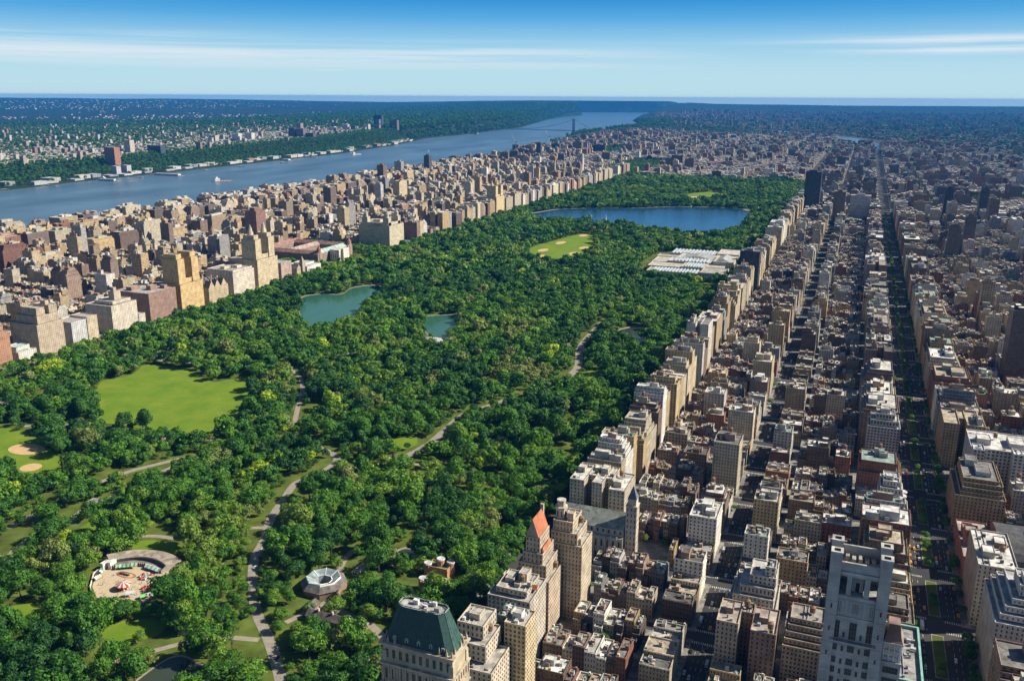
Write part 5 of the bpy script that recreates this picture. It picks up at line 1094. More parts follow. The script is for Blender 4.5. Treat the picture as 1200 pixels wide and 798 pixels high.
hr(-1690, 5160, 30, 30, 96, 'dark', 'slender dark tower on the far west side ridge'); hr(-1730, 5560, 60, 34, 72, 'dark', 'wide dark hospital-like block near the tower crane'); hr(-1600, 5640, 60, 40, 86, 'brown', 'bulky dark brown stepped block on the far ridge'); hr(-1500, 5760, 90, 30, 60, 'dark', 'long dark slab right of the bulky brown block')
hr(166, 2726, 34, 34, 100, 'brown', 'dark red-brown tower at the upper end of the second avenue'); hr(214, 2790, 60, 40, 84, 'white', 'white-topped hospital slab beside the dark red-brown tower', cat='hospital')

# ------------------------------------------------------------------ trees
LM = bpy.data.materials.new('foliage'); LM.use_nodes = True; t = LM.node_tree; b = t.nodes['Principled BSDF']
at = N(t, 'ShaderNodeAttribute', attribute_name='tint', attribute_type='INSTANCER'); af = N(t, 'ShaderNodeAttribute', attribute_name='leafv', attribute_type='GEOMETRY')
cr = N(t, 'ShaderNodeValToRGB'); e = cr.color_ramp.elements
stops = [(0.0, (0.022, 0.075, 0.012)), (0.3, (0.040, 0.120, 0.012)), (0.55, (0.072, 0.175, 0.013)), (0.78, (0.125, 0.215, 0.022)), (0.88, (0.155, 0.195, 0.05)), (0.95, (0.17, 0.27, 0.02)), (1.0, (0.26, 0.36, 0.02))]
e[0].position, e[0].color = stops[0][0], (*stops[0][1], 1); e[1].position, e[1].color = stops[-1][0], (*stops[-1][1], 1)
for p, c in stops[1:-1]: k = e.new(p); k.color = (*c, 1)
t.links.new(at.outputs['Fac'], cr.inputs[0])
v = N(t, 'ShaderNodeVectorMath', operation='SCALE'); t.links.new(cr.outputs[0], v.inputs[0]); t.links.new(mth(t, 'ADD', mth(t, 'MULTIPLY', af.outputs['Fac'], 1.2), 0.68), v.inputs['Scale'])
t.links.new(v.outputs[0], b.inputs['Base Color']); b.inputs['Roughness'].default_value = 0.6; b.inputs['Specular IOR Level'].default_value = 0.25
tr = N(t, 'ShaderNodeBsdfTranslucent'); t.links.new(v.outputs[0], tr.inputs['Color']); ms = N(t, 'ShaderNodeMixShader'); ms.inputs[0].default_value = 0.28
t.links.new(b.outputs[0], ms.inputs[1]); t.links.new(tr.outputs[0], ms.inputs[2]); t.links.new(ms.outputs[0], t.nodes['Material Output'].inputs['Surface'])
M_BARK = mat('bark', (0.10, 0.075, 0.05), 0.95, noise=0.3, nscale=1.0)

def crown_mesh(seed, nleaf, leaf, lobes=11, shape=(1.0, 1.0, 0.8), conic=False):
    """a crown about 12 m wide, its centre about 9 m up: leaf sprays spread over uneven lobes"""
    g = np.random.default_rng(seed); C = []; 
    for i in range(int(lobes*1.7)):
        a = g.uniform(0, 6.28); rr = g.uniform(0.5, 4.9) if i else 0; z = 6.0+g.uniform(-2.2, 5.2)*(1-rr/9); C.append((rr*math.cos(a), rr*math.sin(a), z, g.choice([1.2, 1.7, 2.3, 3.0])*g.uniform(.85, 1.15)))
    C = np.array(C); w = C[:, 3]**2; li = g.choice(len(C), nleaf, p=w/w.sum())
    d = g.normal(size=(nleaf, 3)); d[:, 2] = d[:, 2]*.9+.25; d /= np.linalg.norm(d, axis=1)[:, None]
    P = C[li, :3]+d*C[li, 3:4]*(g.uniform(.72, 1.10, (nleaf, 1))+(g.random((nleaf, 1)) < .06)*g.uniform(0, .35, (nleaf, 1)))*np.array(shape)
    if conic: P[:, :2] *= np.clip(1.5-(P[:, 2:3]-3)/9, .15, 1.2); P[:, 2] = 3+(P[:, 2]-3)*1.35
    # drop sprays buried deep inside other lobes
    dep = np.min(np.linalg.norm(P[:, None]-C[None, :, :3], axis=2)/C[None, :, 3], axis=1); keep = dep > .62; P, d = P[keep], d[keep]; n = len(P)
    nrm = d+g.normal(size=(n, 3))*.28; nrm /= np.linalg.norm(nrm, axis=1)[:, None]
    u = np.cross(nrm, g.normal(size=(n, 3))); u /= np.linalg.norm(u, axis=1)[:, None]; vv = np.cross(nrm, u)
    s = leaf*g.uniform(.6, 1.25, (n, 1)); u *= s; vv *= s*g.uniform(.55, 1, (n, 1))
    V = np.stack([P-u*.5, P+vv*.5-nrm*s*.12, P+u*.5, P-vv*.5-nrm*s*.12], 1).reshape(-1, 3)
    me = bpy.data.meshes.new('crown'); idx = np.arange(4*n).reshape(n, 4)
    me.vertices.add(4*n); me.vertices.foreach_set('co', V.astype(np.float32).ravel()); me.loops.add(4*n); me.loops.foreach_set('vertex_index', idx.astype(np.int32).ravel())
    me.polygons.add(n); me.polygons.foreach_set('loop_start', (np.arange(n)*4).astype(np.int32)); me.update(calc_edges=True)
    a = me.attributes.new('leafv', 'FLOAT', 'FACE'); a.data.foreach_set('value', np.clip(g.normal(.5, .22, n), 0, 1).astype(np.float32))
    me.materials.append(LM); return me
def trunk_mesh(seed):
    g = random.Random(seed); mb = MB(); mb.tube((0, 0, -.3), (0.1, 0, 3.2), .38, (1, 1, 1), 7, r2=.27)
    for k in range(4):
        a = k*1.57+g.uniform(-.5, .5); mb.tube((.1, 0, 2.9), (2.1*math.cos(a), 2.1*math.sin(a), 6.2+g.uniform(-.5, 1.5)), .2, (1, 1, 1), 5, r2=.06)
    mb.tube((.1, 0, 3), (.3, .2, 8), .2, (1, 1, 1), 5, r2=.06)
    return mb.mesh('trunk', [M_BARK])
CR_HI = [crown_mesh(s, 2600, .95, 12) for s in (1, 2, 3, 4)]+[crown_mesh(5, 2400, .9, 16, (1.15, 1.15, .6)), crown_mesh(9, 1800, .8, 9, conic=True)]
CR_MD = [crown_mesh(s+20, 900, 1.5, 11) for s in (1, 2, 3)]+[crown_mesh(24, 800, 1.4, 15, (1.15, 1.15, .6))]
CR_LO = [crown_mesh(s+40, 260, 2.6, 9) for s in (1, 2, 3)]
TRK = [trunk_mesh(s) for s in (1, 2)]

# where trees stand
def jit(x0, x1, y0, y1, step):
    gx_, gy_ = np.meshgrid(np.arange(x0, x1, step), np.arange(y0, y1, step)); x = gx_.ravel()+RNG.uniform(-.48, .48, gx_.size)*step; y = gy_.ravel()+RNG.uniform(-.48, .48, gx_.size)*step; return x, y
def cull(x, y, z=12.0):
    a, b_, w = proj(x, y, z); k = (a > -30) & (a < 1230) & (b_ < 830) & (w > 50); return x[k], y[k]
x, y = jit(PX0+6, PX1-4, PY0+4, PY1-4, 12.0); x, y = cull(x, y)
bad = np.zeros(len(x), bool)
CLEAR = [(meadow, 0), (field, 0), (great, 0), (reserv, 1.02), (lake, 1.06), (arm, 1.06), (cons, 1.12), (pond, 1.04)]+[(v, 0) for v in lawns.values()]
CLEAR += [([(-112, 300), (-58, 300), (-56, 318), (-100, 320), (-104, 330), (-116, 330)], 0), ([(-112, 373), (-100, 373), (-98, 408), (-108, 406)], 0), ([(-276, 266), (-294, 282), (-308, 298), (-317, 318), (-300, 340), (-270, 347), (-244, 342), (-238, 325), (-226, 302), (-222, 276), (-238, 258), (-258, 262)], 0), ([(-144, 332), (-125, 324), (-100, 324), (-94, 345), (-98, 370), (-142, 372)], 0), ([(-195, 1700), (-2, 1668), (-2, 2010), (-200, 2010)], 0), ([(-56, 368), (-28, 370), (-32, 412), (-54, 410)], 0), ([(-92, 408), (-78, 406), (-76, 426), (-90, 428)], 0), ([(-380, 1000), (-340, 1010), (-335, 1048), (-375, 1045)], 0)]
for P_, k in CLEAR:
    S_ = smooth_closed(P_, 3)
    if k: cx = sum(p[0] for p in S_)/len(S_); cy_ = sum(p[1] for p in S_)/len(S_); S_ = [(cx+(p[0]-cx)*k, cy_+(p[1]-cy_)*k) for p in S_]
    bad |= inpoly(x, y, S_)
bad |= (near_line(x, y, drive, 9.5) & (y > 345)) | near_line(x, y, drive, 5.2) | near_line(x, y, driveN, 8.5)
for p, w in PATHS: bad |= near_line(x, y, p, w*.5+3)
# small random glades
for _g in range(95):
    cx, cy_, rr = rnd.uniform(-800, -20), rnd.uniform(200, 4000 if _g < 90 else 1300), rnd.uniform(8, 20); bad |= (x-cx)**2+((y-cy_)*.6)**2 < rr*rr
for cx, cy_, rx, ry in ((-660, 800, 45, 16), (-735, 560, 36, 22), (-330, 1010, 24, 12), (-150, 560, 14, 10), (-205, 470, 14, 26), (-60, 1090, 20, 12), (-140, 820, 12, 10)): bad |= ((x-cx)/rx)**2+((y-cy_)/ry)**2 < 1
x, y = x[~bad], y[~bad]; n0 = len(x)
nearpath = near_line(x, y, drive, 19) | near_line(x, y, driveN, 17)
for p, w in PATHS: nearpath |= near_line(x, y, p, w*.5+10)
clump = np.sin(x*.021+1)*np.cos(y*.017)+.6*np.sin(x*.006-y*.008)+RNG.normal(0, .55, n0)
tint = np.clip(.42+.21*clump+RNG.normal(0, .14, n0), 0, .93); tint[RNG.random(n0) < .012] = 1.0; tint[RNG.random(n0) < .035] = .88
for _ in range(26):
    cx, cy_, rr, tv = rnd.uniform(-780, -40), rnd.uniform(350, 2300), rnd.uniform(18, 60), rnd.choice((.84, .80, .72, .12, .08)); k_ = ((x-cx)**2+((y-cy_)*.7)**2 < rr*rr) & (RNG.random(n0) < .75); tint = np.where(k_, tv+RNG.normal(0, .03, n0), tint)
olive = np.exp(-(((x+171)/45)**2+((y-915)/45)**2)); tint = np.where(olive > .4, .88, tint)      # the big pale brownish plane clump
scl = np.clip(RNG.normal(1.36, .42, n0), .5, 2.4)
scl = np.where(nearpath, np.minimum(scl, RNG.uniform(.65, 1.05, n0)), scl)
park = np.stack([x, y, np.full(n0, .1), scl, tint], 1)
# street, median and yard trees
extra = [(px_, py_, .1, rnd.uniform(.8, 1.25), rnd.uniform(.3, .8)) for px_, py_ in ((-99, 392), (-70, 394), (-64, 432), (-101, 440), (-150, 328), (-152, 350), (-88, 338), (-82, 352), (-72, 342), (-64, 352), (-88, 366), (-74, 374), (-146, 374), (-128, 380), (-92, 325), (-78, 328), (-66, 326),
    (-125, 300), (-118, 288), (-104, 292), (-96, 284), (-140, 312), (-156, 320), (-165, 342), (-64, 404), (-60, 418), (-104, 420), (-88, 398), (-134, 322), (-112, 318), (-82, 294), (-68, 296))]
for s in range(58, 97):
    for k in range(5):
        if rnd.random() < (.8 if s < 70 else .6): extra.append((325.5+rnd.uniform(-1, 1), ST(s)+14+k*12.5+rnd.uniform(-2, 2), .2, rnd.uniform(.45, .8), rnd.uniform(.4, .8)))
        for sx in (306.8, 344.4):
            if rnd.random() < (.72 if sx > 340 else .5): extra.append((sx, ST(s)+13+k*12.5+rnd.uniform(-2, 2), .2, rnd.uniform(.5, .9), rnd.uniform(.2, .6)))
for s in range(60, 110):
    for k in range(6): extra.append((-5.5, ST(s)+10+k*11.5, .2, rnd.uniform(.95, 1.35), rnd.uniform(.1, .5))); extra.append((3.0+rnd.uniform(-.5, .5), ST(s)+4+k*12.5, .2, rnd.uniform(.6, .9), rnd.uniform(.2, .5))); extra.append((-846+rnd.uniform(-2, 2), ST(s)+10+k*11.5, .2, rnd.uniform(.5, .8), rnd.uniform(.3, .6)))
    for sx in (160.5, 179.5, 472, 491, 304):
        if rnd.random() < .5: extra.append((sx, ST(s)+rnd.uniform(14, 66), .2, rnd.uniform(.35, .6), rnd.uniform(.4, .8)))
for a, b_, c, d, dens in YARDS:
    n_ = int((b_-a)*(d-c)/95*dens)
    for _ in range(n_):
        xx, yy = rnd.uniform(a, b_), rnd.uniform(c, d)
        if free(xx-4, yy-4, xx+4, yy+4): extra.append((xx, yy, .2, rnd.uniform(.45, .85), rnd.uniform(.25, .9)))
ex = np.array(extra); a, b_, w_ = proj(ex[:, 0], ex[:, 1], 5.0); ex = ex[(a > -20) & (a < 1220) & (b_ < 820) & (w_ > 50)]
# riverside strip, slopes, far side of the river, mainland greenery
def zone(x0, x1, y0, y1, step, f, sc, tl, th):
    x, y = jit(x0, x1, y0, y1, step); x, y = cull(x, y, 0.0); k = f(x, y); x, y = x[k], y[k]; n = len(x); return np.stack([x, y, height(x, y), RNG.uniform(sc[0], sc[1], n), RNG.uniform(tl, th, n)], 1)
Z_ = [zone(-2060, -1840, 1000, 6200, 13, lambda x, y: (x > ip(SM, y)+25) & (x < np.interp(y, [0, 3000, 4300, 6200], [-1845, -1860, -1930, -2000])), (.9, 1.3), .2, .7),
      zone(-1092, -868, 1482, 1776, 13, lambda x, y: ~(((y > 1514) & (y < 1690) & (x > -1086) & (x < -868))) | ((y > 1556) & (y < 1654) & (x > -980) & (x < -936)), (.9, 1.3), .3, .8),
      zone(-1080, -850, 4120, 5200, 15, lambda x, y: np.ones(len(x), bool), (.9, 1.3), .2, .6), zone(-1620, -1390, 5600, 6500, 16, lambda x, y: np.ones(len(x), bool), (.9, 1.3), .2, .6)]
def njmask(x, y):
    u = ip(SN, y)-x; slope = (u > ip([(0, 300), (5200, 240), (6800, 60), (9000, 15), (70000, 15)], y)) & (u < ip([(0, 700), (6800, 560), (9000, 900), (70000, 900)], y))
    return slope | ((u > 60) & (RNG.random(len(x)) < .22) & (y < 9500)) | ((y > 8800) & (u > 15) & (u < 4000) & (RNG.random(len(x)) < .9))
Z_.append(zone(-4600, -3150, 2000, 7500, 21, njmask, (1.1, 1.7), .05, .55)); Z_.append(zone(-9500, -4600, 2500, 9000, 42, lambda x, y: RNG.random(len(x)) < .42, (1.5, 2.6), .05, .5))
Z_.append(zone(-9500, -3600, 7500, 22000, 52, njmask, (2.4, 3.9), .0, .4))
Z_.append(zone(-2800, 4200, 6300, 17000, 62, lambda x, y: (x > ip(SM, y)+60) & (RNG.random(len(x)) < .26) & ((x > np.interp(y, [4700, 6000, 7500, 9000, 10300, 11300], [1700, 1250, 500, 320, -180, -800])+20) | (x < np.interp(y, [4700, 6000, 7500, 9000, 10300, 11300], [1400, 900, 230, 20, -520, -1150]))), (1.6, 3.2), .0, .5))
Z_.append(zone(-3000, -2450, 8700, 9400, 22, lambda x, y: x > ip(SM, y)+10, (1.2, 1.8), .0, .5)); Z_.append(zone(-3600, -2400, 10500, 14500, 40, lambda x, y: x > ip(SM, y)+10, (2.0, 3.4), .0, .4))
allt = np.concatenate([park, ex]); rest_far = np.concatenate(Z_)
dist = np.linalg.norm(allt[:, :3]-CAM, axis=1)
# the 300 that show largest stand as trees of their own
a, b_, w_ = proj(allt[:, 0], allt[:, 1], allt[:, 2]+8*allt[:, 3]); sc_ = np.where((a > 2) & (a < 1198) & (b_ < 796), allt[:, 3]/w_, 0)
sc_[(a > 445) & (a < 1015) & (b_ > 640) & (allt[:, 0] > -3)] = 0     # behind roofs
pick_ = np.argsort(-sc_)[:300]; isown = np.zeros(len(allt), bool); isown[pick_] = True
MARKS = [((-160, 215), 'the small dark pond'), ((-270, 305), 'the amusement ground'), ((-121, 352), 'the glass-roofed pavilion'), ((-205, 380), 'the park road'), ((-37, 395), 'the round-towered brick house'), ((-85, 415), 'the curved pool'), ((-80, 314), 'the long dark-roofed house'), ((-205, 255), 'the little lawn above the pond'), ((-10, 240), 'the mansard hotel'), ((325, 430), 'the planted median'), ((-350, 305), 'the lawn beside the amusement ground'), ((-130, 440), 'the bend of the pool path'), ((-30, 520), 'the grey-roofed hall'), ((-200, 470), 'the road bend')]
tone = lambda v: 'bright yellow-green' if v > .95 else 'pale olive' if v > .8 else 'fresh green' if v > .58 else 'mid-green' if v > .4 else 'deep green' if v > .22 else 'dark green'
seen_ = {}; own_rows = []
for i in pick_:
    X_, Y_ = allt[i, 0], allt[i, 1]; dd = [math.hypot(X_-p[0][0], Y_-p[0][1]) for p in MARKS]; j = int(np.argmin(dd)); own_rows.append((dd[j], j, i))
own_rows.sort()
PROT = []
for k in range(len(CR_HI)):
    r = empty('tree'); c_ = link('crown', CR_HI[k], r); t_ = link('trunk', TRK[k % 2], r); PROT.append([r, c_, t_, False])
for dd, j, i in own_rows:
    X_, Y_, Zz, s_, ti = allt[i]; size_ = 'large' if s_ > 1.22 else 'small' if s_ < .85 else 'medium'
    key = (j, tone(ti), size_); seen_[key] = seen_.get(key, 0)+1
    k = rnd.choices(range(len(CR_HI)), (4, 4, 4, 4, 3, .6))[0]; P_ = PROT[k]
    if not P_[3]: r, c_, t_ = P_[:3]; P_[3] = True
    else:
        r = P_[0].copy(); COL.objects.link(r); c_ = P_[1].copy(); COL.objects.link(c_); c_.parent = r; t_ = P_[2].copy(); COL.objects.link(t_); t_.parent = r
    r.location = (X_, Y_, Zz); r.rotation_euler = (0, 0, rnd.uniform(0, 6.28)); r.scale = (s_*rnd.uniform(.85, 1.15), s_*rnd.uniform(.85, 1.15), s_*rnd.uniform(.75, 1.25)); c_['tint'] = float(ti)
    cat = 'bush' if False else 'tree'
    r['label'] = f"{size_} {tone(ti)} broadleaf tree, {ordw(seen_[key])} nearest such tree to {MARKS[j][1]}"; r['category'] = cat; r['group'] = 'broadleaf trees of the park and avenues'
for P_ in PROT:
    if not P_[3]:
        for o in P_[:3]: bpy.data.objects.remove(o)

# the rest: one wood of instanced crowns
def gn_wood(name, pts, meshes, label):
    me = bpy.data.meshes.new(name); n = len(pts); me.vertices.add(n); me.vertices.foreach_set('co', pts[:, :3].astype(np.float32).ravel())
    for nm, vals, ty in (('sc', pts[:, 3:4]*RNG.uniform(.82, 1.18, (n, 3)), 'FLOAT_VECTOR'), ('rt', np.stack([np.zeros(n), np.zeros(n), RNG.uniform(0, 6.28, n)], 1), 'FLOAT_VECTOR')):
        a_ = me.attributes.new(nm, ty, 'POINT'); a_.data.foreach_set('vector', vals.astype(np.float32).ravel())
    a_ = me.attributes.new('tint', 'FLOAT', 'POINT'); a_.data.foreach_set('value', pts[:, 4].astype(np.float32)); a_ = me.attributes.new('lod', 'INT', 'POINT'); a_.data.foreach_set('value', pts[:, 5].astype(np.int32))
    o = link(name, me); tag(o, label, None, None, 'stuff')
    ng = bpy.data.node_groups.new(name, 'GeometryNodeTree'); ng.interface.new_socket('Geometry', in_out='INPUT', socket_type='NodeSocketGeometry'); ng.interface.new_socket('Geometry', in_out='OUTPUT', socket_type='NodeSocketGeometry')
    gi = ng.nodes.new('NodeGroupInput'); go_ = ng.nodes.new('NodeGroupOutput'); gti = ng.nodes.new('GeometryNodeGeometryToInstance')
    for k in reversed(range(len(meshes))):
        q = bpy.data.objects.new('tree_kind', meshes[k]); oi = ng.nodes.new('GeometryNodeObjectInfo'); oi.inputs['Object'].default_value = q; oi.inputs['As Instance'].default_value = False; ng.links.new(oi.outputs['Geometry'], gti.inputs[0])
    iop = ng.nodes.new('GeometryNodeInstanceOnPoints'); iop.inputs['Pick Instance'].default_value = True
    ng.links.new(gi.outputs[0], iop.inputs['Points']); ng.links.new(gti.outputs[0], iop.inputs['Instance'])
    for nm, ty, sock in (('sc', 'FLOAT_VECTOR', 'Scale'), ('rt', 'FLOAT_VECTOR', 'Rotation'), ('lod', 'INT', 'Instance Index')):
        na = ng.nodes.new('GeometryNodeInputNamedAttribute'); na.data_type = ty; na.inputs['Name'].default_value = nm; ng.links.new(na.outputs[0], iop.inputs[sock])
    ng.links.new(iop.outputs[0], go_.inputs[0]); md_ = o.modifiers.new('wood', 'NODES'); md_.node_group = ng; return o
MS = CR_MD+CR_LO+CR_HI; nM, nL = len(CR_MD), len(CR_LO)
def lod(pts):
    d = np.linalg.norm(pts[:, :3]-CAM, axis=1); n = len(pts); md_i = RNG.integers(0, nM, n); lo_i = nM+RNG.integers(0, nL, n); hi_i = nM+nL+RNG.integers(0, 5, n)
    return np.column_stack([pts, np.where(d < 900, hi_i, np.where(d < 1900, md_i, lo_i))])
rest = allt[~isown]
gn_wood('woodland', lod(np.concatenate([rest, rest_far])), MS, 'continuous mass of broadleaf trees filling the park, yards and river slopes')
print('trees own', len(pick_), 'rest', len(rest), 'far', len(rest_far))

# ------------------------------------------------------------------ far side of the river
mb = MB(); HC = [(0.5, 0.46, 0.40), (0.42, 0.35, 0.28), (0.56, 0.53, 0.48), (0.32, 0.2, 0.15), (0.28, 0.25, 0.23), (0.44, 0.4, 0.36), (0.2, 0.18, 0.17)]
_c = 0
for _ in range(44000):
    y = rnd.uniform(2300, 9500); u = 520+rnd.random()**1.6*4200; x = float(ip(SN, y))-u
    if y > 7600 and u < 1100: continue
    dens = .5+.5*math.sin(x*.002+1.3)*math.sin(y*.0017)
    if rnd.random() > .25+.75*dens*(1.0 if u < 2600 else .45): continue
    a, b_, w_ = proj(x, y, 20)
    if a < -20 or a > 560: continue
    w, d, h = rnd.uniform(11, 26), rnd.uniform(9, 20), rnd.uniform(7, 15); z = float(height(x, y)); c = rnd.choice(HC); rf = rnd.choice(((0.3, 0.27, 0.25), (0.5, 0.48, 0.45), (0.2, 0.17, 0.15), (0.6, 0.58, 0.55)))
    mb.box(x, y, x+w, y+d, z-3, z+h, c, rf)
    if rnd.random() < .012: mb.box(x+30, y, x+30+rnd.uniform(20, 36), y+18, z-3, z+rnd.uniform(22, 50), c, rf, win=(4, 3.3, .4))
    if u < 1800 and rnd.random() < .4: mb.gable(x, y, x+w, y+d, z+h, z+h+3, c, rf)
    _c += 1
for _ in range(7000):       # scattered towns farther off
    r_ = 8000+rnd.random()**1.3*20000; a_ = rnd.uniform(-.75, -.1) if rnd.random() < .55 else rnd.uniform(-.1, .5); cx = rnd.gauss(0, 1)
    x, y = CAM[0]+r_*math.sin(a_-.25)+rnd.gauss(0, 90), CAM[1]+r_*math.cos(a_-.25)
    if ip(SN, y)+30 > x > ip(SN, y)-1500 and y > 9000: continue
    if ip(SN, y)-60 < x < ip(SM, y)+200: continue
    if float(lumps(x*4, y*4))+rnd.gauss(0, .2) < .42: continue
    w, d, h = rnd.uniform(16, 60), rnd.uniform(14, 40), rnd.uniform(6, 16); z = float(height(x, y)); mb.box(x, y, x+w, y+d, z-5, z+h, rnd.choice(HC), (0.5, 0.48, 0.46))
tag(mb.build('distant_houses'), 'countless small pale houses scattered over the far river bank and horizon', kind='stuff')
def nj(name, label, cat, boxes, z=None, cname=None):
    x, y = boxes[0][0], boxes[0][1]; z = float(height(x, y)) if z is None else z; e = landmark(name, label, cat, (x, y, z)); w = MB(); r = MB()
    for (a, b_, c, d, h, col) in boxes: w.rbox(a, b_, c, d, z-3, z+h, col, (0.4, 0.4, 0.38), (4, 3.2, .5), roofmb=r)
    part('wall', w, e, (x, y, z)); part('roof', r, e, (x, y, z))
nj('riverside_tower', 'broad red-brown brick tower on the far river bank', 'high-rise', [(-3605, 3560, -3535, 3600, 92, (0.42, 0.19, 0.12))]); nj('riverside_tower', 'cream tower beside the red-brown brick tower across the river', 'high-rise', [(-3790, 3890, -3745, 3925, 82, (0.6, 0.53, 0.42))])
nj('dark_office_block', 'wide dark blue glass block on the wooded far bank', 'office building', [(-3760, 4040, -3660, 4080, 46, (0.05, 0.07, 0.1))]); nj('riverside_tower', 'nearer of two pale balconied blocks low on the far shore', 'apartment building', [(-3330, 3330, -3300, 3360, 44, (0.5, 0.5, 0.52))]); nj('riverside_tower', 'farther of two pale balconied blocks low on the far shore', 'apartment building', [(-3330, 3400, -3300, 3430, 44, (0.5, 0.5, 0.52))])
for k, (px_, col, h) in enumerate((((-4150, 5050), (0.6, 0.5, 0.4), 52), ((-4090, 5230), (0.66, 0.64, 0.6), 58), ((-4050, 5330), (0.66, 0.64, 0.6), 60), ((-4350, 6300), (0.08, 0.08, 0.12), 60))):
    nj('distant_high_rise', f"{('tan', 'white', 'second white', 'dark')[k]} high-rise among trees on the far river ridge", 'high-rise', [(px_[0], px_[1], px_[0]+60, px_[1]+40, h, col)])
for bx_, lab_ in (((-3990, 5790, -3930, 5830, 78, (0.10, 0.09, 0.13)), 'front dark slab of the dense tower group on the far river ridge'), ((-3925, 5800, -3860, 5840, 76, (0.2, 0.16, 0.17)), 'grey-brown slab beside the front dark slab on the far ridge'), ((-3990, 5900, -3950, 5940, 112, (0.3, 0.25, 0.25)), 'tallest tower of the dense group on the far river ridge'), ((-3840, 5800, -3770, 5840, 44, (0.14, 0.07, 0.12)), 'low purplish slab at the end of the dense ridge tower group'),
    ((-4330, 7700, -4240, 7740, 125, (0.04, 0.07, 0.11)), 'wide blue-black tower topping the cliff before the bridge'), ((-4230, 7560, -4190, 7600, 92, (0.12, 0.18, 0.24)), 'slim blue-grey tower against the blue-black one on the cliff'), ((-4040, 7500, -3960, 7540, 88, (0.22, 0.14, 0.14)), 'brownish slab nearest the river below the blue-black tower')):
    nj('ridge_tower', lab_, 'high-rise', [bx_])
for k, (x, y, h, c) in enumerate(((-4330, 6900, 46, (0.6, 0.6, 0.58)), (-4280, 7050, 60, (0.5, 0.45, 0.42)), (-4220, 7080, 48, (0.1, 0.12, 0.17)), (-4120, 7150, 62, (0.6, 0.55, 0.5)), (-4450, 7300, 55, (0.62, 0.6, 0.55)), (-4120, 7350, 50, (0.35, 0.2, 0.18)), (-4560, 6700, 48, (0.6, 0.58, 0.52)))):
    nj('distant_high_rise', f"{ordw(k+1)} slab from the left in the far ridge row below the dark twin towers", 'high-rise', [(x, y, x+50, y+36, h, c)])
# waterfront: long low blocks, sheds, piers
k = 0
for y in np.arange(2300, 7300, 78):
    x = float(ip(SN, y)); rr = rnd.random()
    if rr < .1: continue
    w, h = rnd.uniform(50, 72), rnd.choice((8, 14, 17, 18)); c = rnd.choice(((0.5, 0.5, 0.48), (0.6, 0.55, 0.47), (0.38, 0.22, 0.16), (0.3, 0.32, 0.36), (0.62, 0.6, 0.58)))
    z = -22.0; k += 1; d_ = rnd.uniform(18, 60); x1_ = x-rnd.uniform(15, 120)
    m_ = MB((x1_-d_, y, z)); m_.rbox(x1_-d_, y, x1_, y+w, z-2, z+h, c, (0.45, 0.44, 0.42), (4, 3.2, .5), 0); o = m_.build('waterfront_building'); tag(o, f"{'low' if h < 10 else 'mid-rise'} {'red' if c[0] < .4 and c[2] < .2 else 'pale' if c[0] > .45 else 'grey-blue'} waterfront block, {ordw(k)} upstream along the far shore", 'building', 'blocks along the far waterfront')
for k, (x, y, l, w, has) in enumerate(((-3085, 3090, 120, 20, 1), (-3130, 3300, 60, 14, 0), (-3010, 3440, 190, 26, 1), (-3160, 3800, 50, 20, 0), (-3110, 4080, 90, 14, 0), (-3160, 4600, 60, 30, 1), (-3170, 4900, 70, 20, 0), (-3150, 2800, 40, 12, 0))):
    m_ = MB((x, y, -25)); m_.box(x-l, y, x+20, y+w, -27, -22.8, (0.25, 0.22, 0.18)); 
    if has: m_.box(x-l*.8, y+3, x, y+w-3, -22.8, -15, (0.6, 0.6, 0.58), (0.55, 0.55, 0.53))
    o = m_.build('pier'); tag(o, f"{'roofed ' if has else 'bare '}wooden pier, {ordw(k+1)} listed out from the far river shore", 'pier')
# boats
def boat(x, y, L, w, hull, deck, label, cat, ang, sail=False, house=True):
    z = -25.0; e = landmark('boat' if cat != 'ship' else 'ship', label, cat, (x, y, z)); e.rotation_euler = (0, 0, ang)
    q = MB(); P_ = [(-L/2, -w/2*.8), (L*.3, -w/2), (L/2, 0), (L*.3, w/2), (-L/2, w/2*.8)]; q.prism(P_, -.8, 2.6 if L > 30 else 1.2, hull, deck, ctr=(0, 0), top=1.06); o = link('hull', q.mesh('hull'), e)
    if house: q = MB(); s = L/60; q.box(-L*.42, -w*.34, -L*.18, w*.34, 2.6*min(1, s*2), 9*max(.35, s), (0.7, 0.7, 0.68), win=(2, 3, .4)); q.box(-L*.36, -w*.24, -L*.26, w*.24, 9*max(.35, s), 13*max(.35, s), (0.7, 0.7, 0.7)); link('wheelhouse', q.mesh('wheelhouse'), e)
    if L > 60: q = MB(); [q.box(-L*.12+k*L*.12, -w*.3, -L*.12+k*L*.12+L*.09, w*.3, 2.8, 4.6, (0.55, 0.5, 0.45)) for k in range(4)]; link('deck_hatch', q.mesh('deck_hatch'), e)
    if sail: q = MB(); q.tube((0, 0, 1), (0, 0, 16), .12, (0.5, 0.5, 0.5), 5); q.poly([(0, 0, 2.2), (-5, 0, 2.2), (0, 0, 15.5)], (0.8, 0.8, 0.78)); link('sail', q.mesh('sail'), e)
boat(-2610, 3300, 105, 18, (0.30, 0.10, 0.07), (0.5, 0.35, 0.28), 'red-hulled cargo ship with white stern house in mid-river', 'ship', 1.1)
boat(-3060, 4420, 46, 12, (0.1, 0.1, 0.12), (0.4, 0.4, 0.4), 'small dark workboat moored near the far pier', 'boat', .4); boat(-3160, 3130, 80, 15, (0.08, 0.08, 0.09), (0.3, 0.28, 0.26), 'dark barge lying at the roofed pier', 'ship', .1); boat(-2820, 5900, 22, 5, (0.6, 0.6, 0.6), (0.6, 0.6, 0.6), 'tiny white sailing boat upstream of the dark twin towers', 'boat', .8, True, False)
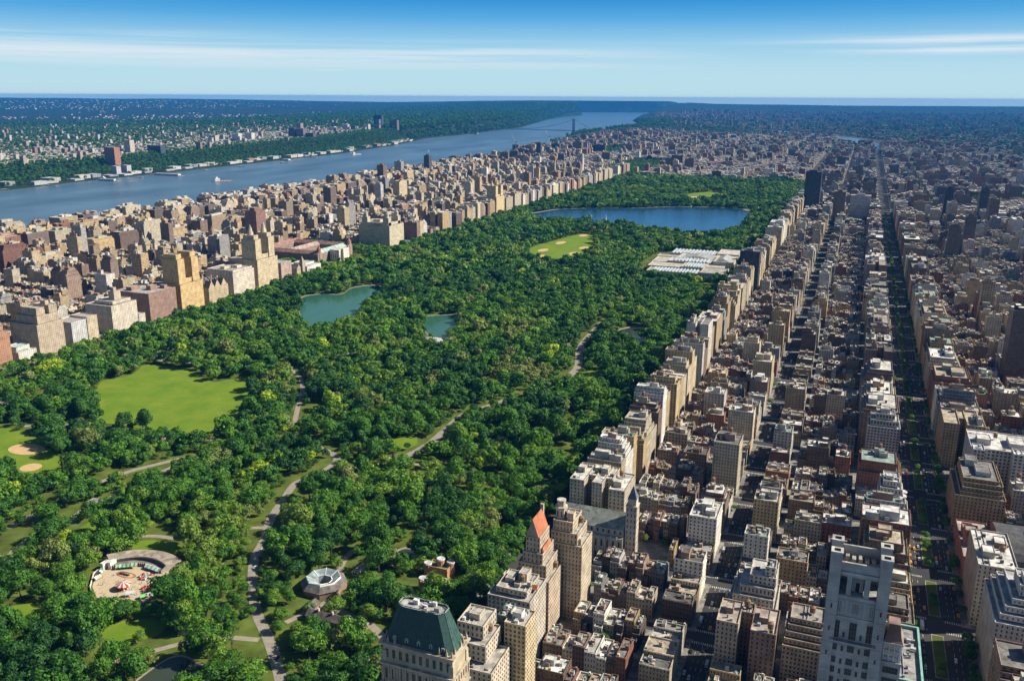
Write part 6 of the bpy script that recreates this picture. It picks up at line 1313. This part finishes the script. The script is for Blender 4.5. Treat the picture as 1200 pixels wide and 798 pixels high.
boat(-3100, 5330, 90, 16, (0.65, 0.65, 0.62), (0.5, 0.5, 0.5), 'white ferry-like vessel tied up at the far upstream shore', 'ship', 1.3)
# pleasure boats on the reservoir do not exist: a fountain jet does
q = MB((-500, 2530, .3)); q.cyl(-500, 2530, 2.2, .3, 16, (0.75, 0.78, 0.8), 8, top=.35); tag(q.build('fountain_jet'), 'white water jet rising from the large reservoir', 'fountain')
for k, (x, y) in enumerate(((-470, 2985), (-330, 3012))):
    q = MB((x, y, 0)); q.box(x-12, y-6, x+12, y+6, 0, 7, (0.45, 0.42, 0.38), win=(3, 5, .3)); q.gable(x-12.5, y-6.5, x+12.5, y+6.5, 7, 10, (0.4, 0.38, 0.35), (0.12, 0.13, 0.15), hip=3); tag(q.build('gatehouse'), ('stone gatehouse', 'smaller stone gatehouse')[k]+' on the far rim of the reservoir', 'gatehouse')

# ------------------------------------------------------------------ suspension bridge
WT, ET = (-3830, 9080), (-2640, 8930); zt = 152.0; zd = 38.0
e = landmark('suspension_bridge', 'long grey steel suspension bridge with two lattice towers over the wide river', 'bridge', (WT[0], WT[1], -25)); org = (WT[0], WT[1], -25)
dx, dy = ET[0]-WT[0], ET[1]-WT[1]; l_ = math.hypot(dx, dy); ux, uy = dx/l_, dy/l_; SB = (0.12, 0.16, 0.22)
for (tx, ty) in (WT, ET):
    q = MB()
    for sg in (-1, 1):
        cx, cy_ = tx-uy*16*sg, ty+ux*16*sg
        for a_, b2 in ((-1, -1), (1, -1), (-1, 1), (1, 1)): q.tube((cx+a_*5, cy_+b2*5, -26), (cx+a_*4, cy_+b2*4, zt), 2.2, SB, 5)
        for z in range(-20, 150, 16):
            for a_ in (-1, 1): q.tube((cx-5, cy_+a_*5, z), (cx+5, cy_+a_*5, z+16), .7, SB, 4); q.tube((cx+5, cy_+a_*5, z), (cx-5, cy_+a_*5, z+16), .7, SB, 4)
    for z0, z1 in ((zd-12, zd), (zt-18, zt+2), (zt-50, zt-44)): q.tube((tx-uy*16, ty+ux*16, z0), (tx+uy*16, ty-ux*16, z0), 2, SB, 5); q.tube((tx-uy*16, ty+ux*16, z1), (tx+uy*16, ty-ux*16, z1), 2.4, SB, 5)
    q.box(tx-22, ty-22, tx+22, ty+22, -30, -18, (0.3, 0.3, 0.3)); part('tower', q, e, org)
q = MB(); P_ = lambda t_, off, z: (WT[0]+ux*t_-uy*off, WT[1]+uy*t_+ux*off, z)
for t0_ in np.arange(-230, 1300, 30): 
    a_, b2 = t0_, t0_+30
    for z in (zd-8, zd): q.poly([P_(a_, -16, z), P_(b2, -16, z), P_(b2, 16, z), P_(a_, 16, z)], (0.15, 0.16, 0.18))
    for of in (-16, 16): q.tube(P_(a_, of, zd-8), P_(b2, of, zd), .8, SB, 4); q.tube(P_(a_, of, zd), P_(b2, of, zd), 1.0, SB, 4); q.tube(P_(a_, of, zd-8), P_(b2, of, zd-8), 1.0, SB, 4)
part('deck', q, e, org)
for of in (-16, 16):
    q = MB(); f = lambda t_: zd+6+(zt-zd-6)*((t_-l_/2)/(l_/2))**2
    pts_ = [P_(-230, of, zd)]+[P_(0, of, zt)]+[P_(t_, of, f(t_)) for t_ in np.linspace(30, l_-30, 24)]+[P_(l_, of, zt), P_(l_+230, of, zd)]
    for a_, b2 in zip(pts_[:-1], pts_[1:]): q.tube(a_, b2, .9, SB, 5)
    for t_ in np.arange(24, l_-20, 24): q.tube(P_(t_, of, zd), P_(t_, of, f(t_)), .18, SB, 3)
    part('main_cable', q, e, org)
for k, (x, y, h) in enumerate(((-1740, 5540, 125), (-1790, 5060, 110))):
    z0 = 0.0; q = MB((x, y, z0)); q.tube((x, y, 0), (x, y, h), 1.6, (0.45, 0.12, 0.08) if k else (0.5, 0.5, 0.48), 4); q.tube((x, y, h-8), (x-30, y+10, h+38), 1.0, (0.5, 0.5, 0.48), 4); q.box(x+4, y-3, x+14, y+3, h-10, h-4, (0.3, 0.3, 0.3)); tag(q.build('tower_crane'), ('pale tower crane', 'red thin tower crane')[k]+' with raised jib over the far west side roofs', 'crane')

# ------------------------------------------------------------------ museum by the avenue
org = (-90, 1840, 0); e = landmark('art_museum', 'sprawling pale museum with many flat roofs and ribbed glass skylights in the park', 'museum', org); LS = (0.54, 0.49, 0.40)
BX = [(-58, 1676, -6, 1745, 19), (-58, 1745, -20, 1790, 17), (-48, 1790, -4, 1880, 24), (-58, 1880, -20, 1925, 17), (-60, 1925, -8, 2000, 19), (-175, 1690, -58, 1740, 13), (-110, 1740, -58, 1800, 17), (-185, 1745, -112, 1800, 14), (-150, 1800, -48, 1850, 18), (-190, 1810, -150, 1880, 12), (-140, 1850, -48, 1925, 16), (-170, 1925, -60, 1995, 14), (-195, 1890, -142, 1925, 11)]
for b_ in BX: q = MB(); q.rbox(b_[0]+.2, b_[1]+.2, b_[2]-.2, b_[3]-.2, 0, b_[4], LS, rnd.choice(((0.5, 0.46, 0.39), (0.4, 0.37, 0.32), (0.55, 0.52, 0.47))), (5, 9, .22), 0); part('gallery_wing', q, e, org)
for (a, b_, c, d, z, n_) in ((-165, 1694, -66, 1735, 12.5, 14), (-170, 1932, -70, 1990, 13.5, 12), (-104, 1746, -64, 1795, 16.5, 7), (-140, 1806, -60, 1844, 17.5, 10)):
    q = MB(); w = (c-a)/n_
    for k in range(n_): q.gable(a+k*w, b_, a+(k+.7)*w, d, z, z+2.2, (0.6, 0.65, 0.7), (0.35, 0.43, 0.5), axis='y')
    part('skylight', q, e, org)
for (a, b_, c, d, z) in ((-44, 1800, -14, 1872, 23), (-130, 1858, -60, 1918, 15)): q = MB(); q.gable(a, b_, c, d, z, z+6, LS, (0.36, 0.37, 0.36), axis='y', hip=6); part('hipped_roof', q, e, org)
q = MB(); 
for k in range(8): q.cyl(-3.5, 1805+k*8.6, 1.1, 0, 17, LS, 8)
part('portico_column', q, e, org)

# ------------------------------------------------------------------ amusement ground
G = lambda px_, py_: None
o = sheet('plaza', [(-290, 284), (-303, 300), (-304, 312), (-292, 322), (-270, 327), (-250, 324), (-243, 312), (-237, 296), (-236, 282), (-252, 272), (-272, 272)], 0.26, mat('fairground_paving', (0.46, 0.37, 0.25), 0.9, noise=0.15, nscale=0.3))
org = (-278, 340, 0); e = landmark('curved_terrace_building', 'low building with broad curved grey terrace roof above the amusement ground', 'pavilion', org)
q = MB(); nseg = 14; R0, R1 = 36, 49; cx, cy_ = -270, 292
arc = [math.radians(146-k*(86/nseg)) for k in range(nseg+1)]
for a0, a1 in zip(arc[:-1], arc[1:]):
    f = lambda r_, a_, z: (cx+r_*math.cos(a_), cy_+r_*math.sin(a_), z)
    q.poly([f(R1, a0, 6), f(R0, a0, 6), f(R0, a1, 6), f(R1, a1, 6)], (0.36, 0.30, 0.24)); q.poly([f(R0, a0, 3.4), f(R0, a1, 3.4), f(R0, a1, 6), f(R0, a0, 6)], (0.1, 0.08, 0.07))
    q.poly([f(R0-4, a0, 3.2), f(R0, a0, 3.4), f(R0, a1, 3.4), f(R0-4, a1, 3.2)][::-1], (0.2, 0.17, 0.15)); q.poly([f(R1, a1, 0), f(R1, a0, 0), f(R1, a0, 6), f(R1, a1, 6)], (0.4, 0.36, 0.3))
    q.poly([f(R0-4, a0, 0), f(R0-4, a1, 0), f(R0-4, a1, 3.2), f(R0-4, a0, 3.2)], (0.09, 0.08, 0.07)); q.poly([f(R0+.2, a0, 6.9), f(R0, a0, 6.0), f(R0, a1, 6.0), f(R0+.2, a1, 6.9)][::-1], (0.5, 0.48, 0.44))
for a_ in (arc[0], arc[-1]): q.poly([f(R0-4, a_, 0), f(R1, a_, 0), f(R1, a_, 6), f(R0, a_, 6), f(R0-4, a_, 3.2)], (0.4, 0.36, 0.3))
part('terrace_roof', q, e, org)
q = MB()
for k in range(nseg*2): a_ = arc[0]+(arc[-1]-arc[0])*k/(nseg*2); q.box(cx+(R0-4.2)*math.cos(a_)-.3, cy_+(R0-4.2)*math.sin(a_)-.3, cx+(R0-4.2)*math.cos(a_)+.3, cy_+(R0-4.2)*math.sin(a_)+.3, 0, 3.6, (0.45, 0.42, 0.38))
part('colonnade', q, e, org)
for k in range(2): q = MB(); xx = -304+k*4.4; q.box(xx, 306+k*3.4, xx+3, 313+k*3.4, 0, 6.4, (0.62, 0.6, 0.56)); part('end_pylon', q, e, org)
def tent(x, y, w, d, h, cols, label, rot=0.0):
    e = landmark('market_tent', label, 'tent', (x, y, .3), 'tents around the amusement ground'); e.rotation_euler = (0, 0, rot); q = MB(); n_ = len(cols)
    for k, c in enumerate(cols): a_, b2 = -w/2+w*k/n_, -w/2+w*(k+1)/n_; q.poly([(a_, -d/2, h*.62), (b2, -d/2, h*.62), (b2, 0, h), (a_, 0, h)], c); q.poly([(b2, d/2, h*.62), (a_, d/2, h*.62), (a_, 0, h), (b2, 0, h)], c); q.poly([(a_, -d/2, h*.45), (b2, -d/2, h*.45), (b2, -d/2, h*.62), (a_, -d/2, h*.62)], c)
    link('canopy', q.mesh('canopy'), e)
    for sx in (-1, 1):
        for sy in (-1, 1): p = MB(); p.tube((sx*w/2*.96, sy*d/2*.96, 0), (sx*w/2*.96, sy*d/2*.96, h*.6), .08, (0.7, 0.7, 0.7), 4); link('leg', p.mesh('leg'), e)
WH, GR_, RD, BL, YL = (0.72, 0.72, 0.7), (0.08, 0.36, 0.22), (0.6, 0.06, 0.04), (0.05, 0.12, 0.42), (0.7, 0.42, 0.05)
tent(-286.5, 316.5, 17, 5, 4, [GR_ if k % 2 else (0.5, 0.6, 0.35) for k in range(11)], 'long green-striped awning tent under the curved terrace', .55); tent(-263, 321.5, 17, 5, 4, [(0.25, 0.5, 0.4) if k % 2 else WH for k in range(8)], 'pale green and white awning tent under the curved terrace', -.12)
tent(-252, 285, 7, 4, 4.6, [WH, WH], 'plain white box tent in the middle of the amusement ground', .6); tent(-300, 302, 6, 4, 3.4, [WH, GR_], 'green and white booth tent at the fairground fence', 2.2); tent(-295, 294, 6, 4, 3.4, [WH, (0.7, 0.5, 0.4)], 'white and peach booth tent at the fairground fence', 1.5)
tent(-240, 288, 9, 4, 3.4, [(0.2, 0.6, 0.15), WH], 'bright green and white booth tent near the orange slide', 1.0); tent(-262, 274, 8, 3.6, 3, [WH, (0.1, 0.35, 0.3), WH], 'low white booth tent at the fairground gate', .1)
def ride(x, y, kind, label, cat, c1, c2):
    e = landmark(kind, label, cat, (x, y, .3))
    if kind == 'carousel':
        q = MB(); n_ = 16
        for k in range(n_): a0, a1 = 2*math.pi*k/n_, 2*math.pi*(k+1)/n_; c = c1 if k % 2 else c2; q.poly([(5.6*math.cos(a0), 5.6*math.sin(a0), 4.2), (5.6*math.cos(a1), 5.6*math.sin(a1), 4.2), (0, 0, 6.6)], c); q.poly([(5.6*math.cos(a0), 5.6*math.sin(a0), 3.5), (5.6*math.cos(a1), 5.6*math.sin(a1), 3.5), (5.6*math.cos(a1), 5.6*math.sin(a1), 4.2), (5.6*math.cos(a0), 5.6*math.sin(a0), 4.2)], c)
        link('canopy', q.mesh('canopy'), e); q = MB(); q.cyl(0, 0, .5, 0, 6, (0.5, 0.4, 0.3), 8); link('pole', q.mesh('pole'), e); q = MB(); q.cyl(0, 0, 5, .0, .5, (0.4, 0.3, 0.25), 16); link('platform', q.mesh('platform'), e)
        for k in range(8): a_ = k*.785; q = MB(); q.box(3.8*math.cos(a_)-.5, 3.8*math.sin(a_)-.5, 3.8*math.cos(a_)+.5, 3.8*math.sin(a_)+.5, .6, 1.9, rnd.choice((RD, YL, BL, WH))); link('seat', q.mesh('seat'), e)
    elif kind == 'spinning_ride':
        q = MB(); q.cyl(0, 0, 1.0, 0, 3, c1, 8, top=.6); link('hub', q.mesh('hub'), e)
        for k in range(7): a_ = k*.9; q = MB(); q.tube((0, 0, 2), (4.2*math.cos(a_), 4.2*math.sin(a_), 1.4), .16, c1, 5); link('arm', q.mesh('arm'), e); q = MB(); q.box(4.2*math.cos(a_)-.9, 4.2*math.sin(a_)-.9, 4.2*math.cos(a_)+.9, 4.2*math.sin(a_)+.9, .5, 1.7, c2 if k % 2 else c1); link('seat', q.mesh('seat'), e)
    else:
        q = MB()
        for k in range(20):
            a0, a1 = 2*math.pi*k/20, 2*math.pi*(k+1)/20; f = lambda a_, r_: (9.5*r_*math.copysign(abs(math.cos(a_))**.7, math.cos(a_)), 3.8*r_*math.sin(a_), .12); q.poly([f(a0, 1), f(a1, 1), f(a1, .74), f(a0, .74)], c1)
        link('track', q.mesh('track'), e); q = MB(); [q.box(-6+k*2, -1, -4.6+k*2, .4, .1, 1.4, (0.12, 0.08, 0.08)) for k in range(5)]; link('car', q.mesh('car'), e)
ride(-265, 291, 'carousel', 'red and white striped round canopy carousel at the fairground centre', 'fairground ride', RD, WH); ride(-279, 308, 'miniature_railway', 'oval rust-brown ride track on the fairground', 'fairground ride', (0.42, 0.16, 0.07), RD)
ride(-247, 298, 'spinning_ride', 'red spinning ride beside the fairground fence', 'fairground ride', RD, (0.6, 0.25, 0.3)); ride(-247, 311, 'spinning_ride', 'blue and orange spinning ride near the shaded corner', 'fairground ride', BL, YL); ride(-262, 311, 'spinning_ride', 'white and red spinning ride below the awnings', 'fairground ride', (0.5, 0.5, 0.5), RD)
q = MB((-231, 284, 0)); q.cyl(-231, 284, 2.6, 0, 4.2, (0.75, 0.14, 0.03), 8, top=.6); q.cyl(-228, 282.5, 2, 0, 3.6, (0.7, 0.75, 0.7), 8, top=.6); tag(q.build('helter_skelter'), 'orange and white inflatable slide just outside the fairground fence', 'slide')
fence = [(-276, 271), (-291, 283), (-304, 299), (-305, 310)], [(-242, 314), (-236, 296), (-235, 281), (-251, 271), (-258, 270)]
for k, f_ in enumerate(fence):
    q = MB((f_[0][0], f_[0][1], 0))
    for (a_, b2), (c, d) in zip(f_[:-1], f_[1:]):
        l = math.hypot(c-a_, d-b2); nx, ny = -(d-b2)/l*.25, (c-a_)/l*.25; q.prism([(a_+nx, b2+ny), (a_-nx, b2-ny), (c-nx, d-ny), (c+nx, d+ny)], 0, 1.8, (0.7, 0.68, 0.62))
    tag(q.build('fence'), ('white fence round the shaded west side of the fairground', 'straight white fence along the east side of the fairground')[k], 'fence')
# people on the fairground: tiny standing figures
def person_mesh(c, seed):
    mb = MB(); g = random.Random(seed); sk = (0.45, 0.3, 0.22)
    mb.prism([(-.2, -.13), (.2, -.13), (.2, .13), (-.2, .13)], .8, 1.45, c, top=1.1); mb.cyl(0, 0, .11, 1.5, 1.75, sk, 7); mb.cyl(0, 0, .05, 1.42, 1.52, sk, 6)
    for sx in (-.1, .1): mb.tube((sx, 0, 0), (sx, 0, .85), .07, (0.08, 0.09, 0.14), 5, r2=.1)
    for sx in (-.27, .27): mb.tube((sx, 0, .8), (sx*.9, 0, 1.42), .045, c, 5)
    return mb.mesh('person')
PM = [person_mesh(c, k) for k, c in enumerate(((0.6, 0.1, 0.08), (0.1, 0.2, 0.5), (0.7, 0.7, 0.68), (0.08, 0.08, 0.08), (0.6, 0.5, 0.1)))]; CN = ('red', 'blue', 'white', 'black', 'yellow')
spots = []
for k in range(44):
    for _ in range(30):
        x, y = rnd.uniform(-300, -238), rnd.uniform(274, 316)
        if inpoly(np.array([x]), np.array([y]), [(-288, 286), (-300, 303), (-286, 312), (-250, 316), (-240, 298), (-240, 284), (-256, 276), (-270, 276)])[0] and math.hypot(x+265, y-291) > 7: break
    spots.append((x, y))
for k, (x, y) in enumerate(sorted(spots, key=lambda p: math.hypot(p[0]+265, p[1]-291))):
    o = link('person', PM[k % 5], None, (x, y, .26)); o.rotation_euler = (0, 0, rnd.uniform(0, 6)); tag(o, f"{CN[k % 5]}-topped visitor standing on the fairground, {ordw(k+1)} closest person to the carousel", 'person', 'visitors on the fairground')

# ------------------------------------------------------------------ zoo corner and small park houses
org = (-121, 352, 0); e = landmark('zoo_pavilion', 'square ring-shaped zoo pavilion with glass inner roofs round an open court', 'pavilion', org)
def ring(mb, c, r0, r1, z0, z1, col, n=8, rot=math.pi/8, sx=1.0, mi=0):
    for k in range(n):
        a0, a1 = 2*math.pi*k/n+rot, 2*math.pi*(k+1)/n+rot; f = lambda r_, a_, z: (c[0]+sx*r_*math.cos(a_), c[1]+r_*math.sin(a_), z); mb.poly([f(r0, a0, z0), f(r0, a1, z0), f(r1, a1, z1), f(r1, a0, z1)], col, mi)
q = MB(); ring(q, (-121, 352), 18, 18, 0, 5, (0.3, 0.18, 0.13)); ring(q, (-121, 352), 18.8, 14, 4.8, 8.5, (0.17, 0.15, 0.14)); part('slate_roof', q, e, org)
q = MB(); ring(q, (-121, 352), 14, 13.4, 8.5, 9.6, (0.72, 0.72, 0.7)); ring(q, (-121, 352), 13.4, 7, 9.6, 6.5, (0.26, 0.33, 0.34)); ring(q, (-121, 352), 7, 7, 6.5, 0, (0.3, 0.35, 0.35)); ring(q, (-121, 352), 7.4, 6.6, 6.7, 6.9, (0.75, 0.75, 0.73)); part('glass_roof', q, e, org)
for k in range(8):
    a_ = 2*math.pi*k/8+math.pi/8; q = MB(); q.tube((-121+13.5*math.cos(a_), 352+13.5*math.sin(a_), 9.7), (-121+7*math.cos(a_), 352+7*math.sin(a_), 6.8), .35, (0.75, 0.75, 0.73), 4); part('roof_rib', q, e, org)
disc('courtyard', -121, 352, 7, 7, 0, .3, M_PATH)
q = MB((-108, 390, 0))
for k in range(12): yy = 376+k*2.6; q.box(-110+k*.25, yy, -104+k*.25, yy+.5, 3.4, 3.8, (0.6, 0.58, 0.55)); q.box(-110+k*.25, yy, -109.5+k*.25, yy+.4, 0, 3.4, (0.5, 0.48, 0.45)); q.box(-104.5+k*.25, yy, -104+k*.25, yy+.4, 0, 3.4, (0.5, 0.48, 0.45))
for xx in (-110, -104.5): q.prism([(xx, 374), (xx+.5, 374), (xx+3.4, 403), (xx+2.9, 403)], 3.8, 4.2, (0.6, 0.58, 0.55))
tag(q.build('pergola'), 'white slatted pergola running from the glass-roofed pavilion', 'pergola')
for k, (x0, y0, x1, y1, lab) in enumerate(((-108, 308, -60, 317, 'long narrow house with dark roof and chimneys below the glass pavilion'), (-116, 316, -107, 326, 'small gabled house end beside the long dark-roofed one'), (-66, 452, -46, 466, 'flat grey-roofed shed among the trees by the avenue'))):
    e = landmark('park_house', lab, 'house', (x0, y0, 0)); q = MB(); q.box(x0, y0, x1, y1, 0, 4.2, (0.36, 0.22, 0.16), win=(3, 4, .3)); part('wall', q, e, (x0, y0, 0)); q = MB()
    if k < 2: q.gable(x0-.5, y0-.5, x1+.5, y1+.5, 4.2, 7.6, (0.5, 0.45, 0.4), (0.13, 0.11, 0.105), axis='x' if k == 0 else 'y')
    else: q.box(x0-.5, y0-.5, x1+.5, y1+.5, 4.2, 4.7, (0.3, 0.28, 0.27))
    part('roof', q, e, (x0, y0, 0))
    if k == 0:
        for xx in (-100, -88, -74, -64): q = MB(); q.box(xx, 311.6, xx+1.2, 313.2, 6, 9.6, (0.55, 0.5, 0.45)); part('chimney', q, e, (x0, y0, 0))
for k, (x, y) in enumerate(((-44, 402), (-38, 378))):
    e = landmark('brick_park_house', ('turreted orange-brick house with round roofs and green terrace in the trees', 'long lower brick house with round end and green roof terrace, nearer the hotels')[k], 'house', (x, y, 0)); q = MB(); q.rbox(x-9, y-5, x+9, y+6, 0, 10, (0.45, 0.24, 0.14), (0.2, 0.28, 0.1), (3, 4, .3)); 
    for ax_, ay_, h in ((-9, -3, 11), (0, 2, 14), (8, 4, 12)) if not k else ((-9, 0, 10), (9, 0, 12)): q.cyl(x+ax_, y+ay_, 3.4, 0, h, (0.45, 0.24, 0.14), 12)
    part('wall', q, e, (x, y, 0)); 
    for ax_, ay_, h in ((-9, -3, 11), (0, 2, 14), (8, 4, 12)) if not k else ((-9, 0, 10), (9, 0, 12)): q = MB(); q.cyl(x+ax_, y+ay_, 3.7, h, h+.9, (0.55, 0.56, 0.56), 12, top=.85); part('round_roof', q, e, (x, y, 0))
M_ = smooth_closed([(-93, 408), (-84, 402), (-77, 408), (-76, 420), (-80, 428), (-90, 430), (-95, 420)], 4)
sheet('pool_rim', [(-84+(p[0]+84)*1.25, 416+(p[1]-416)*1.22) for p in M_], .28, M_PATH); sheet('pool', M_, .32, M_POND)
q = MB((-86, 418, 0)); q.prism([(-89, 415), (-82, 414), (-80, 420), (-87, 423)], 0, 1.6, (0.42, 0.36, 0.28), top=.6); tag(q.build('rock_island'), 'small rocky island in the curved sea lion pool', 'rock')
q = MB((-64, 476, 0)); q.prism([(-66, 474), (-62, 474), (-62, 478), (-66, 478)], 0, 12.5, (0.7, 0.35, 0.02), top=.5); tag(q.build('yellow_tent'), 'small bright yellow-orange tent roof among trees near the avenue', 'tent')
q = MB((-358, 1028, 0)); q.box(-372, 1018, -344, 1030, 0, 5, (0.7, 0.69, 0.66), win=(3, 5, .3)); q.gable(-372.5, 1017.5, -343.5, 1030.5, 5, 8.5, (0.7, 0.69, 0.66), (0.68, 0.67, 0.64)); q.box(-366, 1030, -352, 1040, 0, 5.5, (0.7, 0.69, 0.66)); q.gable(-344, 1022, -330, 1032, 3.6, 6.4, (0.5, 0.3, 0.2), (0.45, 0.25, 0.16)); tag(q.build('white_pavilion'), 'bright white gabled pavilion at the lake inlet with brown-roofed annex', 'pavilion')
e = landmark('round_bandstand', 'round white-roofed shelter among the trees right of the lake pavilion', 'bandstand', (-247, 973, 0)); q = MB(); q.cyl(-247, 973, 8.5, 4.6, 6.6, (0.7, 0.7, 0.7), 18, top=.3); q.cyl(-247, 973, 8.5, 3.9, 4.6, (0.35, 0.42, 0.55), 18); part('roof', q, e, (-247, 973, 0)); q = MB(); [q.cyl(-247+7.6*math.cos(k*.785), 973+7.6*math.sin(k*.785), .3, 0, 4, (0.6, 0.6, 0.6), 6) for k in range(8)]; part('column', q, e, (-247, 973, 0))
q = MB((-275, 1228, 0)); q.box(-288, 1222, -262, 1236, 0, 5, (0.5, 0.45, 0.38), win=(3, 4, .3)); q.gable(-289, 1221, -261, 1237, 5, 9, (0.4, 0.4, 0.35), (0.30, 0.48, 0.42), hip=4); tag(q.build('boathouse'), 'long green copper-roofed boathouse deep among the trees', 'boathouse')
q = MB((-400, 395, 0)); q.prism([(-408, 388), (-394, 390), (-395, 402), (-409, 400)], 0, 4, (0.4, 0.35, 0.3), (0.3, 0.28, 0.26)); tag(q.build('park_kiosk'), 'small grey-roofed kiosk by the crossing of the western park paths', 'kiosk')
for k, (x, y, r_) in enumerate(((-345, 293, 6), (-236, 372, 9), (-226, 380, 6), (-180, 262, 4))):
    q = MB((x, y, 0)); P_ = [(x+r_*(1+.3*math.sin(j*2.3+k))*math.cos(j*.785)*1.3, y+r_*(1+.3*math.cos(j*1.7))*math.sin(j*.785)) for j in range(8)]; q.prism(P_, 0, 1.6, (0.34, 0.31, 0.27), top=.75); q.prism([(x+(p[0]-x)*.6, y+(p[1]-y)*.6) for p in P_], 1.5, 3, (0.36, 0.33, 0.29), top=.6); tag(q.build('rock_outcrop'), ('rounded grey rock outcrop on the lawn beside the fairground', 'large pale rock outcrop between fairground roof and park road', 'smaller pale rock right beside the park road outcrop', 'low rock by the pond path')[k], 'rock')

# ------------------------------------------------------------------ vehicles
CARM = {}
def car_mesh(kind, c):
    k = (kind, c)
    if k in CARM: return CARM[k]
    b_ = MB(); L_, w, h = (4.7, 1.85, .85) if kind == 'car' else (9.5, 2.5, 3.0) if kind == 'bus' else (6.5, 2.2, 2.4)
    b_.prism([(-w/2, -L_/2), (w/2, -L_/2), (w/2, L_/2), (-w/2, L_/2)], .28, .28+h, c, top=.97)
    g_ = MB()
    if kind == 'car': g_.prism([(-w/2*.92, -L_*.26), (w/2*.92, -L_*.26), (w/2*.92, L_*.30), (-w/2*.92, L_*.30)], 1.12, 1.5, (0.03, 0.03, 0.04), c, top=.82)
    else: g_.box(-w/2-.02, L_/2-.9, w/2+.02, L_/2-.1, 1.4, 2.4, (0.03, 0.03, 0.04))
    wh = MB(); 
    for sx in (-1, 1):
        for sy in (-1, 1): wh.tube((sx*w/2*.8, sy*L_*.31, .33), (sx*w/2*1.0, sy*L_*.31, .33), .33, (0.02, 0.02, 0.02), 8)
    CARM[k] = (b_.mesh('body', [M_CAR, M_GLASS]), g_.mesh('cabin', [M_CAR, M_GLASS]), wh.mesh('wheel', [M_CAR])); return CARM[k]
M_CAR = bpy.data.materials.new('car_paint'); M_CAR.use_nodes = True; t = M_CAR.node_tree; a_ = N(t, 'ShaderNodeAttribute', attribute_name='col'); t.links.new(a_.outputs['Color'], t.nodes['Principled BSDF'].inputs['Base Color']); t.nodes['Principled BSDF'].inputs['Roughness'].default_value = .3
CC = {'yellow': (0.75, 0.33, 0.01), 'white': (0.7, 0.7, 0.7), 'black': (0.02, 0.02, 0.02), 'silver': (0.4, 0.42, 0.45), 'dark blue': (0.03, 0.05, 0.15), 'red': (0.4, 0.03, 0.02)}
ccnt = {}
def car(x, y, cn, kind, street, s):
    cn = 'silver' if cn == 'yellow' and kind != 'car' else cn; key = (cn, kind, street, s); nm = 'taxi' if cn == 'yellow' else {'car': 'car', 'bus': 'bus', 'van': 'delivery_van'}[kind]
    ccnt[key] = ccnt.get(key, 0)+1; e = empty(nm, (x, y, .01)); me_ = car_mesh(kind, CC[cn]); tag(e, f"{cn} {nm.replace('_', ' ')}, {ordw(ccnt[key])} upward in {ordw(max(1, s-60))} block of the {street}", nm.replace('_', ' '), 'taxis on the avenues' if nm == 'taxi' else 'cars on the avenues')
    for n_, m__ in zip(('body', 'cabin', 'wheel'), me_): link(n_, m__, e)
for s in range(61, 74):
    for lane, dens in ((308.8, .62), (312, .4), (315.5, .3), (318.8, .22), (332, .25), (335.4, .2), (339, .2), (342, .5)):
        yy = ST(s)+13
        while yy < ST(s+1)-13:
            if rnd.random() < dens:
                tx = lane < 316 and s in (65, 66, 67) and rnd.random() < .75; cn = 'yellow' if tx or rnd.random() < .22 else rnd.choice(('white', 'black', 'black', 'silver', 'silver', 'dark blue', 'red')); car(lane, yy, cn, 'car', 'planted-median avenue', s)
            yy += rnd.uniform(6.2, 9.5)
car(315.6, 470, 'white', 'bus', 'planted-median avenue', 65); car(337, 372, 'white', 'van', 'planted-median avenue', 64)
for s in range(62, 74):
    for lane, dens in ((163.6, .35), (167.5, .2), (171.5, .22), (176.4, .35)):
        yy = ST(s)+13
        while yy < ST(s+1)-13:
            if rnd.random() < dens: cn = rnd.choice(('yellow', 'white', 'black', 'silver', 'dark blue')); car(lane, yy, cn, rnd.choices(('car', 'van'), (8, 1))[0], 'narrower avenue', s)
            yy += rnd.uniform(6.2, 11)
for k, (x, y) in enumerate(((-203, 384), (-196, 372), (-214, 415), (-190, 356), (-100, 262))): car(x, y, ('white', 'black', 'silver')[k % 3], 'car', 'park road', 61+k)
q = MB((-10, 300, 0)); q.box(-1.2, 70, -.6, 4100, .1, 1.25, (0.28, 0.26, 0.23)); tag(q.build('park_wall'), 'low stone wall running along the east edge of the park', 'wall')
